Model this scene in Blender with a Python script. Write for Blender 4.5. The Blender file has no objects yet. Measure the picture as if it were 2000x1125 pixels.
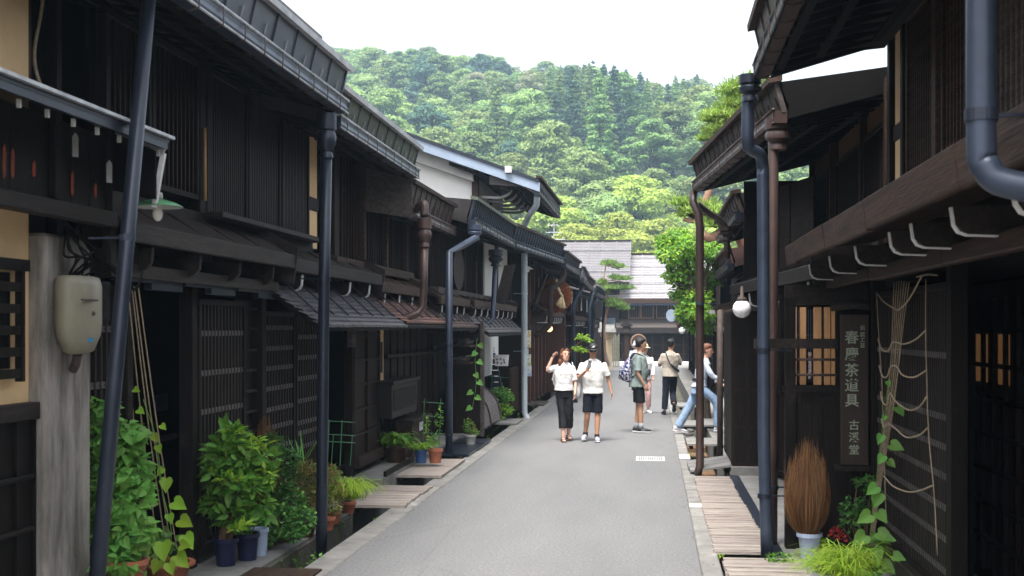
import bpy, math, random
import numpy as np
from mathutils import Vector, Matrix, Euler
random.seed(7); rng = np.random.default_rng(7)
PI = math.pi; R = math.radians
SC = bpy.context.scene; COL = SC.collection

# ------------------------------------------------------------------ camera
FPX = 2400.0; EYE = 2.03; YAW = math.atan(275 / FPX)
cd = bpy.data.cameras.new('camera'); cam = bpy.data.objects.new('camera', cd); COL.objects.link(cam)
cam.location = (0, 0, EYE); cam.rotation_euler = (PI / 2, 0, YAW)
cd.sensor_width = 36; cd.lens = FPX / 2000 * 36; cd.shift_y = 77.5 / 2000
cd.clip_end = 2000; cd.clip_start = .1
cd.dof.use_dof = True; cd.dof.focus_distance = 22.5; cd.dof.aperture_fstop = 5.0
SC.camera = cam
# ------------------------------------------------------------------ world and sun
SUN_EL, SUN_AZ = R(68), R(192)          # veiled sun, high behind the camera
w = bpy.data.worlds.new('World'); SC.world = w; w.use_nodes = True
nt = w.node_tree; nt.nodes.clear()
sky = nt.nodes.new('ShaderNodeTexSky'); sky.sky_type = 'NISHITA'; sky.sun_disc = False
sky.sun_elevation = SUN_EL; sky.sun_rotation = SUN_AZ; sky.air_density = 1.0; sky.dust_density = 4.0
hs = nt.nodes.new('ShaderNodeHueSaturation'); hs.inputs['Saturation'].default_value = .22
bg = nt.nodes.new('ShaderNodeBackground'); bg.inputs[1].default_value = .15
wo = nt.nodes.new('ShaderNodeOutputWorld')
nt.links.new(sky.outputs[0], hs.inputs['Color']); nt.links.new(hs.outputs[0], bg.inputs[0]); nt.links.new(bg.outputs[0], wo.inputs[0])
sl = bpy.data.lights.new('sun', 'SUN'); sl.energy = 2.1; sl.angle = R(22); sl.color = (1, .955, .89)
so = bpy.data.objects.new('sun', sl); COL.objects.link(so)
sd = Vector((math.sin(SUN_AZ) * math.cos(SUN_EL), math.cos(SUN_AZ) * math.cos(SUN_EL), math.sin(SUN_EL)))
so.rotation_euler = sd.to_track_quat('Z', 'Y').to_euler(); so.location = (-8, -10, 30)
SC.view_settings.view_transform = 'Standard'; SC.view_settings.look = 'None'
SC.view_settings.exposure = 1.62; SC.view_settings.gamma = 1
SC.cycles.max_bounces = 6; SC.cycles.diffuse_bounces = 3; SC.cycles.transparent_max_bounces = 8
SC.cycles.volume_bounces = 0; SC.cycles.use_denoising = True

# ------------------------------------------------------------------ place finding: a direction seen at photo pixel (u,v)
_F = (-math.sin(YAW), math.cos(YAW)); _R = (math.cos(YAW), math.sin(YAW))
def ray(u, v=640):
    s = (u - 1000) / FPX
    return _F[0] + _R[0] * s, _F[1] + _R[1] * s, (640 - v) / FPX
def onX(u, v, X):
    x, y, d = ray(u, v); t = X / x; return Vector((X, y * t, EYE + d * t))
def onY(u, v, Y):
    x, y, d = ray(u, v); t = Y / y; return Vector((x * t, Y, EYE + d * t))
def onG(u, v, z=0.):
    x, y, d = ray(u, v); t = (z - EYE) / d; return Vector((x * t, y * t, z))

# ------------------------------------------------------------------ materials
def _nodes(name):
    m = bpy.data.materials.new(name); m.use_nodes = True; t = m.node_tree
    return m, t, t.nodes, t.links, t.nodes['Principled BSDF']
def mat(name, c1, c2=None, rough=.7, scale=6., stretch=(1, 1, 1), metal=0., bump=0., bscale=None, spec=.4,
        rnd=0., detail=6., island=0., spots=None, transl=0., emis=None, lo=.3, hi=.7):
    """noise blend of two colours, optional per-object and per-leaf variation, bump and a third colour in patches"""
    m, t, N, L, P = _nodes(name)
    P.inputs['Roughness'].default_value = rough; P.inputs['Metallic'].default_value = metal
    P.inputs['Specular IOR Level'].default_value = spec
    tc = N.new('ShaderNodeTexCoord'); mp = N.new('ShaderNodeMapping'); mp.inputs['Scale'].default_value = stretch
    L.new(tc.outputs['Object'], mp.inputs[0])
    nz = N.new('ShaderNodeTexNoise'); nz.inputs['Scale'].default_value = scale; nz.inputs['Detail'].default_value = detail
    nz.inputs['Roughness'].default_value = .65
    L.new(mp.outputs[0], nz.inputs['Vector'])
    rp = N.new('ShaderNodeValToRGB'); rp.color_ramp.elements[0].position = lo; rp.color_ramp.elements[1].position = hi
    c2 = c2 or tuple(x * .7 for x in c1)
    rp.color_ramp.elements[0].color = (*c2, 1); rp.color_ramp.elements[1].color = (*c1, 1)
    L.new(nz.outputs[0], rp.inputs[0]); out = rp.outputs[0]
    if spots:
        col, sc_, thr = spots[:3]
        n2 = N.new('ShaderNodeTexNoise'); n2.inputs['Scale'].default_value = sc_; n2.inputs['Detail'].default_value = 8
        n2.inputs['Roughness'].default_value = .7
        L.new(tc.outputs['Object'], n2.inputs['Vector'])
        r2 = N.new('ShaderNodeValToRGB'); r2.color_ramp.elements[0].position = thr; r2.color_ramp.elements[1].position = thr + .09
        L.new(n2.outputs[0], r2.inputs[0])
        mx = N.new('ShaderNodeMix'); mx.data_type = 'RGBA'; L.new(r2.outputs[0], mx.inputs[0])
        L.new(out, mx.inputs[6]); mx.inputs[7].default_value = (*col, 1); out = mx.outputs[2]
    if rnd or island:
        src = N.new('ShaderNodeObjectInfo').outputs['Random'] if rnd else N.new('ShaderNodeNewGeometry').outputs['Random Per Island']
        amt = rnd or island
        mr = N.new('ShaderNodeMapRange'); mr.inputs[3].default_value = 1 - amt; mr.inputs[4].default_value = 1 + amt
        L.new(src, mr.inputs[0])
        hv = N.new('ShaderNodeHueSaturation'); L.new(mr.outputs[0], hv.inputs['Value']); L.new(out, hv.inputs['Color'])
        if island or transl:
            m3 = N.new('ShaderNodeMapRange'); m3.inputs[3].default_value = .482; m3.inputs[4].default_value = .52
            L.new(src, m3.inputs[0]); L.new(m3.outputs[0], hv.inputs['Hue'])
        out = hv.outputs[0]
    L.new(out, P.inputs['Base Color'])
    if bump:
        nb = N.new('ShaderNodeTexNoise'); nb.inputs['Scale'].default_value = bscale or scale * 4; nb.inputs['Detail'].default_value = 4
        L.new(mp.outputs[0], nb.inputs['Vector'])
        bp = N.new('ShaderNodeBump'); bp.inputs['Strength'].default_value = bump; bp.inputs['Distance'].default_value = .02
        L.new(nb.outputs[0], bp.inputs['Height']); L.new(bp.outputs[0], P.inputs['Normal'])
    if transl:
        tr = N.new('ShaderNodeBsdfTranslucent'); L.new(out, tr.inputs[0]); ms = N.new('ShaderNodeMixShader')
        ms.inputs[0].default_value = transl; L.new(P.outputs[0], ms.inputs[1]); L.new(tr.outputs[0], ms.inputs[2])
        L.new(ms.outputs[0], N['Material Output'].inputs[0])
    if emis:
        P.inputs['Emission Color'].default_value = (*emis[0], 1); P.inputs['Emission Strength'].default_value = emis[1]
    return m
V3 = (14, 14, .9)       # grain running up and down
H3 = (9, .6, 9)         # grain running along the street
M = {}
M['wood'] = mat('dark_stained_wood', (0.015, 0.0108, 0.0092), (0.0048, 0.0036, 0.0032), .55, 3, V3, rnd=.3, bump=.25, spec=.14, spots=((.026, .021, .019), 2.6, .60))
M['woodh'] = mat('dark_stained_beam', (0.04, 0.031, 0.027), (0.012, 0.0095, 0.0085), .5, 3, H3, rnd=.25, bump=.25, spec=.14, spots=((.048, .041, .037), 5, .60))  # colour raised above the plain dark wood to paint lit beam edges
M['slat'] = mat('charcoal_slat_wood', (0.036, 0.0295, 0.028), (0.015, 0.0125, 0.012), .5, 4, V3, rnd=.2, spec=.14)
M['rail'] = mat('worn_grey_rail_wood', (0.1, 0.088, 0.086), (0.045, 0.04, 0.039), .45, 9)
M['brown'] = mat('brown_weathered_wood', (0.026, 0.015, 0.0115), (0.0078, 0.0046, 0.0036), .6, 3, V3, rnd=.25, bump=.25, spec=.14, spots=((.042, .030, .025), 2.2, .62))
M['brownh'] = mat('brown_weathered_beam', (0.072, 0.043, 0.032), (0.022, 0.0135, 0.01), .6, 3, H3, rnd=.25, bump=.3, spec=.14, spots=((.085, .062, .052), 4, .64))  # brown wood again, lightened: light on the edges put into its colour
M['greyw'] = mat('silvered_grey_wood', (0.12, 0.1, 0.09), (0.04, 0.034, 0.031), .75, 3, H3, rnd=.2, bump=.4, spec=.14)
M['deck'] = mat('bleached_plank_wood', (0.41, 0.355, 0.32), (0.19, 0.155, 0.135), .8, 3.2, (.9, 16, 9), bump=.5, island=.14)
M['soffit'] = mat('sooty_soffit_wood', (0.005, 0.004, 0.0038), (0.0025, 0.002, 0.002), .7, 3, (6, 6, 6), spec=.14)  # near-black wood colour for soffit boards, rafters and one roof
M['shingle'] = mat('dull_grey_shingle', (.12, .12, .13), (.05, .05, .055), .42, 6)
M['cornice'] = mat('pale_grey_cornice', (.50, .49, .47), (.36, .35, .33), .8, 3)
M['slate'] = mat('slate_blue_fascia_metal', (.085, .090, .118), (.045, .048, .066), .35, 2.2, metal=.1, spots=((.11, .085, .07), 4, .66), rnd=.1)
M['trim'] = mat('pale_trim_metal', (.52, .52, .53), (.28, .28, .29), .5, 6)
M['metal'] = mat('blue_grey_painted_metal', (0.05, 0.066, 0.1), (0.028, 0.037, 0.06), .38, 3, (1, 1, 1), metal=.25, spots=((.13, .13, .13), 9, .66), rnd=.12)
M['metaldk'] = mat('dark_slate_painted_metal', (0.024, 0.031, 0.048), (0.013, 0.017, 0.028), .36, 3, metal=.25, spots=((.08, .07, .06), 7, .66), rnd=.12)
M['metalbr'] = mat('brown_painted_metal', (.085, .052, .045), (.045, .028, .025), .42, 3, metal=.2, spots=((.14, .11, .09), 8, .66), rnd=.12)
M['metalgn'] = mat('mossy_green_metal', (.085, .105, .075), (.055, .060, .052), .5, 2.5, metal=.1, spots=((.075, .05, .045), 3, .55))
M['metalpale'] = mat('pale_blue_sheet_metal', (.30, .37, .47), (.22, .27, .35), .45, 2, spots=((.2, .2, .2), 8, .66))
M['lip'] = mat('worn_silver_edge', (.55, .56, .58), (.20, .205, .22), .35, 7, metal=.15)  # bright colour paints the gutter highlights; also silver drips, rails and masts
M['zinc'] = mat('light_grey_pipe', (.34, .39, .42), (.24, .28, .30), .45, 4)
M['roof'] = mat('grey_sheet_roof', (0.21, 0.195, 0.205), (0.15, 0.14, 0.145), .55, 1.5, spots=((.12, .10, .09), 3, .66))
M['roofd'] = mat('dark_sheet_roof', (0.036, 0.033, 0.033), (0.02, 0.018, 0.018), .6, 3, spec=.14)
M['roofpale'] = mat('pale_sheet_roof', (.34, .32, .325), (.26, .245, .25), .55, 1.5)
M['roofred'] = mat('dull_red_roof', (0.1, 0.052, 0.044), (0.06, 0.034, 0.03), .65, 5)
M['yellow'] = mat('ochre_plaster', (.82, .58, .32), (.70, .48, .25), .9, 3, bump=.15, bscale=60, spots=((.50, .33, .17), 2.2, .68))
M['ochre_d'] = mat('brown_ochre_plaster', (.16, .085, .035), (.10, .055, .025), .9, 3)  # darker copy of the ochre plaster, shadow put into its colour
M['white'] = mat('white_plaster', (.80, .79, .76), (.70, .69, .66), .9, 2, bump=.1, bscale=50)
M['wpaint'] = mat('white_painted_ends', (.74, .74, .73), (.5, .5, .5), .6, 12)
M['concrete'] = mat('stained_concrete', (.27, .26, .245), (.15, .145, .135), .9, 3, bump=.4, bscale=40, spots=((.40, .39, .37), 3, .60))
M['pillar'] = mat('streaked_concrete_pillar', (0.33, 0.3, 0.27), (0.085, 0.077, 0.065), .9, 2.2, (2.4, 2.4, .5), bump=.4, bscale=30, lo=.36, hi=.62)
M['slab'] = mat('pale_stone_slab', (.25, .245, .235), (.15, .145, .14), .85, 3, bump=.3, bscale=50, spots=((.10, .095, .085), 4, .63))
M['moss'] = mat('mossy_ditch_wall', (.135, .125, .105), (.055, .05, .04), .95, 3, bump=.6, bscale=24, spots=((.10, .13, .025), 3.1, .55))
M['rustmoss'] = mat('rusty_ditch_wall', (.20, .10, .045), (.09, .075, .05), .95, 4, bump=.6, bscale=24, spots=((.10, .12, .03), 4.1, .55))
M['black'] = mat('deep_shadowed_wood', (0.0035, 0.003, 0.003), (0.002, 0.0018, 0.0018), .8, 3, spec=.14)  # near-black paints the darkness of interiors; also black cables and lettering
M['glass'] = mat('dark_window_glass', (.02, .022, .025), (.012, .012, .014), .08, 2, spec=.6)
M['paper'] = mat('amber_paper_screen', (.55, .40, .24), (.45, .32, .19), .9, 3, emis=((1, .55, .25), .10))
M['amber'] = mat('warm_lit_interior', (0.17, 0.09, 0.045), (0.09, 0.045, 0.02), .8, 5, emis=((1, .5, .2), .025))
M['orange'] = mat('fresh_orange_timber', (.58, .34, .17), (.40, .20, .09), .6, 3, V3, emis=((1, .55, .25), .025))  # slight glow added so the timber behind the window looks lit
M['globe'] = mat('milky_globe_glass', (.85, .85, .87), (.82, .82, .84), .25, 2, spec=.5)
M['enamel'] = mat('green_enamel', (.10, .28, .14), (.07, .2, .1), .3, 5, spots=((.25, .4, .3), 9, .62))
M['enamelw'] = mat('white_enamel', (.7, .7, .66), (.5, .49, .44), .4, 5)
M['bulb'] = mat('clear_bulb_glass', (.8, .78, .72), (.7, .68, .62), .1, 2)
M['iron'] = mat('rusty_iron', (.10, .07, .06), (.05, .035, .03), .7, 12)
M['beige'] = mat('aged_beige_plastic', (.31, .285, .21), (.21, .19, .14), .45, 3, (2, 2, .7), spots=((.2, .17, .12), 5, .64))
M['navy'] = mat('navy_plastic', (.018, .022, .075), (.014, .017, .06), .35, 3)
M['bluepot'] = mat('glazed_blue_pot', (.05, .11, .28), (.035, .08, .2), .3, 5)
M['palepot'] = mat('pale_blue_plastic', (.46, .55, .74), (.38, .46, .62), .45, 3)
M['terra'] = mat('terracotta', (.44, .16, .085), (.30, .10, .055), .8, 4, spots=((.4, .3, .25), 6, .66))
M['brownpot'] = mat('brown_ceramic', (.08, .04, .025), (.05, .026, .018), .35, 5)
M['greypot'] = mat('grey_white_pot', (.45, .45, .43), (.3, .3, .28), .7, 5)
M['soil'] = mat('potting_soil', (.035, .022, .015), (.02, .012, .008), .95, 20)
M['rope'] = mat('straw_rope', (0.52, 0.42, 0.3), (0.3, 0.23, 0.15), .95, 30, bump=.5, bscale=90)
M['cane'] = mat('dry_cane', (.22, .13, .08), (.12, .07, .045), .8, 14)
M['greenstake'] = mat('green_garden_stake', (0.06, 0.2, 0.09), (0.04, 0.14, 0.06), .5, 9)
M['trunk'] = mat('bark', (.075, .055, .04), (.035, .026, .02), .95, 6, (3, 3, .6), bump=.7)
M['pinetrunk'] = mat('pale_pine_bark', (.42, .26, .17), (.22, .12, .08), .9, 5, bump=.7)
def leafmat(n, a, b, **k): return mat(n, a, b, .5, 1.2, island=k.pop('isl', .28), transl=k.pop('tr', .35), spec=.35, **k)
M['leaf'] = leafmat('fresh_green_leaf', (0.19, 0.4, 0.055), (0.1, 0.24, 0.04))
M['leafd'] = leafmat('deep_green_leaf', (0.085, 0.22, 0.045), (0.045, 0.125, 0.028))
M['leafy'] = leafmat('yellow_green_leaf', (0.36, 0.54, 0.05), (0.22, 0.4, 0.04))
M['leafr'] = leafmat('reddish_leaf', (.42, .24, .10), (.22, .20, .06))
M['leafw'] = leafmat('climber_leaf', (0.23, 0.47, 0.09), (0.14, 0.33, 0.07))
M['broom'] = leafmat('dry_broom_stem', (0.27, 0.135, 0.055), (0.14, 0.062, 0.026), tr=.15)
M['red'] = leafmat('red_flower', (.35, .02, .02), (.2, .01, .01))
M['pine'] = leafmat('pine_needle', (.24, .36, .09), (.14, .25, .06))
M['pinel'] = leafmat('bright_pine_needle', (.34, .46, .09), (.2, .34, .06))
for n, a, b in (('f1', (0.27, 0.4, 0.12), (0.13, 0.21, 0.075)), ('f2', (0.36, 0.47, 0.15), (0.2, 0.285, 0.1)), ('f3', (0.12, 0.225, 0.13), (0.06, 0.12, 0.075)),
                ('f4', (0.5, 0.6, 0.11), (0.31, 0.42, 0.08)), ('f5', (0.42, 0.42, 0.24), (0.25, 0.26, 0.14))):
    M[n] = mat('forest_leaves_' + n, a, b, .6, .35, rnd=.22, transl=.3, spec=.2)
# asphalt with fine grain, faint wheel wear and damp patches
m, t, N, L, P = _nodes('worn_asphalt'); P.inputs['Roughness'].default_value = .85
tc = N.new('ShaderNodeTexCoord')
def _nz(s, d=6, st=(1, 1, 1)):
    mp = N.new('ShaderNodeMapping'); mp.inputs['Scale'].default_value = st; L.new(tc.outputs['Object'], mp.inputs[0])
    q = N.new('ShaderNodeTexNoise'); q.inputs['Scale'].default_value = s; q.inputs['Detail'].default_value = d; L.new(mp.outputs[0], q.inputs['Vector']); return q.outputs[0]
r1 = N.new('ShaderNodeValToRGB'); r1.color_ramp.elements[0].color = (.142, .142, .145, 1); r1.color_ramp.elements[1].color = (.168, .167, .167, 1)
r1.color_ramp.elements[0].position = .35; r1.color_ramp.elements[1].position = .65; L.new(_nz(.9, 5, (1.6, .35, 1)), r1.inputs[0])
r2 = N.new('ShaderNodeValToRGB'); r2.color_ramp.elements[0].color = (.62, .62, .62, 1); r2.color_ramp.elements[1].color = (1.3, 1.3, 1.3, 1)
r2.color_ramp.elements[0].position = .38; r2.color_ramp.elements[1].position = .62; L.new(_nz(38, 4), r2.inputs[0])
mx = N.new('ShaderNodeMix'); mx.data_type = 'RGBA'; mx.blend_type = 'MULTIPLY'; mx.inputs[0].default_value = .5
L.new(r1.outputs[0], mx.inputs[6]); L.new(r2.outputs[0], mx.inputs[7])
# a few thin cracks
vo = N.new('ShaderNodeTexVoronoi'); vo.feature = 'DISTANCE_TO_EDGE'; vo.inputs['Scale'].default_value = .55
mpv = N.new('ShaderNodeMapping'); L.new(tc.outputs['Object'], mpv.inputs[0]); L.new(mpv.outputs[0], vo.inputs['Vector'])
r3 = N.new('ShaderNodeValToRGB'); r3.color_ramp.elements[0].color = (.72, .72, .72, 1); r3.color_ramp.elements[1].color = (1, 1, 1, 1)
r3.color_ramp.elements[0].position = 0; r3.color_ramp.elements[1].position = .006; L.new(vo.outputs['Distance'], r3.inputs[0])
mx2 = N.new('ShaderNodeMix'); mx2.data_type = 'RGBA'; mx2.blend_type = 'MULTIPLY'; mx2.inputs[0].default_value = .5
L.new(mx.outputs[2], mx2.inputs[6]); L.new(r3.outputs[0], mx2.inputs[7]); L.new(mx2.outputs[2], P.inputs['Base Color'])
bp = N.new('ShaderNodeBump'); bp.inputs['Strength'].default_value = .5; bp.inputs['Distance'].default_value = .01
L.new(_nz(110, 2), bp.inputs['Height']); L.new(bp.outputs[0], P.inputs['Normal']); M['asphalt'] = m

# ------------------------------------------------------------------ mesh collecting
class MB:
    def __init__(s): s.v = []; s.f = []; s.fr = None
    def frame(s, p0=None, p1=None, out=1):
        """local u along p0->p1, w to the street side (out=+1: +X for a line running +Y), z up"""
        if p0 is None: s.fr = None; return s
        a = Vector((p0[0], p0[1])); d = (Vector((p1[0], p1[1])) - a).normalized(); n = Vector((d.y, -d.x)) * out
        s.fr = (a, d, n); return s
    def _a(s, pts, faces):
        b = len(s.v)
        if s.fr:
            a, d, n = s.fr; pts = [(a.x + d.x * p[0] + n.x * p[1], a.y + d.y * p[0] + n.y * p[1], p[2]) for p in pts]
        s.v.extend(tuple(p) for p in pts); s.f.extend(tuple(b + i for i in q) for q in faces); return s
    def hexa(s, p):   # eight corners: bottom ring then top ring
        return s._a(p, [(3, 2, 1, 0), (4, 5, 6, 7), (0, 1, 5, 4), (1, 2, 6, 5), (2, 3, 7, 6), (3, 0, 4, 7)])
    def box(s, x0, x1, y0, y1, z0, z1):
        return s.hexa([(x0, y0, z0), (x1, y0, z0), (x1, y1, z0), (x0, y1, z0), (x0, y0, z1), (x1, y0, z1), (x1, y1, z1), (x0, y1, z1)])
    def beam(s, a, b, w, h, up=(0, 0, 1)):
        a = Vector(a); b = Vector(b); d = (b - a).normalized(); r = d.cross(Vector(up))
        if r.length < 1e-4: r = d.cross(Vector((0, 1, 0)))
        r.normalize(); q = r.cross(d); r = r * w / 2; q = q * h / 2
        return s.hexa([a - r - q, a + r - q, b + r - q, b - r - q, a - r + q, a + r + q, b + r + q, b - r + q])
    def quad(s, *p): return s._a(p, [tuple(range(len(p)))])
    def prism(s, poly, d):   # polygon extruded by vector d
        n = len(poly); d = Vector(d); p = [Vector(q) for q in poly] + [Vector(q) + d for q in poly]
        return s._a(p, [tuple(range(n - 1, -1, -1)), tuple(range(n, 2 * n))] + [(i, (i + 1) % n, n + (i + 1) % n, n + i) for i in range(n)])
    def tube(s, pts, r, n=8, cap=True, flat=None):
        pts = [Vector(p) for p in pts]; k = len(pts); rs = r if isinstance(r, (list, tuple)) else [r] * k
        V = []; ref = None
        for i, p in enumerate(pts):
            t = (pts[min(i + 1, k - 1)] - pts[max(i - 1, 0)]).normalized()
            if ref is None: ref = t.cross(Vector((0, 0, 1)) if abs(t.z) < .9 else Vector((1, 0, 0))).normalized()
            ref = (ref - t * ref.dot(t)).normalized(); q = t.cross(ref)
            for j in range(n):
                a = 2 * PI * j / n; V.append(p + ref * rs[i] * math.cos(a) + q * rs[i] * (flat or 1) * math.sin(a))
        F = [(i * n + j, i * n + (j + 1) % n, (i + 1) * n + (j + 1) % n, (i + 1) * n + j) for i in range(k - 1) for j in range(n)]
        if cap: F += [tuple(range(n - 1, -1, -1)), tuple((k - 1) * n + j for j in range(n))]
        return s._a(V, F)
    def loft(s, rings, n=14):    # rings: (centre, xaxis*rx, yaxis*ry)
        V = []
        for c, ax, ay in rings:
            for j in range(n):
                a = 2 * PI * j / n; V.append(Vector(c) + Vector(ax) * math.cos(a) + Vector(ay) * math.sin(a))
        k = len(rings)
        F = [(i * n + j, i * n + (j + 1) % n, (i + 1) * n + (j + 1) % n, (i + 1) * n + j) for i in range(k - 1) for j in range(n)]
        F += [tuple(range(n - 1, -1, -1)), tuple((k - 1) * n + j for j in range(n))]
        return s._a(V, F)
    def lathe(s, c, prof, n=20, sx=1, sy=1):
        c = Vector(c); return s.loft([(c + Vector((0, 0, z)), (r * sx, 0, 0), (0, r * sy, 0)) for r, z in prof], n)
    def ball(s, c, rx, ry=None, rz=None, n=12, rot=None):
        ry = ry or rx; rz = rz or rx; c = Vector(c); rot = rot or Matrix.Identity(3); rg = []
        for i in range(n // 2 + 1):
            a = -PI / 2 + PI * i / (n // 2); q = max(math.cos(a), .02)
            rg.append((c + rot @ Vector((0, 0, rz * math.sin(a))), rot @ Vector((rx * q, 0, 0)), rot @ Vector((0, ry * q, 0))))
        return s.loft(rg, n)
    def build(s, name, material, parent=None, smooth=False, bevel=0, auto=False):
        off = Vector((0, 0, 0)); q = parent
        while q is not None: off += q.location; q = q.parent
        me = bpy.data.meshes.new(name); me.from_pydata([(v[0] - off.x, v[1] - off.y, v[2] - off.z) for v in s.v], [], s.f)
        ms = material if isinstance(material, list) else [material]
        for k in ms: me.materials.append(M[k] if isinstance(k, str) else k)
        if smooth: me.polygons.foreach_set('use_smooth', [True] * len(me.polygons))
        if auto: me.set_sharp_from_angle(angle=R(40))
        me.update(); o = bpy.data.objects.new(name, me); COL.objects.link(o)
        if parent: o.parent = parent
        if bevel:
            b = o.modifiers.new('bevel', 'BEVEL'); b.width = bevel; b.segments = 1; b.limit_method = 'ANGLE'
        return o
def tag(o, label=None, cat=None, group=None, kind=None):
    if label: o['label'] = label
    if cat: o['category'] = cat
    if group: o['group'] = group
    if kind: o['kind'] = kind
    return o
def thing(name, label, cat, loc=(0, 0, 0), group=None):
    o = bpy.data.objects.new(name, None); COL.objects.link(o); o.location = loc; o.empty_display_size = .2
    return tag(o, label, cat, group)
def struct(o): o['kind'] = 'structure'; return o
def smooth_pts(pts, k=6):    # Catmull-Rom
    pts = [Vector(p) for p in pts]; q = [pts[0] * 2 - pts[1]] + pts + [pts[-1] * 2 - pts[-2]]; out = []
    for i in range(1, len(q) - 2):
        for j in range(k):
            t = j / k; a, b, c, d = q[i - 1:i + 3]
            out.append(.5 * ((2 * b) + (c - a) * t + (2 * a - 5 * b + 4 * c - d) * t * t + (3 * b - a - 3 * c + d) * t ** 3))
    return out + [pts[-1]]
def numesh(name, co, faces_per, nv, parent, materials, smooth=False, extra=None):
    """co (N,nv,3) with a list of faces per leaf; fast build"""
    n = len(co); verts = co.reshape(-1, 3)
    if parent is not None:
        off = Vector((0, 0, 0)); q = parent
        while q is not None: off += q.location; q = q.parent
        verts = verts - np.array(off)
    fs = []
    for fc in faces_per: fs.append((np.arange(n)[:, None] * nv + np.array(fc)[None, :]))
    me = bpy.data.meshes.new(name); loops = np.concatenate([f.reshape(-1) for f in fs]); cnt = np.concatenate([np.full(n, f.shape[1]) for f in fs])
    nvx = len(verts)
    mi = np.zeros(len(cnt), int)
    if extra is not None:
        mb = extra; ev = np.array(mb.v, float).reshape(-1, 3)
        verts = np.concatenate([verts, ev]); loops = np.concatenate([loops] + [np.array(f) + nvx for f in mb.f])
        cnt = np.concatenate([cnt, np.array([len(f) for f in mb.f])]); mi = np.concatenate([mi, np.ones(len(mb.f), int)])
    me.vertices.add(len(verts)); me.vertices.foreach_set('co', verts.reshape(-1).astype(np.float32))
    me.loops.add(len(loops)); me.loops.foreach_set('vertex_index', loops.astype(np.int32))
    me.polygons.add(len(cnt)); st = np.concatenate([[0], np.cumsum(cnt)[:-1]])
    me.polygons.foreach_set('loop_start', st.astype(np.int32))
    for k in materials: me.materials.append(M[k])
    me.polygons.foreach_set('material_index', mi.astype(np.int32))
    me.update(calc_edges=True); me.validate()
    if smooth: me.polygons.foreach_set('use_smooth', [True] * len(me.polygons))
    return me
def link(me, name, parent=None):
    o = bpy.data.objects.new(name, me); COL.objects.link(o)
    if parent: o.parent = parent
    return o
def _unit(a): return a / np.maximum(np.linalg.norm(a, axis=-1, keepdims=True), 1e-9)
def leaf_co(c, d, nrm, ln, wd, fold=.25, heart=False, droop=.2):
    """c base points, d directions, nrm normals -> 6-point folded leaves (N,6,3)"""
    d = _unit(d); nrm = _unit(nrm - d * (nrm * d).sum(-1, keepdims=True)); s = np.cross(d, nrm); ln = ln[:, None]; wd = wd[:, None]
    a = (-.12, .10, .62) if heart else (.0, .28, .66); wi = (.42, .55, .34) if heart else (.0, .5, .38)
    P0 = c; P3 = c + d * ln - nrm * ln * droop
    def pt(k, sg, t): return c + d * ln * t - nrm * ln * droop * t * t + s * wd * sg * k + nrm * wd * fold * k
    L1, L2 = pt(.5 if not heart else .52, 1, .28 if not heart else .05), pt(.40, 1, .66)
    R1, R2 = pt(.5 if not heart else .52, -1, .28 if not heart else .05), pt(.40, -1, .66)
    return np.stack([P0, L1, L2, P3, R2, R1], 1)
LF = [(0, 1, 2, 3), (0, 3, 4, 5)]
HF = [(0, 1, 2, 3, 4, 5, 6), (0, 6, 7, 8, 9, 10, 11)]
def heart_co(c, d, nrm, ln, wd, fold=.22, droop=.22):
    d = _unit(d); nrm = _unit(nrm - d * (nrm * d).sum(-1, keepdims=True)); s = np.cross(d, nrm); ln = ln[:, None]; wd = wd[:, None]
    pt = lambda t, k, sg: c + d * ln * t - nrm * ln * droop * t * abs(t) + s * wd * sg * k + nrm * wd * fold * k
    pr = ((-.13, .20), (-.06, .42), (.20, .54), (.52, .40), (.80, .16))
    return np.stack([c] + [pt(t, k, 1) for t, k in pr] + [pt(1, 0, 1)] + [pt(t, k, -1) for t, k in pr[::-1]], 1)
def rdir(n):
    v = rng.normal(size=(n, 3)); return _unit(v)

# ================================================================== SETTING
def sheet(name, mt, x0, x1, y0, y1, z0, z1):
    return struct(MB().box(x0, x1, y0, y1, z0, z1).build(name, mt))
sheet('ground', 'moss', -340, 250, -18, 605, -1.2, -.46)
sheet('road', 'asphalt', -2.66, .40, -6, 66, -.455, 0)
mb = MB(); mb2 = MB()
y = -6.
while y < 66:
    l = random.uniform(.95, 1.25); j = random.uniform(-.006, .006)
    mb.box(-2.92 + j, -2.664, y, y + l - .012, -.455, .012 + j); mb2.box(.404, .575 + j, y, y + l - .012, -.455, .014 - j); y += l
struct(mb.build('kerb_left', 'concrete', bevel=.012)); struct(mb2.build('kerb_right', 'concrete', bevel=.012))
mb = MB()
for u0, u1, v0, v1 in ((1325, 1353, 897, 888), (1341, 1374, 991, 985)):
    a = onG(u0, v0, .02); b = onG(u1, v1, .02); mb.box(.41, .57, a.y, max(b.y, a.y + .18), .02, .026)
struct(mb.build('kerb_patch', 'wpaint'))
# pavements in front of the houses
for nm, mt, x0, x1, y0, y1, z in (('pavement', 'slab', -4.7, -3.3, -2, 13.3, 0.0), ('pavement', 'slab', -4.7, -3.42, 13.304, 15.3, -.02),
                                 ('pavement', 'concrete', -4.7, -3.42, 15.304, 22.2, .10), ('pavement', 'slab', -4.7, -3.3, 22.204, 66, .02),
                                 ('pavement', 'slab', 1.16, 5, 2, 17, .02), ('pavement', 'concrete', 1.05, 5, 17.004, 66, .06)):
    sheet(nm, mt, x0, x1, y0, y1, -.455, z)
sheet('pavement_edge', 'metaldk', 1.0, 1.156, 2, 17, -.455, .024)
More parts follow.
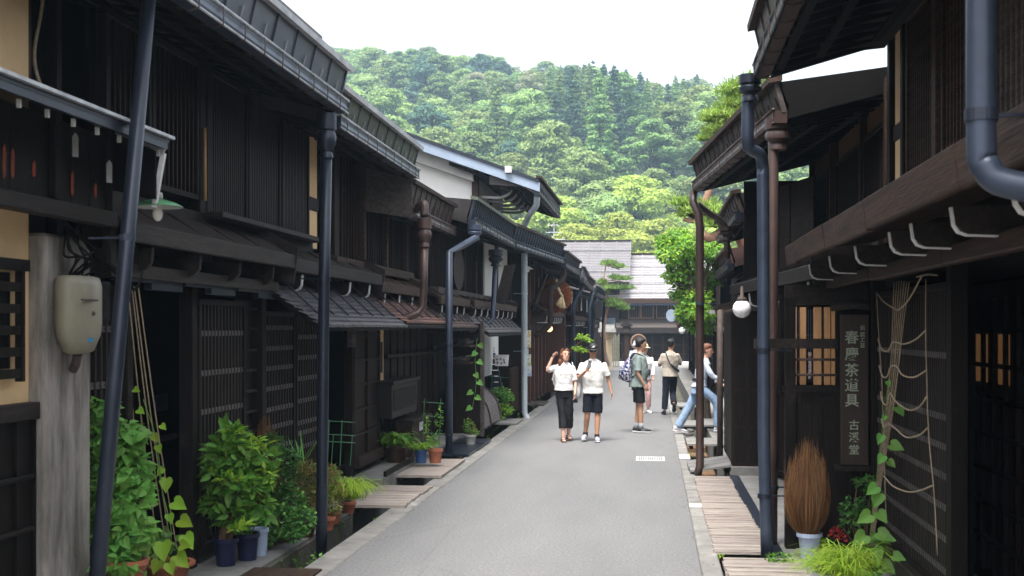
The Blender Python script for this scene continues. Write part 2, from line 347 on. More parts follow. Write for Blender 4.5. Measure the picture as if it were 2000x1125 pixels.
# mossy faces of the ditch
sheet('ditch_wall', 'moss', -3.34, -3.302 + .03, -2, 13.2, -.45, -.03)
sheet('ditch_wall', 'rustmoss', -3.38, -3.30, 22.2, 40, -.45, .0)
mb = MB()
for k in range(40):
    x = random.uniform(.6, .95); yy = random.uniform(17, 30); mb.ball((x, yy, -.44), random.uniform(.05, .12), rz=.05, n=8)
tag(mb.build('ditch_gravel', 'slab', smooth=True), 'grey stones and gravel on the floor of the right ditch', None, None, 'stuff')
struct(MB().box(-3.2, 4, 66.0, 66.7, -.455, .20).build('stone_crossing_kerb', 'wpaint'))
sheet('cross_street', 'asphalt', -40, 40, 66.704, 73, -.455, .05)
# drain cover in the road
a = onG(1242, 900); b = onG(1298, 893)
g = thing('drain_cover', 'pale square drain cover set in the asphalt near the right kerb', 'drain cover', (a.x, a.y, .002))
MB().box(a.x, b.x, a.y, b.y, .002, .008).build('frame', 'wpaint', g)
mb = MB()
for k in range(11):
    x = a.x + .05 + k * (b.x - a.x - .1) / 10; mb.box(x - .009, x + .009, a.y + .05, b.y - .05, .008, .0105)
mb.build('slot_bars', 'metaldk', g)
# plank and slab covers over the ditches
def planks(label, x0, x1, y0, y1, z, n, mt='deck', tilt=0., grp=None, cat='ditch cover'):
    o = thing('ditch_cover', label, cat, ((x0 + x1) / 2, y0, z), grp); mb = MB(); L_ = (y1 - y0) / n
    for k in range(n):
        j = random.uniform(-.012, .012); q = random.uniform(-.004, .004); ya = y0 + k * L_
        mb.hexa([(x0 + j, ya + .005, z - .03), (x1 + j, ya + .005, z - .03 + tilt), (x1 + j, ya + L_ - .005, z - .03 + tilt), (x0 + j, ya + L_ - .005, z - .03),
                 (x0 + j, ya + .005, z + q), (x1 + j, ya + .005, z + tilt + q), (x1 + j, ya + L_ - .005, z + tilt + q), (x0 + j, ya + L_ - .005, z + q)])
    mb.build('plank_top', mt, o); m2 = MB()
    for x in (x0 + .08, x1 - .08): m2.box(x - .03, x + .03, y0 + .02, y1 - .02, z - .09, z - .034)
    m2.build('bearer', 'brown', o); return o
planks('slatted bleached plank cover over the right ditch, nearest full section beside the blue pipe', .55, 1.06, 11.12, 12.4, .035, 26)
planks('slatted bleached plank cover over the right ditch, middle section of the three', .55, 1.04, 12.42, 14.2, .035, 36)
planks('slatted bleached plank cover over the right ditch, far section ending at the brown pole', .55, 1.02, 14.22, 16.7, .035, 48)
planks('brown plank cover at the bottom edge of the photo in front of the grasses', .60, 1.25, 8.2, 10.85, .03, 30)
planks('weathered plank cover over the left ditch beyond the potted plants', -3.42, -2.76, 13.5, 15.25, .04, 13)
planks('rust brown plate over the left ditch at the bottom edge of the photo', -3.3, -2.72, 7.6, 9.95, .035, 2, 'brownh')
planks('pale slab over the left ditch in front of the mailbox wall', -3.44, -2.8, 16.2, 18.3, .05, 2, 'deck')
planks('dark ribbed mat cover over the left ditch beside the second blue pipe', -3.5, -2.84, 18.9, 21.6, .06, 3, 'metaldk')
planks('small light slab over the left ditch before the light grey downpipe', -3.35, -2.8, 25.2, 26.6, .05, 2, 'slab')
planks('narrow plank cover over the left ditch beside the walking woman in black', -3.35, -2.8, 31.5, 33.2, .05, 5, 'greyw')
planks('tilted pale slab cover over the right ditch beside the foot of the brown pole', .50, 1.12, 17.05, 18.3, .07, 3, 'slab', .09)
planks('grey rounded slab over the right ditch under the striding woman', .55, 1.3, 20.4, 21.6, .12, 1, 'concrete')
planks('light stone slab over the right ditch behind the striding woman', .55, 1.3, 24.2, 25.5, .13, 1, 'slab')
planks('small far stone slab over the right ditch near the man in beige', .6, 1.3, 30.0, 31.5, .13, 1, 'slab')
mb = MB()
for k in range(9):
    yy = 17.6 + k * .9; mb.box(.62, .98, yy, yy + .5, -.42, -.22 + random.uniform(-.04, .05))
tag(mb.build('ditch_block', 'rustmoss', bevel=.02), 'mossy cream blocks lining the right ditch past the pole', None, None, 'stuff')
tag(MB().box(-3.46, -3.425, 15.6, 17.5, -.10, .17).build('step_board', 'wood'), 'dark board along the edge of the raised step on the left', 'board')

# ================================================================== HOUSE BUILDING KIT
FL = ((-3.9, 0), (-3.9, 1), 1)            # left facade: u = y, w = out of the wall
yl = lambda u, X=-3.9: onX(u, 640, X).y
zl = lambda u, v, X=-3.9: onX(u, v, X).z
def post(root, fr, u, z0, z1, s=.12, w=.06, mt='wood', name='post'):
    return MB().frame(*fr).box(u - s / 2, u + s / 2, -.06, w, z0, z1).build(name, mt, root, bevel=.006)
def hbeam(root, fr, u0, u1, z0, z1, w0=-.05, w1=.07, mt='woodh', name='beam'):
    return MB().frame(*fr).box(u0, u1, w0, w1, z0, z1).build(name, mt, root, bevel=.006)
def lattice(root, fr, u0, u1, z0, z1, rails=(), pitch=.075, sl=.028, mt='slat', fm='wood', name='lattice_window', back='black', bw=-.10, frame=.05, w0=0):
    mb = MB().frame(*fr); f = frame
    for a, b, c, d in ((u0, u1, z0, z0 + f), (u0, u1, z1 - f, z1), (u0, u0 + f, z0 + f + .001, z1 - f - .001), (u1 - f, u1, z0 + f + .001, z1 - f - .001)):
        mb.box(a, b, w0 - .05, w0 + .03, c, d)
    p = mb.build(name, fm, root, bevel=.005); s = MB().frame(*fr); n = max(2, int((u1 - u0 - 2 * f) / pitch))
    for k in range(n):
        u = u0 + f + (k + .5) * (u1 - u0 - 2 * f) / n; s.box(u - sl / 2, u + sl / 2, w0 - .02, w0 + .012, z0 + f, z1 - f)
    for z in rails:
        kb = MB().frame(*fr); kb.box(u0 + f, u1 - f, w0 - .03, w0 + .006, z - .024, z - .006); kb.box(u0 + f, u1 - f, w0 - .03, w0 + .006, z + .006, z + .024)
        for k in range(n):
            u = u0 + f + (k + .5) * (u1 - u0 - 2 * f) / n; kb.box(u - sl / 2 - .006, u + sl / 2 + .006, w0 - .01, w0 + .022, z - .02, z + .02)
        kb.build('grille_rail', 'rail', p)
    s.build('slat_grille', mt, p)
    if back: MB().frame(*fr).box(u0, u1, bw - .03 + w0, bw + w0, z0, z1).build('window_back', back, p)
    return p
def boards(root, fr, u0, u1, z0, z1, bw=.16, mt='brown', battens=True, name='board_wall', w=0.):
    mb = MB().frame(*fr); n = max(1, round((u1 - u0) / bw)); L_ = (u1 - u0) / n
    for k in range(n):
        q = random.uniform(-.006, .006); mb.box(u0 + k * L_ + .003, u0 + (k + 1) * L_ - .003, w - .06, w - .02 + q, z0, z1)
    if battens:
        for k in range(n + 1):
            u = u0 + k * L_; mb.box(u - .012, u + .012, w - .02, w, z0, z1)
    return mb.build(name, mt, root)
def grid_panel(root, fr, u0, u1, z0, z1, nu, nz, mt='brown', name='wall_panel', w=0.):
    mb = MB().frame(*fr); mb.box(u0, u1, w - .06, w - .02, z0, z1)
    for k in range(nu + 1):
        u = u0 + k * (u1 - u0) / nu; mb.box(u - .02, u + .02, w - .022, w + .012, z0, z1)
    for k in range(nz + 1):
        z = z0 + k * (z1 - z0) / nz; mb.box(u0, u1, w - .02, w + .006, z - .018, z + .018)
    return mb.build(name, mt, root)
def plaster(root, fr, u0, u1, z0, z1, mt='yellow', w=0., name='plaster_panel'):
    return MB().frame(*fr).box(u0, u1, w - .06, w - .012, z0, z1).build(name, mt, root)
def eave(root, p0, p1, z, out=1, fh=.3, gut='metal', fas='slate', trim='trim', slope=.28, ridge=5.2, seam=.52, roof='roofd', lipm='lip', hip=True, lean=.08):
    """box gutter with straps, tall seamed fascia, roof slab and rafters along p0 -> p1; w = 0 is the gutter's outer face"""
    Ln = (Vector(p1) - Vector(p0)).length; F3 = (p0, p1, out)
    g = MB().frame(*F3)
    g.box(0, Ln, -.125, -.004, z, z + .012); g.box(0, Ln, -.135, -.122, z + .013, z + .12)
    prof = [(-.012, .0), (-.002, .035), (-.012, .075), (-.004, .12)]
    for (a, b), (c, d) in zip(prof[:-1], prof[1:]):
        g.hexa([(0, a - .012, z + b), (0, a, z + b), (Ln, a, z + b), (Ln, a - .012, z + b), (0, c - .012, z + d), (0, c, z + d), (Ln, c, z + d), (Ln, c - .012, z + d)])
    for u in (0, Ln): g.box(u - .004, u + .004, -.13, -.003, z, z + .115)
    gp = g.build('gutter', gut, root)
    l = MB().frame(*F3); l.tube([(-.01, -.002, z + .122), (Ln + .03, -.002, z + .122)], .014, 8); l.tube([(-.01, -.004, z), (Ln + .01, -.004, z)], .011, 8)
    l.build('gutter_lip', lipm, gp, smooth=True); k = 0
    while k * .47 < Ln - .1:
        u = .2 + k * .47; s = MB().frame(*F3); s.tube([(u, -.10, z + .14), (u, .004, z + .136), (u, .012, z + .06), (u, .008, z - .012), (u, -.05, z - .03), (u, -.15, z - .005)], .006, 5); s.build('gutter_strap', 'iron', gp); k += 1
    f = MB().frame(*F3); n = max(1, round(Ln / seam)); zb, zt = z + .10, z + .10 + fh
    for k in range(n):
        a, b = k * Ln / n + .006, (k + 1) * Ln / n - .006; q = random.uniform(-.004, .004)
        f.hexa([(a, -.135 + q, zb), (a, -.10 + q, zb), (b, -.10 - q, zb), (b, -.135 - q, zb), (a, -.135 + lean, zt), (a, -.10 + lean, zt), (b, -.10 + lean, zt), (b, -.135 + lean, zt)])
    for k in range(n + 1):
        u = k * Ln / n; f.hexa([(u - .012, -.12, zb), (u - .012, -.085, zb), (u + .012, -.085, zb), (u + .012, -.12, zb), (u - .012, -.12 + lean, zt), (u - .012, -.085 + lean, zt), (u + .012, -.085 + lean, zt), (u + .012, -.12 + lean, zt)])
    fp = f.build('fascia', fas, root)
    for k in range(n):
        u = (k + .5) * Ln / n + .05; pn = MB().frame(*F3); pn.tube([(u, -.09, zb + .03), (u, -.085 + lean * .5, zb + fh * .55)], .006, 5); pn.build('hook', lipm, fp)
    r = MB().frame(*F3); zi = z + .04
    def zz(base, w): return base + slope * (-w)
    r.hexa([(-.03, -.14, zz(zi, .0)), (Ln + .03, -.14, zz(zi, 0)), (Ln + .03, -ridge, zz(zi, -ridge)), (-.03, -ridge, zz(zi, -ridge)),
            (-.03, -.15, zi + .14), (Ln + .03, -.15, zi + .14), (Ln + .03, -ridge, zz(zi + .12, -ridge)), (-.03, -ridge, zz(zi + .12, -ridge))])
    r.hexa([(.0, -.15, zi + .11), (Ln, -.15, zi + .11), (Ln, -1.1, zi + .20), (.0, -1.1, zi + .20), (.0, -.145 + lean, zt), (Ln, -.145 + lean, zt), (Ln, -1.1, zi + .36 + slope * .5), (.0, -1.1, zi + .36 + slope * .5)])
    if hip:
        r.hexa([(-.03, -ridge - .003, zz(zi, -ridge)), (Ln + .03, -ridge - .003, zz(zi, -ridge)), (Ln + .03, -2 * ridge, zi), (-.03, -2 * ridge, zi),
                (-.03, -ridge - .003, zz(zi + .12, -ridge)), (Ln + .03, -ridge - .003, zz(zi + .12, -ridge)), (Ln + .03, -2 * ridge, zt), (-.03, -2 * ridge, zt)])
    rp = r.build('roof', roof, root)
    t = MB().frame(*F3); t.hexa([(-.05, -.16 + lean, zt + .004), (-.05, -.035 + lean, zt - .02), (Ln + .05, -.035 + lean, zt - .02), (Ln + .05, -.16 + lean, zt + .004),
                                 (-.05, -.16 + lean, zt + .06), (-.05, -.03 + lean, zt + .035), (Ln + .05, -.03 + lean, zt + .035), (Ln + .05, -.16 + lean, zt + .06)])
    t.build('roof_edge', trim, rp)
    f2 = MB().frame(*F3); n = int(Ln / .30)
    for k in range(n + 1):
        u = .1 + k * (Ln - .2) / n; f2.hexa([(u - .025, -.14, zi - .05), (u + .025, -.14, zi - .05), (u + .025, -2.0, zz(zi, -2.0) - .09), (u - .025, -2.0, zz(zi, -2.0) - .09),
                                 (u - .025, -.14, zi + .01), (u + .025, -.14, zi + .01), (u + .025, -2.0, zz(zi, -2.0) - .01), (u - .025, -2.0, zz(zi, -2.0) - .01)])
    for w in (-.18, -.5, -.95): f2.box(.45, Ln - .45, w - .03, w + .03, zz(zi, w) - .11, zz(zi, w) - .052)
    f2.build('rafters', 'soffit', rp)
    return rp
def pipe(root, pts, r, mt, straps=(), n=14, name='downpipe', smooth=True, collar='metaldk'):
    p = MB().tube(pts, r, n).build(name, mt, root, smooth=smooth); s = MB()
    for q in straps:
        a = Vector(q); s.tube([a - Vector((0, 0, .02)), a + Vector((0, 0, .02))], r * 1.12, n); s.beam(a, a + Vector((-.25 if a.x < -1 else .25, .02, 0)), .015, .012)
    if straps: s.build('pipe_collar', collar, p)
    return p
def hopper(root, c, w, h, mt, name='rain_head'):
    x, y_, z = c; m = MB()
    m.loft([((x, y_, z + h), (w / 2, 0, 0), (0, w / 2, 0)), ((x, y_, z + h * .62), (w / 2, 0, 0), (0, w / 2, 0)), ((x, y_, z + h * .58), (w * .40, 0, 0), (0, w * .40, 0)), ((x, y_, z + h * .45), (w * .5, 0, 0), (0, w * .5, 0)),
            ((x, y_, z + h * .28), (w * .48, 0, 0), (0, w * .48, 0)), ((x, y_, z + .03), (w * .27, 0, 0), (0, w * .27, 0)), ((x, y_, z), (w * .34, 0, 0), (0, w * .34, 0)), ((x, y_, z - .03), (w * .34, 0, 0), (0, w * .34, 0))], 10)
    return m.build(name, mt, root, auto=True)
def Lb(mb, u, pts, wd):
    for (w0, z0, t0), (w1, z1, t1) in zip(pts[:-1], pts[1:]):
        mb._a([(u - wd, w0, z0), (u + wd, w0, z0), (u + wd, w0 + t0[0], z0 + t0[1]), (u - wd, w0 + t0[0], z0 + t0[1]), (u - wd, w1, z1), (u + wd, w1, z1), (u + wd, w1 + t1[0], z1 + t1[1]), (u - wd, w1 + t1[0], z1 + t1[1])],
              [(3, 2, 1, 0), (4, 5, 6, 7), (0, 1, 5, 4), (1, 2, 6, 5), (2, 3, 7, 6), (3, 0, 4, 7)])
def low_eave(root, fr, u0, u1, zl_, over, n_br, mt='woodh', white=True, rise=.26, drop=.20, beam2=True, br=.20, endboard=True):
    """pent roof of boards between the storeys, with a lip beam and curved bracket arms"""
    r = MB().frame(*fr); k = 0
    n = max(1, round((u1 - u0) / .8)); L_ = (u1 - u0) / n
    for k in range(n):
        a, b = u0 + k * L_ + .004, u0 + (k + 1) * L_ - .004; q = random.uniform(-.006, .006)
        r.hexa([(a, .0, zl_ + rise - .03), (b, .0, zl_ + rise - .03), (b, over - .04, zl_ + .03), (a, over - .04, zl_ + .03), (a, .0, zl_ + rise + q), (b, 0, zl_ + rise - q), (b, over - .04, zl_ + .06 - q), (a, over - .04, zl_ + .06 + q)])
    for k in range(n + 1):
        u = min(max(u0 + k * L_, u0 + .02), u1 - .02); r.hexa([(u - .02, 0, zl_ + rise), (u + .02, 0, zl_ + rise), (u + .02, over - .1, zl_ + .07), (u - .02, over - .1, zl_ + .07), (u - .02, 0, zl_ + rise + .025), (u + .02, 0, zl_ + rise + .025), (u + .02, over - .1, zl_ + .10), (u - .02, over - .1, zl_ + .10)])
    rp = r.build('pent_roof', mt, root)
    MB().frame(*fr).box(u0 - .02, u1 + .02, over - .05, over, zl_ - .07, zl_ + .065).build('lip_beam', mt, root, bevel=.008)
    if beam2: MB().frame(*fr).box(u0, u1, over * .48, over * .48 + .06, zl_ - drop - .10, zl_ - drop).build('under_beam', mt, root, bevel=.006)
    for k in range(n_br):
        u = u0 + (k + .5) * (u1 - u0) / n_br; a = MB().frame(*fr)
        a._a([(u + s, w_, z_) for s in (-.022, .022) for w_, z_ in ((-.04, zl_ - .08), (over - .06, zl_ - .08), (over - .07, zl_ - .19), (over - .12, zl_ - .24), (-.04, zl_ - .30))],
             [(0, 1, 2, 3, 4), (9, 8, 7, 6, 5), (0, 5, 6, 1), (1, 6, 7, 2), (2, 7, 8, 3), (3, 8, 9, 4), (4, 9, 5, 0)])
        ap = a.build('bracket_arm', mt, root)
        if white:
            e = MB().frame(*fr); Lb(e, u, [(over - .058, zl_ - .085, (.012, 0)), (over - .068, zl_ - .19, (.012, -.004)), (over - .085, zl_ - .225, (.008, -.01)), (over - .12, zl_ - .242, (.002, -.011)), (over - .12 - br, zl_ - .252, (0, -.01))], .025)
            e.build('painted_end', 'wpaint', ap)
    if endboard:
        for u in (u1,):
            m = MB().frame(*fr); q = [(-.02, zl_ + rise + .10), (over + .03, zl_ + .13), (over - .02, zl_ - .22), (over - .14, zl_ - .20), (-.02, zl_ - .05)]
            m._a([(u + s, w_, z_) for s in (.022, .052) for w_, z_ in q], [(0, 1, 2, 3, 4), (9, 8, 7, 6, 5)] + [(i, 5 + i, 5 + (i + 1) % 5, (i + 1) % 5) for i in range(5)])
            m.build('end_board', mt, root)
    return rp
def shingles(root, x0, z0, x1, z1, y0, y1, mt, row=.10, colw=.11, name='shingle_roof', slats=6):
    """small overlapping shingles from the wall line (x0,z0) down to the edge (x1,z1)"""
    m = MB(); L_ = math.hypot(x1 - x0, z1 - z0); n = int(L_ / row); nc = int((y1 - y0) / colw); dx, dz = (x1 - x0) / L_, (z1 - z0) / L_; nx, nz_ = -dz * (1 if x1 > x0 else -1), abs(dx)
    for i in range(n):
        for k in range(nc):
            q = random.uniform(0, .008); ya = y0 + k * colw + (colw / 2 if i % 2 else 0); yb = min(ya + colw * .92, y1); s0, s1 = i * row, (i + 1) * row * 1.0 + .02
            a = (x0 + dx * s0, z0 + dz * s0); b = (x0 + dx * s1 + nx * (.022 + q), z0 + dz * s1 + nz_ * (.022 + q))
            ym = (ya + yb) / 2
            m._a([(a[0], ya, a[1]), (a[0], yb, a[1]), (b[0], yb, b[1]), (b[0] + nx * .012, ym, b[1] + nz_ * .014), (b[0], ya, b[1]), (a[0], ym, a[1] + .010), (b[0], ya, b[1] - .022), (b[0], yb, b[1] - .022)],
                 [(0, 5, 3, 4), (5, 1, 2, 3), (4, 3, 2, 7, 6)])
    p = m.build(name, mt, root); u = MB()
    u.hexa([(x0, y0, z0 - .04), (x1, y0, z1 - .04), (x1, y1, z1 - .04), (x0, y1, z0 - .04), (x0, y0, z0 - .012), (x1, y0, z1 - .012), (x1, y1, z1 - .012), (x0, y1, z0 - .012)])
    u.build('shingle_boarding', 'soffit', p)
    for k in range(slats):
        yy = y0 + (k + .6) * (y1 - y0) / slats; b = MB(); b.beam((x0 - .0, yy, z0 + .16), (x0 + (x1 - x0) * .8, yy + .05, z0 + (z1 - z0) * .8 + .035), .025, .02); b.build('roof_batten', 'metaldk', p)
    return p

# ================================================================== LEFT SIDE
# ---- nearest left house: ochre walls, lean-to board roof, grey pillar
XN = -3.8
FN = ((XN, 0), (XN, 1), 1)
h = thing('wooden_townhouse', 'ochre plastered house at the left edge with streaked grey pillar', 'house', (-4.3, 6, 0))
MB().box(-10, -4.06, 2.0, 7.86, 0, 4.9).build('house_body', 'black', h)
plaster(h, FN, 2.0, 7.24, 1.30, 4.9, 'yellow', -.04); 
MB().box(-4.0, -3.74, 7.24, 7.86, -.02, 2.62).build('pillar', 'pillar', h, bevel=.02)
hbeam(h, FN, 2, 7.235, zl(40, 822, XN), zl(40, 788, XN), -.05, .03)
boards(h, FN, 2, 7.235, 0, zl(40, 824, XN), .22, 'wood', True, 'wall_boards', 0)
for z in (.42, .78, 1.1): hbeam(h, FN, 2, 7.2, z, z + .03, -.03, .012, 'wood', 'rail')
wz0, wz1 = zl(25, 740, XN), zl(25, 512, XN); wy = yl(50, XN)
p = MB().frame(*FN).box(5.9, wy, -.02, .03, wz1 - .05, wz1 + .02).box(wy - .09, wy - .05, -.02, .025, wz0 - .02, wz1 - .051).build('window_frame', 'wood', h)
m_ = MB().frame(*FN)
for k in range(5):
    z = wz1 - .12 - k * .13; m_.box(5.9, wy - .095, -.02, .02, z - .055, z)
m_.build('slat', 'wood', p); MB().frame(*FN).box(5.9, wy - .1, -.05, -.045, wz0 + .06, wz1 - .06).build('pane', 'glass', p)
# upper storey and corner
MB().box(-4.2, -3.9, 5.2, 7.12, 3.38, 5.4).build('upper_wall', 'yellow', h)
MB().box(-4.1, -3.86, 7.122, 7.30, 3.36, 5.4).build('corner_post', 'brownh', h, bevel=.01)
m_ = MB()
for k in range(14):
    z = 3.36 + k * .14; m_.hexa([(-4.1, 7.302, z), (-3.93, 7.302, z), (-3.93, 7.42, z), (-4.1, 7.42, z), (-4.1, 7.302, z + .15), (-3.96, 7.302, z + .15), (-3.96, 7.36, z + .15), (-4.1, 7.36, z + .15)])
m_.build('shingle_end', 'brown', h)
MB().tube(smooth_pts([(-3.9, 7.5, 5.0), (-3.88, 7.48, 4.2), (-3.9, 7.4, 3.75), (-3.86, 7.46, 3.5), (-3.86, 7.5, 3.35)]), .012, 6).build('hanging_cord', 'rope', h, smooth=True)
# lean-to roof with a bright edge
m_ = MB(); m_.hexa([(-3.95, 2.5, 3.55), (-3.2, 2.5, 3.26), (-3.2, 7.87, 3.26), (-3.95, 7.87, 3.55), (-3.95, 2.5, 3.58), (-3.2, 2.5, 3.30), (-3.2, 7.87, 3.30), (-3.95, 7.87, 3.58)])
rp = m_.build('lean_to_roof', 'metaldk', h)
MB().box(-3.21, -3.17, 2.5, 7.9, 3.285, 3.305).build('drip_edge', 'lip', rp)
m_ = MB().box(-3.23, -3.205, 2.5, 7.86, 3.215, 3.275)
m_.build('edge_board', 'metaldk', rp); m_ = MB()
for k in range(17): yy = 3.0 + k * .30; MB().box(-3.26, -3.24, yy, yy + .02, 3.165, 3.21).build('rafter_end', 'greypot', rp)
MB().beam((-3.72, 7.84, 3.42), (-3.22, 7.84, 3.20), .02, .05).build('verge_strip', 'lip', rp)
MB().hexa([(-3.6, 7.80, 2.95), (-3.27, 7.80, 2.88), (-3.27, 7.83, 2.88), (-3.6, 7.83, 2.95), (-3.6, 7.80, 3.34), (-3.27, 7.80, 3.2), (-3.27, 7.83, 3.2), (-3.6, 7.83, 3.34)]).build('gable_board', 'black', h)
MB().beam((-3.30, 7.86, 2.83), (-3.235, 7.86, 3.19), .03, .03, (0, 1, 0)).build('painted_strip', 'wpaint', h)
FB = ((-3.58, 0), (-3.58, 1), 1)
for a, b in ((2.5, 7.02), (7.08, 7.78)): boards(h, FB, a, b, 2.80, 3.3, .24, 'wood', False, 'signboard_panel', 0)
hbeam(h, FB, 2.5, 7.86, 2.70, 2.80, -.08, .03, 'woodh', 'bottom_beam')
for yy in (7.05, 7.82): post(h, FB, yy, 2.801, 3.4, .06, .02)
post(h, FB, 7.86, 2.45, 2.9, .10, .0)
fr_ = mat('faded_red_paint', (.32, .06, .02), (.1, .03, .02), .8, 20)
for yy, z, q in ((6.47, 2.96, .10), (6.56, 2.96, .09), (6.80, 2.96, .05), (7.28, 2.93, .08), (7.60, 2.92, .05)):
    MB().prism([(-3.598, yy, z - q * .4), (-3.598, yy + .012, z - q), (-3.598, yy + .035, z - q * .8), (-3.598, yy + .04, z + q * .5), (-3.598, yy + .025, z + q), (-3.598, yy + .006, z + q * .7)], (.004, 0, 0)).build('faded_red_mark', fr_, h)
m_ = MB()
for yy, z in ((6.98, 3.12), (7.44, 3.02)): m_.prism([(-3.44, yy, z - .07), (-3.42, yy + .03, z - .07), (-3.42, yy + .03, z + .05), (-3.43, yy + .015, z + .075), (-3.44, yy, z + .05)], (.006, 0, 0))
m_.build('white_bracket_tip', 'concrete', h)
eave(h, (-3.35, 2.2), (-3.35, 6.9), 5.6, 1, .2, roof='roofd')
# meter box, cables, lamp
c0 = onX(105, 527, -3.72); c1 = onX(183, 700, -3.72)
o = thing('electric_meter_box', 'beige electric meter box with a small blue sticker on the grey pillar', 'meter box', (-3.7, c0.y, c1.z))
m_ = MB(); a, b, zb, zt = 7.27, 7.72, 1.86, 2.36
m_.loft([((-3.65, (a + b) / 2, z), (d, 0, 0), (0, (b - a) / 2 * k, 0)) for z, d, k in ((zb, .02, .5), (zb + .02, .07, .72), (zb + .12, .11, .95), (zb + .2, .12, 1), (zt - .06, .12, 1), (zt - .01, .10, .95), (zt, .07, .8))], 24)
q = m_.build('cover', 'beige', o, smooth=True); MB().box(-3.54, -3.528, 7.3, 7.52, 2.2, 2.21).build('seam', 'iron', q)
MB().box(-3.62, -3.535, 7.665, 7.70, 2.07, 2.33).build('glass_strip', 'glass', q)
MB().ball((-3.53, 7.45, 2.12), .015).build('latch', 'iron', q)
MB().box(-3.532, -3.526, 7.38, 7.44, 1.94, 1.965).build('sticker', mat('blue_sticker', (.02, .3, .6), None, .5), q)
MB().tube([(-3.66, 7.5, 1.86), (-3.68, 7.52, 1.80), (-3.72, 7.56, 1.76)], .03, 8).build('conduit', 'iron', o)
m_ = MB()
for k in range(11):
    ya = random.uniform(7.3, 7.75); m_.tube(smooth_pts([(-3.68, ya, 2.34), (-3.6 + random.uniform(-.05, .05), ya + random.uniform(-.2, .3), 2.46), (-3.66, ya + random.uniform(-.1, .35), 2.58 + random.uniform(-.1, .05)), (-3.72, 7.5 + random.uniform(-.2, .3), 2.72)]), .0075, 5)
for k in range(4):
    q = random.uniform(0, .12); m_.tube(smooth_pts([(-3.66, 7.75, 2.66 - q), (-3.5, 8.0, 2.40 - q), (-3.55, 8.25, 2.55), (-3.72, 8.3, 2.72)]), .005, 5)
tag(m_.build('cable_bundle', 'black', smooth=True), 'tangle of black cables above the beige meter box', 'cables')
ln = onY(308, 405, 8.0)
o = thing('wall_lamp', 'old enamel lamp with green shade and clear bulb on a rusty bent arm', 'lamp', tuple(ln))
a0 = onY(222, 338, 7.9)
MB().tube(smooth_pts([a0, onY(236, 340, 7.95), onY(262, 355, 8), onY(285, 352, 8), onY(300, 360, 8), onY(305, 385, 8)], 5), .014, 8).build('arm', 'iron', o, smooth=True)
q = MB().lathe(ln + Vector((0, 0, .02)), [(.02, .035), (.06, .03), (.12, .012), (.165, -.012), (.168, -.018)], 24).build('shade', 'enamel', o, smooth=True)
MB().lathe(ln + Vector((0, 0, .002)), [(.163, -.002), (.10, .012), (.02, .022)], 24).build('shade_inside', 'enamelw', q)
MB().lathe(ln + Vector((0, 0, .05)), [(.03, .05), (.035, .03), (.035, .0)], 12).build('socket', 'greypot', o, smooth=True)
MB().ball(ln + Vector((0, 0, -.045)), .036, rz=.05).build('bulb', 'bulb', o, smooth=True)

# ---- house A
h = thing('wooden_townhouse', 'dark house with lattice doors and tall slate fascia, second from the left edge', 'house', (-5, 10, 0))
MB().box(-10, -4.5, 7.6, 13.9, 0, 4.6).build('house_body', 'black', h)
MB().box(-10, -3.99, 7.88, 7.95, 0, 4.3).build('side_wall', 'wood', h)
eave(h, (-3.0, 7.4 - 1.6), (-3.02, 12.0), 4.17, 1, .33, seam=.56)
FU = ((-3.94, 0), (-3.94, 1), 1)
zu0, zu1 = 3.02, 4.5
def up_lattice(root, ua, ub, pitch=.06, z0=3.1, mt='slat', fm='wood', **k):
    return lattice(root, FL, yl(ua), yl(ub), z0, 4.32, (), pitch, .022, mt, fm, 'upper_lattice', **k)
for a, b in ((200, 290), (292, 383)): up_lattice(h, a, b, .085, 3.12, 'brown')
for a, b in ((406, 479), (484, 544), (549, 600)): up_lattice(h, a, b, .055, 2.95)
for u in (388, 402, 481, 547): post(h, FL, yl(u), 2.9, 4.4, .06 if u > 402 else .13, .04)
MB().tube([onX(400, 250, -3.84), onX(401, 392, -3.84)], .014, 8).build('bamboo_pole', mat('old_bamboo', (.42, .25, .10), (.3, .16, .06), .5, 9), h, smooth=True)
hbeam(h, FL, 7.9, yl(603), 2.86, 3.02, -.06, .05, 'wood', 'sill_beam')
hbeam(h, FL, yl(392), yl(600), 2.99, 3.04, .02, .2, 'woodh', 'sill_board')
# strip of ochre plaster between the houses
plaster(h, FL, yl(603), yl(621), 2.95, 4.35, 'yellow', 0)
hbeam(h, FL, yl(603), yl(621), zl(612, 411), zl(612, 386), -.05, .01, 'wood', 'cross_rail')
low_eave(h, FL, 7.95, 11.7, 2.68, .42, 4, 'woodh', False, .28)
m_ = MB()
for k in range(6):
    ya = 8.1 + k * .62; m_.box(-3.72 - (.02 if k % 2 else 0), -3.66 - (.02 if k % 2 else 0), ya, ya + .6, 2.36 - .05 * (k % 2), 2.45 - .05 * (k % 2))
m_.build('stepped_beam', 'metaldk', h)
boards(h, FL, 7.95, yl(590), 2.42, 2.88, .3, 'wood', False, 'transom_boards', -.02)
lattice(h, FL, 7.97, yl(228), .35, 2.34, (.9, 1.62, 2.02), .085)
post(h, FL, yl(240), 0, 2.5, .10); post(h, FL, yl(368), 0, 2.5, .12)
MB().box(-4.46, -4.42, yl(236), yl(372), 0, 2.4).build('recessed_door', 'wood', h)
MB().box(-4.42, -4.40, onX(306, 800, -4.4).y, onX(328, 800, -4.4).y, 1.28, 1.42).build('intercom', 'metaldk', h)
MB().box(-4.42, -4.39, onX(300, 850, -4.4).y, onX(345, 850, -4.4).y, 1.0, 1.05).build('letter_slot', 'brownh', h)
rl = [zl(420, v) for v in (651, 726, 799, 874, 908, 940, 971)]
lattice(h, FL, yl(374), yl(467), .12, 2.28, rl, .085, .03, name='lattice_door', w0=.04)
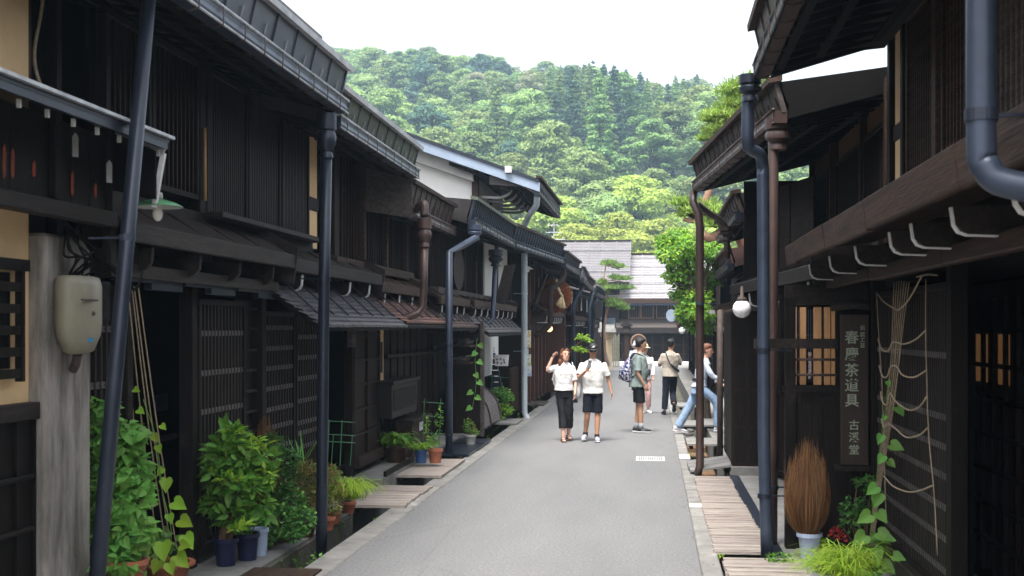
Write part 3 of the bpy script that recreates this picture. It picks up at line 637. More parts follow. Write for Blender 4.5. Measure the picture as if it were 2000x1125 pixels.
m_ = MB().frame(*FL)
for v in (600, 640, 682, 722, 762, 802, 842): z = zl(488, v); m_.box(yl(470), yl(504), -.06, .0, z - .025, z)
m_.box(yl(470), yl(504), -.09, -.06, .1, 2.3); m_.build('shelf_rack', 'slat', h)
post(h, FL, yl(507), 0, 2.4, .14, .05)
rl = [zl(541, v) for v in (640, 680, 718, 757, 797, 832, 872)]
lattice(h, FL, yl(512), yl(572), .25, 2.2, rl, .095)
rl = [zl(597, v) for v in (658, 698, 738, 781, 823, 843, 870)]
lattice(h, FL, yl(575), yl(622), .25, 2.2, rl, .095)
hbeam(h, FL, yl(372), yl(622), .02, .22, -.1, .04, 'woodh', 'sill')
# downpipes of house A
hopper(h, (-3.14, 11.62, 3.70), .20, .40, 'metaldk')
p1 = onG(625, 1060, -.02)
pipe(h, [(-3.14, 11.62, 3.70), (-3.13, 11.5, 2.5), (p1.x, p1.y + .05, .1), (p1.x, p1.y + .05, -.25)], .054, 'metaldk', [(p1.x, p1.y + .05, .13), (-3.13, 11.5, 2.5)])
tp = onX(290, 0, -3.15); bt = onX(190, 1125, -3.1); ext = bt + (bt - tp) * .22
tp2 = tp + (tp - bt) * .02
pipe(h, [tp2, tp * .5 + bt * .5, ext], .046, 'metaldk', [tp * .56 + bt * .44], collar='metal')

# ---- house B
h = thing('wooden_townhouse', 'dark house with green tinged fascia and glossy shingled lower roof behind the first straight downpipe', 'house', (-5, 15, 0))
MB().box(-10, -4.35, 13.95, 18.2, 0, 4.5).build('house_body', 'black', h)
eave(h, (-3.12, 12.12), (-3.14, 16.4), 4.05, 1, .30, 'metal', 'metalgn', 'trim', seam=.5)
MB().hexa([(-3.9, 16.42, 3.62), (-3.25, 16.42, 3.52), (-3.25, 16.46, 3.52), (-3.9, 16.46, 3.62), (-3.9, 16.42, 4.35), (-3.25, 16.42, 4.12), (-3.25, 16.46, 4.12), (-3.9, 16.46, 4.35)]).build('verge_board', 'greyw', h)
post(h, FL, yl(650), 2.8, 4.3, .2, .05, 'brown')
us = (658, 708, 752, 792)
for a, b in zip(us[:-1], us[1:]):
    boards(h, FL, yl(a) + .05, yl(b) - .05, 2.88, 4.2, .15, 'brown', True, 'upper_boards', -.03)
    post(h, FL, yl(b), 2.8, 4.3, .10, .04, 'brownh')
hbeam(h, FL, yl(640), yl(795), 2.78, 2.9, -.05, .12, 'brownh', 'sill_beam')
FBl = ((-3.86, 0), (-3.86, 1), 1)
low_eave(h, FL, 11.85, 15.9, 2.66, .36, 4, 'woodh', True, .24, beam2=False)
shingles(h, -3.84, 2.48, -3.2, 2.04, 11.62, 15.9, 'shingle', .085, .10, slats=7)
boards(h, FL, 14.75, 18.2, 2.3, 2.85, .3, 'wood', False, 'transom_boards', -.04)
grid_panel(h, FL, yl(624), yl(640), .1, 2.2, 1, 6, 'wood', 'side_panel', -.1)
MB().box(-4.34, -4.3, yl(640), yl(682), 0, 2.3).build('recessed_door', 'wood', h)
MB().box(-3.86, -3.8, yl(672), yl(681), 1.78, 2.0).build('door_lamp', 'greyw', h)
post(h, FL, yl(683), 0, 2.3, .12, .05, 'brown')
grid_panel(h, FL, yl(684), yl(734), .30, 2.25, 2, 6, 'brown', 'wall_panel', .05)
hbeam(h, FL, yl(684), yl(735), .2, .34, -.05, .12, 'brownh', 'sill')
plaster(h, FL, yl(735), yl(748), zl(741, 750), zl(741, 643), 'yellow', .02)
m_ = MB().frame(*FL); m_.box(yl(739), yl(743.5), 0, .03, zl(741, 728), zl(741, 668)); m_.build('peg_board', 'wood', h)
m_ = MB().box(-6, -3.95, 10.6, 14.2, 5.30, 5.46).box(-6, -3.9, 10.6, 14.25, 5.462, 5.49)
for k in range(13): m_.box(-3.95, -3.93, 10.62 + k * .29, 10.65 + k * .29, 5.30, 5.46)
m_.box(-6, -4.1, 10.8, 14.1, 4.9, 5.30)
m_.build('upper_roof_edge', 'metalbr', h)

# ---- house C (brown gutter)
h = thing('wooden_townhouse', 'brown house with brown painted gutter and rusty shingled lower roof, a mailbox in front', 'house', (-5, 19, 0))
MB().box(-10, -4.3, 18.25, 22.3, 0, 4.0).build('house_body', 'black', h)
eave(h, (-3.26, 16.55), (-3.24, 20.0), 3.56, 1, .36, 'metalbr', 'metalbr', 'brownh', seam=.4, lipm='metalbr', roof='metal')
us = (795, 822, 843, 862, 903)
for a, b in zip(us[:-1], us[1:]):
    boards(h, FL, yl(a) + .05, yl(b) - .05, 2.75, 4.0, .15, 'brown', True, 'upper_boards', -.03)
    post(h, FL, yl(b), 2.7, 4.1, .11, .04, 'brownh')
hbeam(h, FL, yl(792), yl(905), 2.7, 2.82, -.05, .12, 'greyw', 'sill_beam')
low_eave(h, FL, 16.0, 18.9, 2.58, .32, 3, 'brownh', True, .2, beam2=False)
shingles(h, -3.84, 2.46, -3.2, 2.06, 15.95, 19.2, mat('rusty_shingles', (.22, .10, .07), (.12, .085, .075), .55, 5), .085, .10, slats=5)
boards(h, FL, yl(750), 22.2, 0.1, 2.4, .5, 'brown', True, 'front_boards', 0)
hbeam(h, FL, yl(750), yl(858), zl(800, 694), zl(800, 688), -.02, .06, 'brownh', 'rail')
MB().box(-3.9, -3.3, 21.0, 21.1, 1.95, 2.15).build('canopy_beam', 'brownh', h)
pz = [(-3.26, 16.75, 3.66), (-3.12, 16.6, 3.72), (-3.10, 16.55, 3.55)]
pipe(h, smooth_pts(pz), .06, 'metalbr'); hopper(h, (-3.10, 16.55, 3.16), .20, .36, 'metalbr')
pipe(h, [(-3.10, 16.55, 3.12), (-3.12, 16.6, 2.6), (-3.13, 16.6, 2.32), (-3.2, 16.55, 2.22), (-3.45, 16.3, 2.12)], .052, 'metalbr')
# mailbox and little stool
o = thing('letter_box', 'dark wooden letter box with a sloped lid on the brown front wall', 'letter box', (-3.7, 18.6, .85))
ya, yb = yl(753, -3.75), yl(803, -3.75); za, zb = onX(778, 812, -3.7).z, onX(778, 748, -3.7).z
MB().box(-3.87, -3.66, ya, yb, za, zb).build('box', 'slat', o, bevel=.01); MB().box(-3.9, -3.62, ya - .08, yb + .08, zb + .001, zb + .05).build('lid', 'slat', o)
MB().box(-3.655, -3.65, ya + .1, yb - .1, za + .1, zb - .08).build('flap', 'wood', o)
o = thing('wooden_box', 'red brown wooden box with a small white label under the letter box', 'box', (-3.6, 18.8, .1))
MB().box(-3.8, -3.55, yl(760), yl(795), .1, .62).build('body', 'brownh', o); MB().box(-3.85, -3.5, yl(757), yl(797), .622, .66).build('lid', 'woodh', o)
MB().box(-3.549, -3.545, yl(775), yl(783), .45, .58).build('label_plate', 'wpaint', o)

# ---- house D (blue offset pipe) and its neighbour under the long gutter
h = thing('wooden_townhouse', 'weathered house in mid street with an oval plank board upstairs and a blue offset downpipe', 'house', (-5, 24, 0))
FD = ((-3.7, 0), (-3.7, 1), 1); yd = lambda u: onX(u, 640, -3.7).y; zd = lambda u, v: onX(u, v, -3.7).z
MB().box(-10, -4.0, 22.35, 31.9, 0, 3.9).build('house_body', 'black', h)
eave(h, (-2.92, 20.2), (-2.86, 25.6), 3.72, 1, .34, 'metaldk', 'metaldk', 'metalgn', seam=.22, lipm='metal')
eave(h, (-2.84, 25.7), (-2.30, 32.2), 3.72, 1, .36, 'metaldk', 'metaldk', 'brownh', seam=.3, lipm='metal')
boards(h, FD, 20.3, 25.3, 2.7, 3.9, .16, 'brown', True, 'upper_boards')
for u in (903, 925, 938): post(h, FD, yd(u), 2.6, 3.9, .14, .06, 'brown')
m_ = MB(); cx, cy, cz = -3.55, yd(882), zd(882, 525)
m_.loft([((-3.6, cy, cz), (0, .62, 0), (0, 0, .40)), ((-3.56, cy, cz), (0, .62, 0), (0, 0, .40))], 20)
m_.build('oval_signboard', 'brownh', h)
plaster(h, FD, yd(946), yd(965), 2.75, 4.0, 'white', .02); plaster(h, FD, yd(972), yd(990), 2.75, 4.0, 'white', .02)
post(h, FD, yd(968), 2.7, 4.0, .16, .06, 'brownh'); post(h, FD, yd(994), 2.6, 3.9, .2, .06, 'brown')
hbeam(h, FD, 20.3, 31.8, 2.55, 2.72, -.05, .14, 'greyw', 'sill_beam')
low_eave(h, FD, 19.3, 22.4, 2.48, .36, 4, 'brownh', True, .2, beam2=False, endboard=False)
low_eave(h, FD, 22.6, 29.6, 2.48, .42, 8, 'brownh', True, .2, beam2=False)
shingles(h, -3.7, 2.40, -3.15, 2.02, 19.3, 22.4, mat('brown_shingles', (.12, .08, .065), (.07, .05, .045), .5, 5), .09, .11, slats=6)
shingles(h, -3.64, 2.38, -3.02, 1.90, 22.6, 29.2, mat('grey_shingles', (.15, .14, .145), (.09, .08, .085), .55, 5), .09, .12, slats=9)
MB().box(-3.75, -3.12, 22.2, 22.3, .05, 2.1).build('wing_wall', 'brown', h); MB().box(-3.12, -3.06, 22.15, 22.3, .05, 2.15).build('wing_post', 'greyw', h)
MB().box(-3.7, -3.1, 29.4, 29.5, .05, 2.1).build('wing_wall', 'brown', h)
boards(h, FD, 22.4, 29.4, 0, .9, .3, 'wood', True, 'front_boards', -.1)
g1 = onX(877, 908, -3.18)
pipe(h, [(-2.92, 20.3, 3.70), (-2.93, 20.22, 3.52), (-3.10, 19.8, 3.36), (-3.18, g1.y, 3.22), (-3.18, g1.y, -.3)], .058, 'metal', [(-3.18, g1.y, 1.75), (-3.18, g1.y, .35)])
hopper(h, (-2.95, 20.28, 3.52), .24, .22, 'metal')
pipe(h, [(-3.15, 24.6, 3.5), (-3.2, 24.5, 2.2), (-3.3, 24.0, 2.05)], .05, 'metal'); hopper(h, (-3.15, 24.6, 3.3), .3, .3, 'metaldk')
a = onX(988, 520, -3.2)
MB().hexa([onY(967, 588, 27), onY(990, 590, 27), onY(990, 590, 27.1), onY(967, 588, 27.1), onY(985, 518, 26.6), onY(1008, 516, 26.6), onY(1008, 516, 26.7), onY(985, 518, 26.7)]).build('leaning_board', 'greyw', h)
# things in front of it
o = thing('bundle_shelf', 'rack with pale bundles of cut wood by the blue offset pipe', 'shelf', (-3.5, 21.6, 1.5))
for z in (1.42, 1.72, 1.98): MB().box(-3.7, -3.2, 21.4, 22.1, z - .03, z).build('shelf', 'brownh', o)
m_ = MB()
for z in (1.42, 1.72):
    for k in range(26): x = random.uniform(-3.66, -3.24); q = random.uniform(.02, .13); m_.beam((x, 21.42, z + q), (x + random.uniform(-.04, .04), 22.0, z + q), .035, .03)
m_.build('bundle', 'greyw', o)
o = thing('plank_guard', 'silvered curved plank guard leaning over the ditch wall beside the white pot', 'plank guard', (-3.5, 24, 0))
m_ = MB()
for k in range(9):
    ya = 22.6 + k * .36
    prof = smooth_pts([(-3.62, 0, .78), (-3.45, 0, .68), (-3.28, 0, .45), (-3.2, 0, .10)], 3)
    for a, b in zip(prof[:-1], prof[1:]): m_.hexa([(a.x - .02, ya, a.z), (a.x, ya, a.z), (b.x, ya, b.z), (b.x - .02, ya, b.z), (a.x - .02, ya + .345, a.z), (a.x, ya + .345, a.z), (b.x, ya + .345, b.z), (b.x - .02, ya + .345, b.z)])
m_.prism([(-3.64, 22.58, .02), (-3.64, 22.58, .78), (-3.45, 22.58, .68), (-3.28, 22.58, .45), (-3.2, 22.58, .10), (-3.2, 22.58, .02)], (0, .02, 0))
m_.build('planks', mat('silver_planks', (.24, .21, .205), (.13, .11, .105), .8, 4, (9, .8, 9), bump=.4), o); m_ = MB()
for yy in (22.62, 24.2, 25.8):
    q = [(p.x + .015, yy, p.z + .01) for p in smooth_pts([(-3.62, 0, .78), (-3.45, 0, .68), (-3.28, 0, .45), (-3.2, 0, .10)], 3)]; MB().tube(q, .02, 6).build('rail', 'greyw', o)
o = thing('slatted_screen', 'black stepped slat screen narrowing upward beside the light grey downpipe', 'screen', (-3.3, 27.2, 0)); m_ = MB()
for k in range(12):
    z = .06 + k * .13; i = k * .03; m_.box(-3.62 + i * .4, -3.16 - i, 26.9, 27.0, z, z + .11)
m_.build('slats', 'metaldk', o)
o = thing('paper_sign', 'white paper sign with dark writing hanging in the dark shop front', 'sign', tuple(onY(979, 703, 26)))
a = onY(967, 693, 26); b = onY(992, 715, 26)
MB().hexa([(a.x, 26, b.z), (b.x, 26, b.z), (b.x, 26.03, b.z), (a.x, 26.03, b.z), (a.x - .02, 26, a.z), (b.x + .02, 26, a.z), (b.x + .02, 26.03, a.z), (a.x - .02, 26.03, a.z)]).build('panel', 'wpaint', o)
m_ = MB()
for x, z in ((.04, .14), (.12, .15), (.19, .13), (.05, .07), (.13, .06), (.2, .08)): m_.box(a.x + x - .02, a.x + x + .02, 25.994, 25.998, b.z + z - .008, b.z + z + .008).box(a.x + x - .006, a.x + x + .006, 25.993, 25.998, b.z + z - .025, b.z + z + .025)
m_.build('writing', 'black', o)
for (u0, v0, u1, v1), c, lb in (((1022, 646, 1036, 678), (.55, .42, .12), 'yellow and white food poster on the wall past the grey downpipe, topmost of the column'), ((1022, 682, 1031, 692), (.45, .55, .62), 'small pale blue notice between two posters by the grey downpipe'),
                            ((1022, 693, 1036, 713), (.42, .45, .16), 'olive green poster on the wall past the grey downpipe'), ((1022, 715, 1037, 734), (.35, .42, .62), 'blue and white poster, lowest of the column by the grey downpipe')):
    a = onY(u0, v0, 28.6); b = onY(u1, v1, 28.6); o = thing('poster', lb, 'poster', (a.x, 28.6, b.z))
    MB().box(a.x, b.x, 28.6, 28.615, b.z, a.z).build('sheet', mat('poster_print', c, (.75, .73, .68), .6, 9, lo=.45, hi=.5), o)
    MB().box(a.x - .01, b.x + .01, 28.616, 28.63, b.z - .01, a.z + .01).build('backing', 'wpaint', o)

# ---- white storehouse behind, its gable to the camera
h = thing('white_storehouse', 'tall white plastered storehouse with pale blue verge board rising above the low roofs', 'house', (-5, 29, 0))
sl_ = (onY(1060, 360, 27).z - onY(820, 275, 27).z) / (onY(1060, 360, 27).x - onY(820, 275, 27).x)
xe, ze = -2.42, onY(1060, 372, 27).z; rz_ = lambda x: ze + sl_ * (x - xe)
MB().prism([(-12, 27.0, 0), (-3.9, 27.0, 0), (-3.9, 27.0, rz_(-3.9) + .05), (-8.2, 27, rz_(-8.2) + .05), (-12, 27, rz_(-8.2) + .05 + sl_ * 3.8)], (0, 5.0, 0)).build('wall', 'white', h)
m_ = MB()
m_.prism([(xe, 26.4, ze + .0), (xe, 26.4, ze + .13), (-8.2, 26.4, rz_(-8.2) + .13 + .0), (-13, 26.4, rz_(-8.2) + .13 + sl_ * 4.8), (-13, 26.4, rz_(-8.2) + sl_ * 4.8), (-8.2, 26.4, rz_(-8.2))], (0, 5.8, 0))
rp = m_.build('roof', 'roofd', h)
m_ = MB(); m_.prism([(xe, 26.36, ze - .10), (xe, 26.36, ze + .10), (-8.2, 26.36, rz_(-8.2) + .12), (-8.2, 26.36, rz_(-8.2) - .14)], (0, .04, 0)); m_.build('verge_board', 'metalpale', rp)
m_ = MB(); m_.prism([(xe - .02, 26.33, ze + .102), (xe - .02, 26.33, ze + .17), (-8.2, 26.33, rz_(-8.2) + .19), (-8.2, 26.33, rz_(-8.2) + .122)], (0, .1, 0)); m_.build('verge_trim', 'metaldk', rp)
m_ = MB(); a = onY(1048, 335, 26.4); 
m_.prism([(-3.92, 26.7, rz_(-3.92) - .02), (-3.92, 26.7, rz_(-3.92) - .36), (-6.2, 26.7, rz_(-6.2) - .38), (-6.2, 26.7, rz_(-6.2) - .05)], (0, .3, 0)); m_.build('cornice', 'cornice', h)
MB().box(-3.98, -3.84, 26.9, 27.1, 3.5, rz_(-3.9)).build('corner_post', 'brownh', h)
m_ = MB()
for k in range(5): yy = 27.2 + k * .9; MB().tube(smooth_pts([(-3.8, yy, 4.95), (-3.4, yy, 4.93), (-3.2, yy, 5.0), (-3.12, yy, 5.12)], 4), .035, 6).build('curved_bracket', 'wpaint', h, smooth=True)
MB().box(-3.3, -3.15, 26.5, 32.1, 5.05, 5.2).build('eave_purlin', 'brownh', h)
eave(h, (xe, 26.4), (xe + .02, 32.1), ze - .16, 1, .26, 'metaldk', 'brownh', 'brownh', seam=.3, ridge=.4, slope=-sl_, hip=False, lipm='metal')
plaster(h, ((-3.88, 0), (-3.88, 1), 1), 27.3, 28.9, 4.0, 5.0, 'white', .03); plaster(h, ((-3.88, 0), (-3.88, 1), 1), 29.2, 31.5, 4.0, 5.0, 'white', .03)
m_ = MB().frame((-3.82, 0), (-3.82, 1), 1); m_.box(28.1, 28.7, 0, .03, 4.2, 4.75).build('window', 'metaldk', h)
post(h, ((-3.85, 0), (-3.85, 1), 1), 29.05, 3.9, 5.1, .2, .05, 'brownh')
MB().ball((-4.05, 26.85, 5.45), .09, .03, .12).build('red_alarm_lamp', mat('red_lamp', (.3, .03, .02), None, .3), h, smooth=True)
a = onY(993, 331, 26.3); MB().box(a.x - .07, a.x + .07, 26.25, 26.35, a.z - .07, a.z + .07).build('flood_light', 'wpaint', h)
pipe(h, [(-2.5, 26.6, ze - .1), (-2.52, 26.7, ze - .35), (-2.75, 27.2, ze - .55), (-2.87, 27.5, ze - .75), (-2.87, 27.5, .12), (-2.80, 27.4, .0), (-2.74, 27.3, -.08)], .07, 'zinc', [(-2.87, 27.5, 1.5), (-2.87, 27.5, 2.8)], collar='zinc')
boards(h, ((-3.2, 0), (-3.2, 1), 1), 27.9, 29.3, .05, 1.1, .2, 'brownh', True, 'low_boards')

# ---- brewery house with the cedar ball
h = thing('wooden_townhouse', 'brown brewery house with a cedar ball under its eave and heavy brown posts', 'house', (-5, 35, 0))
FE = ((-3.3, 0), (-3.3, 1), 1); ye = lambda u: onX(u, 640, -3.3).y
MB().box(-10, -3.75, 32.3, 40, 0, 4.0).build('house_body', 'black', h)
eave(h, (-2.26, 32.3), (-2.2, 37.6), 3.62, 1, .3, 'metaldk', 'metaldk', 'brownh', seam=.4, lipm='metal')
eave(h, (-2.1, 37.8), (-2.35, 47), 3.45, 1, .32, 'metaldk', 'roof', 'metaldk', seam=.5, lipm='lip')
M['redw'] = mat('reddish_old_timber', (.11, .048, .032), (.05, .022, .016), .6, 3, V3, bump=.3, spec=.2)
for k in range(6): post(h, FE, 32.6 + k * 1.15, 0, 3.8, .2, .06, 'redw')
for k in range(5): boards(h, FE, 32.75 + k * 1.15, 33.6 + k * 1.15, .3, 1.9, .2, 'brown', True, 'front_boards', -.06)
for k in range(4): plaster(h, FE, 33.0 + k * 1.3, 33.25 + k * 1.3, 2.7, 3.5, 'yellow', .0)
for k in range(3): MB().beam((-3.25, 33.2 + k * 1.1, 2.5), (-2.9, 33.6 + k * 1.1, 3.5), .1, .08).build('brace', 'brownh', h)
low_eave(h, FE, 32.3, 38.4, 2.42, .55, 9, 'brownh', True, .3, beam2=False)
hbeam(h, FE, 32.3, 39, 1.95, 2.15, -.05, .05, 'brown')
MB().box(-3.3, -2.75, 38.6, 38.9, 0, 2.6).build('end_pillar', 'redw', h)
pipe(h, smooth_pts([(-2.35, 32.6, 3.6), (-2.36, 32.5, 3.35), (-2.45, 32.4, 3.2), (-2.66, 32.3, 3.05), (-2.68, 32.3, 2.8), (-2.68, 32.3, 2.2), (-2.8, 32.3, 2.0), (-3.1, 32.3, 1.8)], 4), .07, 'brownh')
m_ = MB()
c = onY(1084, 578, 34.5)
o = thing('cedar_ball', 'rust brown ball of cedar twigs hanging under the brewery eave with a straw rope', 'cedar ball', tuple(c))
d = rdir(5200); co = leaf_co(np.array(c) + d * .40, _unit(d + .35 * rng.normal(size=d.shape)), rdir(5200), np.full(5200, .09), np.full(5200, .03))
M['cb'] = leafmat('brown_cedar_twig', (.42, .14, .055), (.25, .08, .03), tr=.1); link(numesh('twigs', co, LF, 6, o, ['cb']), 'twigs', o)
MB().ball(c, .41).build('core', 'cb', o, smooth=True)
r_ = onY(1093, 575, 34.0)
o = thing('straw_tassel', 'cream straw rope with knotted tassels in front of the cedar ball', 'straw rope', tuple(r_)); m_ = MB()
m_.tube(smooth_pts([onY(1086, 545, 34), onY(1088, 558, 33.95), onY(1094, 572, 33.9), onY(1099, 580, 33.9)]), .035, 8); m_.build('rope', mat('cream_straw', (.62, .50, .30), (.45, .34, .18), .8, 14, emis=None), o, smooth=True)
for u0, v0, u1, v1 in ((1098, 578, 1088, 597), (1099, 580, 1100, 602), (1097, 578, 1093, 600)):
    MB().tube([onY(u0, v0, 33.9), onY((u0 + u1) / 2, (v0 + v1) / 2, 33.88), onY(u1, v1, 33.88)], [.02, .05, .07], 8).build('tassel', bpy.data.materials['cream_straw'], o, smooth=True)
o = thing('globe_lamp', 'warm lit globe lamp under the far left lower eave near the woman in black', 'lamp', tuple(onY(1073, 642, 33)))
MB().ball(onY(1073, 642, 33), .09).build('globe', mat('warm_globe', (.8, .6, .3), None, .4, emis=((1, .62, .25), .9)), o, smooth=True); MB().tube([onY(1073, 642, 33), onY(1073, 630, 33)], .02, 6).build('stem', 'iron', o)
for u, v, Y_, lbl in ((1031, 525, 29, 'small white and green enamel lamp on the grey downpipe corner'),):
    c = onY(u, v, Y_); o = thing('wall_lamp', lbl, 'lamp', tuple(c)); MB().lathe(c, [(.02, .06), (.12, .0), (.13, -.01)], 14).build('shade', 'enamelw', o, smooth=True)
    MB().ball(c + Vector((0, 0, -.04)), .04).build('bulb', 'bulb', o, smooth=True); MB().tube(smooth_pts([c + Vector((0, 0, .06)), c + Vector((-.08, 0, .12)), c + Vector((-.2, 0, .1))]), .012, 6).build('arm', 'iron', o)

# ---- farther left houses
def far_house(label, x0, y0, y1, zg, gx, side, fas, trim, roof='roofd', wallm='brown', zlow=2.4, plast=None, n=4):
    cx = x0 + (-3 if side > 0 else 3); h = thing('wooden_townhouse', label, 'house', (cx, y0, 0)); fr = ((x0, 0), (x0, 1), 1) if side > 0 else ((x0, 0), (x0, 1), -1)
    MB().box(min(x0 - side * 6, x0 - side * .35), max(x0 - side * 6, x0 - side * .35), y0, y1, 0, zg + .2).build('house_body', 'black', h)
    eave(h, (gx, y0), (gx, y1), zg, side, .28, 'metaldk', fas, trim, seam=.5, lipm='metal', roof=roof, ridge=3.6)
    L_ = (y1 - y0) / n
    for k in range(n):
        a, b = y0 + k * L_, y0 + (k + 1) * L_
        post(h, fr, a + .1, 0, zg, .16, .05, wallm)
        (lattice(h, fr, a + .2, b - .05, .6, 2.1, (1.1, 1.6), .14, .04) if k % 2 else boards(h, fr, a + .2, b - .05, .2, 2.1, .25, wallm))
        (plaster(h, fr, a + .2, b - .05, 2.75, zg, plast) if plast and k % 2 else boards(h, fr, a + .2, b - .05, 2.75, zg, .2, wallm, True, 'upper_boards'))
    low_eave(h, fr, y0 + .05, y1 - .1, zlow, .55, max(3, int((y1 - y0) / .8)), 'brownh', True, .28, beam2=False)
    return h
h = far_house('distant left house with a dull red roof edge and white plastered panels', -3.1, 40.3, 48, 3.45, -2.25, 1, 'roofred', 'roofred', 'roofred', 'brown', 2.35, 'white')
pipe(h, [(-2.3, 41, 3.4), (-2.5, 40.9, 3.1), (-2.62, 40.8, 2.8), (-2.62, 40.8, -.2)], .07, 'metal')
pipe(h, [(-2.3, 47.0, 3.4), (-2.35, 46.9, 3.1), (-2.4, 46.8, 2.9), (-2.4, 46.8, -.2)], .07, 'metal')
h = far_house('farthest left house before the fence, slate roof over grey brown walls', -3.0, 48.4, 57, 3.3, -2.15, 1, 'metaldk', 'roof', 'roof', 'brownh', 2.3, 'white')
pipe(h, [(-2.2, 49, 3.2), (-2.35, 49, 2.9), (-2.4, 49, -.2)], .07, 'metaldk')
pipe(h, [(-2.2, 56.8, 3.2), (-2.25, 56.8, 2.9), (-2.3, 56.8, -.2)], .08, 'metaldk')
a = onY(1200, 628, 57)
o = thing('street_mirror_post', 'slim white bent post with a pale green lamp box before the fence', 'post', (a.x, 57.2, 0))
MB().tube([onY(1179, 640, 57), onY(1178, 672, 57), onY(1190, 715, 57)], .06, 8).build('pole', 'wpaint', o, smooth=True)
MB().box(onY(1183, 0, 57).x, onY(1201, 0, 57).x, 56.9, 57.4, onY(0, 634, 57).z, onY(0, 622, 57).z).build('lamp_box', 'metalpale', o); MB().tube([onY(1173, 624, 57), onY(1186, 628, 57)], .09, 8).build('spot_light', 'wpaint', o)

# ---- buildings closing the street
def seam_roof(root, x0, x1, y0, z0, y1, z1, n, mt='roof', battens=4):
    m = MB(); m.hexa([(x0, y0, z0 - .1), (x1, y0, z0 - .1), (x1, y1, z1 - .1), (x0, y1, z1 - .1), (x0, y0, z0), (x1, y0, z0), (x1, y1, z1), (x0, y1, z1)])
    for k in range(n + 1):
        x = x0 + k * (x1 - x0) / n; m.beam((x, y0, z0 + .02), (x, y1, z1 + .02), .05, .06)
    r = m.build('roof', mt, root); b = MB()
    for k in range(battens):
        t = (k + .5) / battens; b.beam((x0, y0 + (y1 - y0) * t, z0 + (z1 - z0) * t + .09), (x1, y0 + (y1 - y0) * t, z0 + (z1 - z0) * t + .09), .08, .04)
    b.build('snow_rail', 'lip', r); s = MB()
    for k in range(26):
        t = k / 26; s.beam((x0, y0 + (y1 - y0) * t, z0 + (z1 - z0) * t + .006), (x1, y0 + (y1 - y0) * t, z0 + (z1 - z0) * t + .006), .02, .016)
    s.build('sheet_joint', 'metaldk', r); return r
Y0 = 75.
h = thing('wooden_townhouse', 'wide house closing the street with pale seamed roof and a row of latticed upper windows', 'house', (0, Y0, 0))
xa, xb = onY(1213, 0, Y0).x, onY(1400, 0, Y0).x + 2; ze_ = onY(0, 584, Y0).z; zr = onY(0, 507, Y0 + 6).z
MB().box(xa, xb, Y0, Y0 + 9, -.1, ze_).build('wall', 'brown', h)
seam_roof(h, xa - .9, xb, Y0 - .9, ze_ - .1, Y0 + 5.5, zr, 12, 'roofpale', 5)
MB().box(xa - .9, xb, Y0 + 5.4, Y0 + 5.7, zr - .1, zr + .12).build('ridge_cap', 'roofd', h)
MB().box(xa - .9, xb, Y0 - 1.0, Y0 - .9, ze_ - .38, ze_ - .10).build('eave_board', 'brownh', h)
MB().box(xa - .9, xb, Y0 - 1.06, Y0 - 1.0, ze_ - .52, ze_ - .40).build('gutter', 'metaldk', h)
FF = ((xa, Y0), (xa + 1, Y0), 1)
zw0, zw1 = onY(0, 623, Y0).z, onY(0, 597, Y0).z
pale = mat('pale_curtain', (.42, .45, .43), (.3, .33, .32), .8, 5); M['pale'] = pale; M['tan'] = mat('tan_window_frame', (.25, .15, .09), (.17, .10, .06), .7, 4)
for a, b in ((1227, 1251), (1251.5, 1277), (1281.5, 1306), (1310, 1334)):
    lattice(h, FF, onY(a, 0, Y0).x - xa, onY(b, 0, Y0).x - xa, zw0, zw1, (), .11, .03, 'greyw', 'tan', 'lattice_window', 'pale', w0=.06)
zz1, zz2, zz3 = onY(0, 629, Y0).z, onY(0, 641, Y0).z, onY(0, 650, Y0).z
MB().hexa([(xa - .3, Y0 - 1.0, zz2), (xb, Y0 - 1.0, zz2), (xb, Y0, zz1 + .1), (xa - .3, Y0, zz1 + .1), (xa - .3, Y0 - 1.0, zz2 + .05), (xb, Y0 - 1.0, zz2 + .05), (xb, Y0, zz1 + .15), (xa - .3, Y0, zz1 + .15)]).build('lower_roof', 'greyw', h)
MB().box(xa - .3, xb, Y0 - 1.06, Y0 - 1.0, zz3, zz2 + .04).build('lower_eave_board', 'slat', h)
m_ = MB().frame(*FF)
for k in range(14): m_.box(k * .62, k * .62 + .08, .0, .08, -.05, 1.5)
m_.build('post_row', 'brownh', h)
MB().frame(*FF).box(0, 9, -.0, .05, .95, 1.0).box(0, 9, 0, .05, .4, .45).build('rail', 'brownh', h)
h = thing('wooden_townhouse', 'house with a high lavender grey seamed roof left of the street end', 'house', (-6, 70, 0))
x1_, z1_, z0_ = onY(1230, 0, 76).x, onY(0, 481, 80).z, onY(0, 556, 74).z
MB().box(-14, x1_ - .6, 74.6, 84, -.1, z0_).build('wall', 'brown', h)
seam_roof(h, -14, x1_, 73.8, z0_ - .1, 80, z1_, 14, 'roof', 2)
MB().box(-14, x1_ + .05, 79.9, 80.2, z1_ - .1, z1_ + .1).build('ridge_cap', 'roofd', h)
MB().box(-14, x1_, 73.7, 73.8, z0_ - .3, z0_).build('eave_board', 'slat', h)
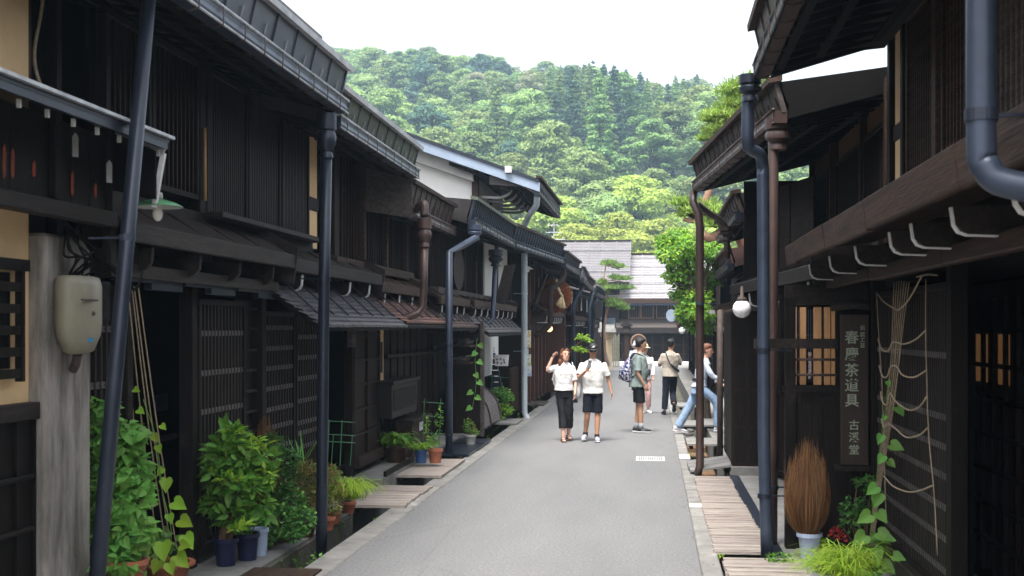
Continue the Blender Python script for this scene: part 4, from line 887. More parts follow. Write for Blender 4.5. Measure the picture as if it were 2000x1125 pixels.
# picket fence, lantern post, stone lantern base
o = thing('picket_fence', 'weathered grey picket fence at the end of the street left of the lantern post', 'fence', (onY(1180, 0, 63).x, 63, 0)); m_ = MB()
for k in range(10):
    x = onY(1178 + k * 3.4, 0, 63).x; m_.box(x - .035, x + .035, 63, 63.04, .0, 1.62 + .1 * (k % 2)); 
m_.build('pickets', mat('mossy_grey_wood', (.20, .20, .14), (.11, .11, .08), .8, 5), o); MB().box(onY(1176, 0, 63).x, onY(1212, 0, 63).x, 63.045, 63.09, 1.2, 1.28).box(onY(1176, 0, 63).x, onY(1212, 0, 63).x, 63.045, 63.09, .4, .48).build('rail', 'greyw', o)
c = onY(1224, 700, 62)
o = thing('wooden_lantern_post', 'reddish wooden lantern post with a small gabled roof at the street end', 'lantern post', (c.x, 62, 0))
zt = onY(0, 650, 62).z; MB().box(c.x - .11, c.x + .11, 61.9, 62.1, 0, zt).build('post', 'brownh', o)
MB().box(c.x - .2, c.x + .2, 61.8, 62.2, zt, zt + .34).build('lantern_box', 'brownh', o); MB().box(c.x - .13, c.x + .13, 61.79, 61.8, zt + .06, zt + .28).build('paper_pane', 'greyw', o)
MB().prism([(c.x - .36, 61.7, zt + .34), (c.x + .36, 61.7, zt + .34), (c.x, 61.7, zt + .66)], (0, .6, 0)).build('roof', 'roofd', o)
c = onY(1186, 668, 60)
o = thing('stone_column', 'cream stone column with a flared cap behind the white bent post', 'column', (c.x, 60, 0))
MB().lathe((c.x, 60, 0), [(.24, 0), (.22, 1.5), (.34, 1.62), (.36, 1.8)], 4).build('shaft', mat('cream_stone', (.5, .38, .25), (.38, .3, .2), .9, 5), o)
MB().box(c.x - .42, c.x + .42, 59.6, 60.4, 1.81, 2.0).box(c.x - .36, c.x + .36, 59.7, 60.3, 2.0, 2.3).build('cap', 'greypot', o)
c = onY(1245, 660, 61.5)
o = thing('round_basket_sign', 'round woven hoop hanging on the dark front wall behind the man in grey green', 'hoop', tuple(onY(1247, 668, 70)))
c = onY(1247, 668, 70); MB().tube([c + Vector((.42 * math.cos(a * PI / 8), 0, .42 * math.sin(a * PI / 8))) for a in range(17)], .05, 6).build('rim', 'tan', o, smooth=True)
m_ = MB(); m_.loft([(c + Vector((0, -.02, 0)), (.4, 0, 0), (0, 0, .4)), (c + Vector((0, .02, 0)), (.4, 0, 0), (0, 0, .4))], 20); m_.build('disc', 'brownh', o)
# antenna on the left roofs
c = onY(1082, 470, 60); o = thing('roof_antenna', 'spindly television antenna above the far left roofs', 'antenna', (c.x, 60, 4)); m_ = MB()
m_.tube([(c.x, 60, 4.2), (c.x, 60, c.z + .9)], .03, 5)
for k in range(4): z = c.z - .3 + k * .35; m_.tube([(c.x - .6 + k * .1, 60, z), (c.x + .7 - k * .15, 60, z)], .02, 4)
m_.build('mast', 'lip', o)
o = thing('roof_antenna', 'short grey television antenna left of the taller spindly one', 'antenna', (c.x - 1.2, 58, 4)); m_ = MB()
m_.tube([(c.x - .9, 58, 4.2), (c.x - .9, 58, c.z + .2)], .03, 5)
for k in range(5): m_.tube([(c.x - 1.5 + k * .2, 57.6, c.z + .1), (c.x - 1.5 + k * .2, 58.4, c.z + .12)], .02, 4)
m_.tube([(c.x - 1.6, 58, c.z + .1), (c.x - .5, 58, c.z + .1)], .02, 4); m_.build('mast', 'lip', o)

# ================================================================== RIGHT SIDE
FR = ((1.98, 0), (1.98, 1), -1)          # u = y, w towards the street
yr = lambda u, X=1.98: onX(u, 640, X).y
zr_ = lambda u, v, X=1.98: onX(u, v, X).z
def FRu(a, b): return (a, b)
h = thing('wooden_townhouse', 'nearest right house with tall slatted upper windows, white tipped brackets and a dark lattice', 'house', (3, 8, 0))
MB().box(2.12, 9, 2.5, 10.9, 2.42, 4.62).build('upper_body', 'black', h)
MB().box(2.75, 9, 2.5, 11.3, 0, 2.42).build('lower_body', 'black', h)
eave(h, (.86, 10.75), (.84, 2.6), 4.17, 1, .34, 'metalbr', 'metalbr', 'brownh', seam=.5, ridge=5, lipm='metal')
# upper windows from the ochre strip towards the camera
plaster(h, FR, yr(1763), yr(1748), 2.95, 4.6, 'yellow', 0.01); hbeam(h, FR, yr(1763), yr(1747), zr_(1755, 272), zr_(1755, 240), -.05, .01, 'brown', 'cross_rail')
post(h, FR, yr(1742), 2.8, 4.7, .10, .03, 'brown'); post(h, FR, yr(1770), 2.8, 4.7, .09, .04, 'brown')
lattice(h, FR, yr(1830), yr(1776), 2.95, 4.45, (), .07, .018, 'brownh', 'brownh', 'upper_lattice'); plaster(h, FR, yr(1832), yr(1776), 4.46, 4.62, 'yellow', 0)
post(h, FR, yr(1838), 2.8, 4.7, .10, .05, 'brownh')
lattice(h, FR, yr(1925), yr(1846), 2.95, 4.6, (), .09, .02, 'brownh', 'brownh', 'upper_lattice')
lattice(h, FR, 3.2, yr(1930), 2.95, 4.6, (), .10, .03, 'greyw', 'brownh', 'upper_lattice')
hbeam(h, FR, 2.6, 10.9, 2.84, 2.95, -.06, .1, 'brownh', 'sill_beam')
# the deep lower eave with white tipped bracket arms
ov = .74
fe = FR
r = MB().frame(*FR)
for k in range(10):
    a, b = 3.0 + k * .84, 3.0 + (k + 1) * .84 - .01; q = random.uniform(-.008, .008)
    r.hexa([(a, 0, 2.80), (b, 0, 2.80), (b, ov - .02, 2.72), (a, ov - .02, 2.72), (a, 0, 2.86 + q), (b, 0, 2.86 - q), (b, ov - .02, 2.76), (a, ov - .02, 2.76 + q)])
r.build('pent_roof', 'brownh', h)
q = MB().frame(*FR)
yy = 3.0
while yy < 11.3:
    l = min(random.uniform(1.5, 2.2), 11.4 - yy); j = random.uniform(-.008, .008); q.hexa([(yy, ov - .02, 2.585 + j), (yy, ov + .03, 2.585 + j), (yy + l - .01, ov + .03, 2.59 + j), (yy + l - .01, ov - .02, 2.59 + j), (yy, ov - .02, 2.765), (yy, ov + .05 + j, 2.765), (yy + l - .01, ov + .05, 2.765), (yy + l - .01, ov - .02, 2.765)]); yy += l
q.build('lip_beam', 'brownh', h, bevel=.008)
q = MB().frame(*FR)
for a, b in ((3.0, 6.9), (6.92, 9.2), (9.22, 11.4)): q.box(a, b, .34, .42, 2.38 + random.uniform(-.01, .01), 2.47)
q.build('under_beam', 'brownh', h, bevel=.008)
for u in [onX(px, 640, 1.38).y for px in (1868, 1788, 1745, 1677, 1626, 1586)] + [4.85]:
    arms = MB().frame(*FR); ends = MB().frame(*FR)
    arms._a([(u + s, w_, z_) for s in (-.021, .021) for w_, z_ in ((-.04, 2.585), (.62, 2.585), (.608, 2.50), (.555, 2.458), (-.04, 2.44))], [(0, 1, 2, 3, 4), (9, 8, 7, 6, 5), (0, 5, 6, 1), (1, 6, 7, 2), (2, 7, 8, 3), (3, 8, 9, 4), (4, 9, 5, 0)])
    Lb(ends, u, [(.622, 2.58, (.008, 0)), (.610, 2.500, (.008, -.003)), (.590, 2.470, (.006, -.007)), (.555, 2.456, (.001, -.008)), (.42, 2.450, (0, -.007))], .022)
    ap = arms.build('bracket_arm', 'woodh', h); ends.build('painted_end', 'wpaint', ap)
# lattice bay
lz0, lz1 = .22, 2.34; la, lb_ = yr(1862), yr(1716)
lattice(h, FR, la, lb_, lz0, lz1, [lz0 + t for t in (.16, .38, .59, .80, 1.00, 1.20, 1.62)] , .062, .024, 'slat', 'wood', 'lattice_bay')
MB().frame(*FR).box(la, lb_ + .03, -.12, .09, .08, .215).box(la, lb_, -.12, .02, -.0, .075).build('bay_sill', 'woodh', h, bevel=.01)
post(h, FR, lb_ + .06, 0, 2.5, .12, .05); post(h, FR, la - .08, 0, 2.5, .14, .05)
# deep entrance with glazed inner doors and a warm room
ea = 5.6
MB().box(2.62, 2.66, ea, 11.2, 0, 2.38).build('recess_back', 'wood', h)
m_ = MB()
for k in range(8):
    yy = 8.5 + k * .31; m_.box(2.58, 2.61, yy, yy + .045, .1, 2.3)
for k in range(9): z = .1 + k * .27; m_.box(2.585, 2.605, 8.5, 10.75, z, z + .035)
m_.build('inner_door_grille', 'wood', h)
for yy, e_ in ((10.02, .30), (9.42, .26)): MB().box(2.612, 2.616, yy, yy + e_ * 1.15, 1.60, 1.98).build('lit_pane', 'amber', h)
MB().box(2.612, 2.616, 8.5, 10.7, .1, 1.5).build('dark_pane', mat('reddish_dark_glass', (.05, .012, .006), (.02, .008, .006), .2, 2), h)
post(h, FR, 6.05, 0, 2.5, .14, .05)
# sign wall facing the camera
YS = 11.42; FS = ((1.20, YS), (2.2, YS), 1)       # u = x-1.20, w towards the camera
m_ = MB().frame(*FS); m_.box(.02, .84, -.05, -.01, 0, 1.47); m_.build('counter_wall', 'wood', h)
m_ = MB().frame(*FS)
for x in (.02, .30, .58): m_.box(x, x + .03, -.01, .012, .02, 1.44)
m_.box(-.02, .86, -.06, .03, 1.44, 1.50); m_.build('counter_frame', 'wood', h)
MB().frame(*FS).box(-.28, .46, -.03, .05, 1.84, 1.93).build('cross_beam', 'woodh', h); MB().frame(*FS).box(.0, .09, -.08, .04, 0, 2.3).build('post', 'wood', h)
MB().frame(*FS).box(.46, .86, -.12, -.065, 0, 2.5).build('sign_backing_wall', 'wood', h); MB().frame(*FS).box(0, .86, -.06, .03, 2.24, 2.42).build('lintel', 'woodh', h)
for z in (1.60, 1.74): MB().frame(*FS).tube([(.05, .0, z), (.46, .0, z)], .012, 8).build('rail', 'iron', h, smooth=True)
m_ = MB().frame(*FS)
for x, wd in ((.06, .07), (.165, .05), (.29, .065), (.385, .05), (.45, .05)): m_.box(x, x + wd, -.30, -.24, 1.5, 2.22)
m_.build('orange_louvre', 'orange', h); MB().frame(*FS).box(.0, .5, -.55, -.5, 1.4, 2.3).build('inner_lattice_back', 'black', h)
m_ = MB().frame(*FS)
for k in range(14): m_.box(.12 + k * .022, .128 + k * .022, -.40, -.39, 1.52, 2.2)
for z in (1.6, 1.95): m_.box(.1, .46, -.40, -.385, z, z + .02)
m_.build('inner_grille', 'metal', h)
m_ = MB().frame(*FS)
for x in (.25, .42): m_.box(x, x + .028, -.36, -.355, 1.55, 1.80)
m_.build('paper_strip', mat('printed_paper_strip', (.62, .60, .68), (.15, .08, .12), .7, 22, lo=.42, hi=.5), h)
# pipes of the near house
pipe(h, smooth_pts([(1.06, 4.14, 4.25), (1.06, 4.14, 3.4), (1.06, 4.14, 2.66), (1.075, 4.13, 2.55), (1.14, 4.10, 2.49), (1.4, 4.0, 2.44), (1.9, 3.8, 2.38)], 5), .047, 'metal', [(1.06, 4.14, 2.72)], n=20)
rb = onG(1497, 1088)
hopper(h, (.84, 10.82, 4.02), .2, .2, 'metaldk')
pipe(h, smooth_pts([(.82, 10.85, 4.05), (.82, 10.85, 3.82), (.82, 10.86, 3.68), (.84, 10.9, 3.60), (.93, 10.95, 3.55), (.96, 11.0, 3.45), (.965, 11.0, 3.2), (.97, 11.0, 1.5), (.975, 11.0, .9), (rb.x, 11.0, .0)], 4), .054, 'metal', [(.967, 11.0, 1.83), (.975, 11.0, .55)], 20)
# hanging sign with carved characters
o = thing('hanging_signboard', 'tall dark wooden signboard with carved pale green characters beside the lattice', 'sign', (1.79, YS - .12, .88))
sx0, sx1 = onY(1641, 0, YS - .12).x, onY(1696, 0, YS - .12).x; sz0, sz1 = onY(0, 888, YS - .12).z, onY(0, 616, YS - .12).z
MB().box(sx0, sx1, YS - .14, YS - .10, sz0, sz1).build('board', mat('sign_board_wood', (.048, .030, .022), (.025, .016, .012), .6, 3, V3, bump=.3), o, bevel=.006)
MB().box(sx0 - .06, sx1 + .04, YS - .16, YS - .06, sz0 - .05, sz0 - .004).build('ledge', 'woodh', o)
MB().tube([(sx0 - .08, YS - .12, sz1 + .06), ((sx0 + sx1) / 2, YS - .13, sz1 + .09), (sx1 + .10, YS - .12, sz1 + .05)], [.035, .04, .028], 10).build('roof_bar', 'woodh', o, smooth=True)
pg = mat('pale_green_paint', (.42, .46, .36), (.26, .29, .22), .8, 30)
def glyph(ch, x, z, size, y_, root, mt, rx=0, sx=1.):
    cu = bpy.data.curves.new('character', 'FONT'); cu.body = ch; cu.size = size; cu.align_x = 'CENTER'; cu.align_y = 'CENTER'; cu.extrude = .002; cu.offset = size * .012
    t_ = bpy.data.objects.new('character', cu); COL.objects.link(t_); bpy.context.view_layer.update()
    me = bpy.data.meshes.new_from_object(t_.evaluated_get(bpy.context.evaluated_depsgraph_get())); bpy.data.objects.remove(t_)
    me.transform(Matrix.Diagonal((sx, 1, 1, 1)) @ Matrix.Identity(4)); me.transform(Matrix.Rotation(PI / 2, 4, 'X')); me.materials.clear(); me.materials.append(mt)
    xs = [v.co.x for v in me.vertices]; zs = [v.co.z for v in me.vertices]
    if xs: me.transform(Matrix.Translation((-(min(xs) + max(xs)) / 2, 0, -(min(zs) + max(zs)) / 2)))
    ob = link(me, 'character', root); ob.location = Vector((x, y_, z)) - root.location; return ob
for ch, v in zip('春慶茶道具', (657, 687, 716, 743, 771)): glyph(ch, (sx0 + sx1) / 2 - .025, onY(0, v, YS - .12).z, .125, YS - .144, o, pg)
for ch, v in zip('古溪堂', (815, 837, 859)): glyph(ch, (sx0 + sx1) / 2 - .005, onY(0, v, YS - .12).z, .095, YS - .144, o, pg)
for ch, v in zip('伝統工芸', (640, 652, 662, 672)): glyph(ch, sx1 - .055, onY(0, v, YS - .12).z, .046, YS - .144, o, pg)

FR1 = ((2.14, 0), (2.14, 1), -1); yq = lambda u: onX(u, 640, 2.14).y
# ---- second right house
h = thing('wooden_townhouse', 'second right house behind the blue downpipe, its brown gutter running in above the panelled bay', 'house', (3, 14, 0))
MB().box(2.3, 9, 11.4, 17.2, 2.3, 4.3).build('upper_body', 'black', h); MB().box(2.1, 9, 13.5, 17.2, 0, 2.3).build('lower_body', 'black', h)
MB().hexa([(2.1, 11.0, 2.9), (9, 11.0, 2.9), (9, 11.4, 2.9), (2.1, 11.4, 2.9), (2.1, 11.0, 4.75), (9, 11.0, 5.0), (9, 11.4, 5.0), (2.1, 11.4, 4.75)]).build('gable_wall', 'black', h)
eave(h, (.54, 17.2), (1.10, 11.55), 3.92, 1, .28, 'metalbr', 'greyw', 'brownh', seam=.36, ridge=5, lipm='metalbr', slope=.25, roof='soffit')  # roof in soffit black: shade painted onto its sun-facing end
for a, b in ((1590, 1620), (1636, 1685), (1692, 1733)):
    lattice(h, FR1, yq(b), yq(a), 2.9, 3.95, (), .06, .022, 'brown', 'brown', 'upper_lattice'); plaster(h, FR1, yq(b), yq(a), 3.96, 4.2, 'ochre_d', 0)
for u in (1588, 1628, 1688, 1738): post(h, FR1, yq(u), 2.8, 4.3, .09, .05, 'brownh')
bb = boards(h, ((1.65, 16.6), (1.95, 15.4), 1), 0, 1.2, 2.65, 3.9, .4, 'brownh', False, 'weathered_plank')
hbeam(h, FR1, 11.5, 17, 2.74, 2.88, -.05, .10, 'brown', 'sill_beam')
FR2 = ((1.55, 17.3), (1.95, 11.5), 1)
low_eave(h, FR2, 0.1, 5.8, 2.55, .5, 6, 'woodh', True, .22, beam2=True)
MB().box(1.25, 2.5, 17.21, 17.26, 2.3, 4.05).build('far_gable_boards', 'wood', h)
# panelled bay facing the camera
FY = ((1.08, 17), (2.1, 17), 1)
grid_panel(h, FY, 0, .42, .16, 2.2, 2, 4, 'brown', 'bay_panel', 0); MB().box(1.08, 1.5, 17.0, 19, .16, 2.25).build('bay_body', 'wood', h)
grid_panel(h, ((1.5, 16.95), (1.9, 15.6), 1), 0, 1.3, .16, 2.2, 3, 4, 'brown', 'bay_side', 0)
MB().frame(*FY).box(-.02, .55, -.1, .05, -.02, .14).build('bay_footing', 'slab', h, bevel=.01); MB().box(1.9, 2.2, 11.5, 17, 0, 2.4).build('inner_wall', 'wood', h)
MB().hexa([(.86, 16.7, 2.28), (1.6, 16.7, 2.42), (1.6, 18, 2.42), (.86, 18, 2.28), (.86, 16.7, 2.34), (1.6, 16.7, 2.5), (1.6, 18, 2.5), (.86, 18, 2.34)]).build('bay_roof', 'woodh', h)
pipe(h, [(1.12, 11.75, 3.86), (1.12, 11.7, 3.7), (1.105, 11.6, .9), (1.10, 11.6, .02)], .048, 'metalbr', [(1.105, 11.6, .55)]); hopper(h, (1.16, 11.7, 3.72), .24, .26, 'metalbr')
g2 = onG(1367, 928)
pipe(h, [(.56, 17.1, 3.9), (.55, 17.05, 3.75), (.62, 17.0, 3.6), (.64, 17.0, 3.4), (g2.x, g2.y, 1.0), (g2.x, g2.y, .12), (g2.x - .04, g2.y - .06, .0)], .056, 'metalbr', [(.64, 17.0, 2.36)], collar='metal')
pipe(h, smooth_pts([(.62, 17.3, 3.75), (.8, 17.4, 3.62), (.95, 17.4, 3.52), (1.02, 17.4, 3.38), (1.03, 17.4, 3.0)], 4), .045, 'metalbr'); hopper(h, (1.03, 17.4, 3.28), .24, .16, 'metalbr')
pipe(h, [(1.0, 18.6, 2.3), (1.0, 18.6, .0)], .045, 'iron')
c = onY(1449, 603, 13.5)
o = thing('globe_lamp', 'large white globe lamp hanging under the right lower eave beside the blue pipe', 'lamp', tuple(c))
MB().ball(c, .10, n=20).build('globe', 'globe', o, smooth=True); MB().lathe(c + Vector((0, 0, .085)), [(.06, 0), (.05, .03), (.02, .05), (.012, .16)], 14).build('cap', 'iron', o, smooth=True)

# ---- farther right houses
h = far_house('third right house past the brown pole, its black lower eave over crowded posts', 1.75, 17.6, 22.5, 3.55, 1.15, -1, 'metalbr', 'brownh', 'roofd', 'brown', 2.25, None, 3)
h = far_house('fourth right house behind the leafy climber, dull red roof edge', 1.9, 22.8, 29, 3.1, 1.35, -1, 'roofred', 'roofred', 'roofred', 'brown', 2.2, None, 4)
h = far_house('fifth right house near the small far globe lamp', 1.8, 34.5, 44, 3.2, 1.2, -1, 'metaldk', 'roofd', 'roofd', 'brown', 2.2, None, 5)
pipe(h, [(1.25, 36, 3.1), (1.3, 36, -.1)], .07, 'metalbr')
h = far_house('farthest right house with blackened walls by the crossing', 1.7, 45, 60, 3.1, 1.15, -1, 'metaldk', 'roofd', 'roofd', 'wood', 2.2, None, 6)
c = onY(1311, 616, 40); o = thing('disc_sign', 'pale round disc sign on a dark bracket at the far right eaves', 'sign', tuple(c))
m_ = MB(); m_.loft([(c + Vector((0, -.02, 0)), (.17, 0, 0), (0, 0, .2)), (c + Vector((0, .02, 0)), (.17, 0, 0), (0, 0, .2))], 20); m_.build('disc', 'metalpale', o); MB().tube([c + Vector((.02, .03, 0)), c + Vector((.5, .03, 0))], .03, 6).build('bracket', 'iron', o)
c = onY(1332, 646, 38); o = thing('globe_lamp', 'small far white globe lamp on the right above the jeans woman', 'lamp', tuple(c)); MB().ball(c, .10).build('globe', 'globe', o, smooth=True); MB().tube([c, c + Vector((0, 0, .25))], .02, 6).build('stem', 'iron', o)
c = onY(1392, 610, 17.6); o = thing('eave_spotlight', 'tiny white spotlight under the black eave right of the brown pole', 'lamp', tuple(c)); MB().box(c.x - .05, c.x + .03, 17.55, 17.63, c.z - .02, c.z + .03).build('body', 'wpaint', o); MB().tube([c, c + Vector((.1, .1, .06))], .012, 6).build('bracket', 'iron', o)

# ================================================================== HILL, FOREST, FAR TREES
K = 1.9      # the wooded hill starts about 180 m away, its trees 15-25 m tall
def hill_h(x, y): return K * hill_u(x / K, y / K)
def hill_u(x, y):
    t = max(0., y - 88.); ridge = 46.5 - .14 * (x + 30) - .0009 * (x + 30) ** 2
    h = ridge * (1 - math.exp(-t / 95.)) * 1.14 if t > 0 else 0
    if y > 235: h -= (y - 235) * .35
    return max(h + (2.2 * math.sin(x * .07 + 1) * math.cos(y * .045) + 1.1 * math.sin(x * .17 + y * .11)) * min(1, t / 25), -.4)
V = []; Fc = []; nx, ny = 70, 60
for j in range(ny):
    for i in range(nx):
        x = -170 + i * 300 / (nx - 1); y = 84 + j * 230 / (ny - 1); V.append((x * K, y * K, hill_h(x * K, y * K) - .3))
for j in range(ny - 1):
    for i in range(nx - 1): a = j * nx + i; Fc.append((a, a + 1, a + nx + 1, a + nx))
mb = MB(); mb._a(V, Fc); M['hillsoil'] = mat('shaded_undergrowth', (.028, .045, .02), (.015, .025, .012), .95, .3); struct(mb.build('hill', 'hillsoil', smooth=True))  # hill ground in its own dark green
def crown_quads(blobs, n, ln, up=.4):
    """leaf sprays on the shells of many small blobs"""
    bl = np.array([b[:3] for b in blobs]); rr = np.array([b[3:6] for b in blobs]); w_ = (rr[:, 0] * rr[:, 2]); idx = rng.choice(len(bl), n, p=w_ / w_.sum())
    d = rdir(n); d[:, 2] = np.where(d[:, 2] < -.25, -d[:, 2], d[:, 2]); d = _unit(d)
    c = bl[idx] + d * rr[idx] * (rng.uniform(.72, 1.06, (n, 1)))
    nn = _unit(d + rng.normal(size=(n, 3)) * .5 + np.array([0, -.15, .45])); t = _unit(np.cross(nn, rdir(n))); s = np.cross(nn, t)
    L_ = (ln * rng.uniform(.6, 1.3, n))[:, None]; W_ = L_ * rng.uniform(.45, .8, (n, 1))
    return np.stack([c - t * L_ * .5, c + s * W_ * .5 + nn * L_ * .1, c + t * L_ * .5, c - s * W_ * .5 + nn * L_ * .05], 1)
Q4 = [(0, 1, 2, 3)]
def broad_mesh(i, mt, h=9., rad=3.6, nb=34, n=7500, ln=.42):
    bl = []; h *= K; rad *= K; ln *= K; nb = int(nb * 2.1); n = int(n * 1.45); ln *= .78
    for k in range(nb):
        a = random.uniform(0, 2 * PI); q = random.random() ** .5; z = random.uniform(.25, 1.0); rr = rad * math.sin(PI * min(1, (z * .72 + .22))) * q
        s = random.uniform(.38, .95) * rad / 3.6; bl.append((rr * math.cos(a), rr * math.sin(a), h * z, s * 1.25, s * 1.25, s * .75))
    tr = MB().tube([(0, 0, -2), (.1, 0, h * .3), (0, .1, h * .75)], [.5, .35, .14], 6)
    for b in bl[::4]: tr.tube([(0, 0, h * .3), (b[0] * .5, b[1] * .5, (h * .3 + b[2]) / 2), (b[0], b[1], b[2])], [.12, .08, .04], 4)
    return numesh('broadleaf_tree', crown_quads(bl, n, ln), Q4, 4, None, [mt, 'trunk'], extra=tr)
def cedar_mesh(i, mt, h=16., rad=2.6, n=10500, ln=.34):
    h *= K; rad *= K; ln *= K; bl = []; z = .12
    while z < .98:
        r_ = rad * (1 - z) ** .75 * random.uniform(.85, 1.1) + .15; m = max(3, int(7 * (1 - z) + 3)); a0 = random.uniform(0, PI)
        for k in range(m):
            a = a0 + 2 * PI * k / m + random.uniform(-.4, .4); q = random.uniform(.3, .95); s = K * (.3 + .4 * (1 - z)) * random.uniform(.7, 1.2); bl.append((r_ * q * math.cos(a), r_ * q * math.sin(a), h * z - r_ * .12, s * 1.2, s * 1.2, s * .8))
        z += random.uniform(.022, .055)
    bl.append((0, 0, h * .985, .4, .4, .9))
    tr = MB().tube([(0, 0, -2), (0, 0, h * .97)], [.5, .06], 6)
    return numesh('cedar_tree', crown_quads(bl, n, ln), Q4, 4, None, [mt, 'trunk'], extra=tr)
BR = [broad_mesh(i, mt, h_, r_, nb, 6500, ln) for i, (mt, h_, r_, nb, ln) in enumerate((('f1', 9, 3.6, 34, .42), ('f2', 8, 3.8, 38, .40), ('f1', 11, 3.4, 40, .42), ('f2', 9.5, 4.2, 44, .45), ('f3', 10, 3.3, 32, .42), ('f5', 9, 3.4, 26, .36)))]
CE = [cedar_mesh(i, mt, h_, r_) for i, (mt, h_, r_) in enumerate((('f3', 16, 2.7), ('f1', 14, 2.9), ('f3', 12, 2.3)))]
GN = ('trees of the wooded hillside', 'cedars of the wooded hillside')
pts = []; tries = 0
def farok(x, y, d): return all((x - a) ** 2 + (y - b) ** 2 > ((d + q) * .5) ** 2 for a, b, q in pts)
while len(pts) < 760 and tries < 30000:
    tries += 1; y = 97 + 150 * random.random() ** .8; x = random.uniform(-.30 * y - 4, .085 * y + 4)
    d = 4.2 if y < 150 else 4.7
    if farok(x, y, d): pts.append((x, y, d))
pts.sort(key=lambda p: p[1]); nb_ = nc_ = 0
SKY = ((400, 60), (620, 68), (700, 80), (760, 92), (830, 85), (900, 97), (960, 92), (1010, 125), (1090, 108), (1160, 112), (1230, 128), (1300, 150), (1366, 128), (1400, 165), (1900, 175))   # how high the wooded ridge stands in each direction
TOP = {me.name: max(v.co.z for v in me.vertices) for me in BR + CE}
for x, y, d in pts:
    u = 1000 + FPX * (x * _R[0] + y * _R[1]) / (x * _F[0] + y * _F[1])
    pc = .74 if (1050 < u < 1340 and y > 118) else (.12 if y > 205 else .05)
    if y < 112: pc = 0
    if y > 200: pc *= .45
    ced = random.random() < pc
    if (ced and nc_ > 280) or (not ced and nb_ > 285): continue
    if ced: me = random.choice(CE); nc_ += 1
    elif y < 108: me = BR[3] if random.random() < .6 else BR[1]; nb_ += 1
    else: me = random.choices(BR, (3, 4, 2, 4, 2, .8))[0]; nb_ += 1
    s = random.uniform(.8, 1.2) * (.68 if y < 108 else .86) * (.60 if ced and y > 185 else 1.)
    lim = EYE + (640 - float(np.interp(u, [a for a, b in SKY], [b for a, b in SKY])) - random.uniform(0, 14)) / FPX * K * (x * _F[0] + y * _F[1]) - (hill_h(x * K, y * K) - .4)
    if lim < TOP[me.name] * .35: continue
    s = min(s, lim / TOP[me.name] / 1.02)
    if y > 205: s = min(max(s, lim / TOP[me.name] * .92), 1.5)
    o = link(me, 'cedar_tree' if ced else 'broadleaf_tree')
    o.location = (x * K, y * K, hill_h(x * K, y * K) - .4); o.rotation_euler = (0, 0, random.uniform(0, 6.28)); o.scale = (s * random.uniform(.95, 1.15), s, s * random.uniform(.92, 1.02))
    zn = 'on the ridge line' if y > 205 else 'half way up the hill' if y > 150 else 'on the hill foot' if y > 118 else 'low above the roofs'
    zn += ' behind the left slate eaves' if u < 850 else ' above the white storehouse roof' if u < 1090 else ' above the end of the street' if u < 1340 else ' beside the right brown gutter'
    kd = {'f1': 'mid green', 'f2': 'yellowish green', 'f3': 'dark green', 'f5': 'pale grey green'}[me.materials[0].name[-2:]]
    tag(o, kd + (' conical cedar ' if ced else ' broadleaf tree ') + zn, 'tree', GN[1 if ced else 0])
# bright trees just beyond the end of the street
M['f4b'] = M['f4']
FRONT = broad_mesh(9, 'f4', 6.5, 3.3, 46, 9000, .30)
for k, (u, y, s, lb) in enumerate(((1125, 92, .95, 'bright'), (1165, 86, .8, ''), (1205, 94, 1.0, ''), (1250, 88, .75, ''), (1290, 90, 1.1, ''), (1085, 96, 1.05, ''), (1330, 84, 1.1, ''), (1372, 92, 1.0, ''), (1040, 98, 1.1, ''), (1410, 88, 1.2, ''), (1240, 100, 1.2, ''))):
    y *= K; p = onY(u, 640, y); o = link(FRONT, 'garden_tree'); o.location = (p.x, y, hill_h(p.x, y) + (2.4 if k != 4 else 3.0)); o.rotation_euler = (0, 0, k * 1.3); o.scale = (s, s, s * .9)
    tag(o, ('leftmost', 'second from the left', 'third from the left', 'fourth from the left', 'middle', 'fourth from the right', 'third from the right', 'second from the right', 'far left back', 'rightmost', 'back centre')[[8, 5, 0, 1, 2, 3, 10, 4, 6, 7, 9].index(k)] + ' yellow green tree of the bright row behind the grey end roofs', 'tree', 'bright trees behind the end roofs')

# ---- cloud-pruned pines: pads of needles on a bent trunk
def pads(name, label, loc, trunk_pts, tr, padl, mt, n_per=700, ln=.13, mtr='pinetrunk'):
    o = thing(name, label, 'tree', loc)
    MB().tube(smooth_pts(trunk_pts, 5), [tr * (1 - .6 * i / (5 * (len(trunk_pts) - 1))) for i in range(5 * (len(trunk_pts) - 1) + 1)], 8).build('trunk', mtr, o, smooth=True)
    bm = MB(); co = []
    for (c, r1, r2) in padl:
        c = Vector(c); near = min((Vector(p) for p in trunk_pts), key=lambda p: (p - c).length); bm.tube(smooth_pts([near, (near + c) / 2 + Vector((0, 0, -.05)), c + Vector((0, 0, -r2 * .3))], 3), tr * .35, 5)
        n = int(n_per * (r1 / .5) ** 1.5) + 60
        d = rdir(n); d[:, 2] = np.abs(d[:, 2]); base = np.array(c) + d * np.array([r1, r1, r2]) * rng.uniform(.3, 1, (n, 1)) * (1 + .25 * np.sin(d[:, :1] * 9 + d[:, 1:2] * 7))
        dd = _unit(np.stack([rng.normal(size=n) * .7, rng.normal(size=n) * .7, np.abs(rng.normal(size=n)) + .35], 1))
        co.append(leaf_co(base, dd, rdir(n), np.full(n, ln), np.full(n, ln * .22), .1))
    bm.build('branches', mtr, o); co = np.concatenate(co); link(numesh('needles', co, LF, 6, o, [mt]), 'crown', o); return o
Yp = 56.
q = lambda u, v, y=Yp: tuple(onY(u, v, y))
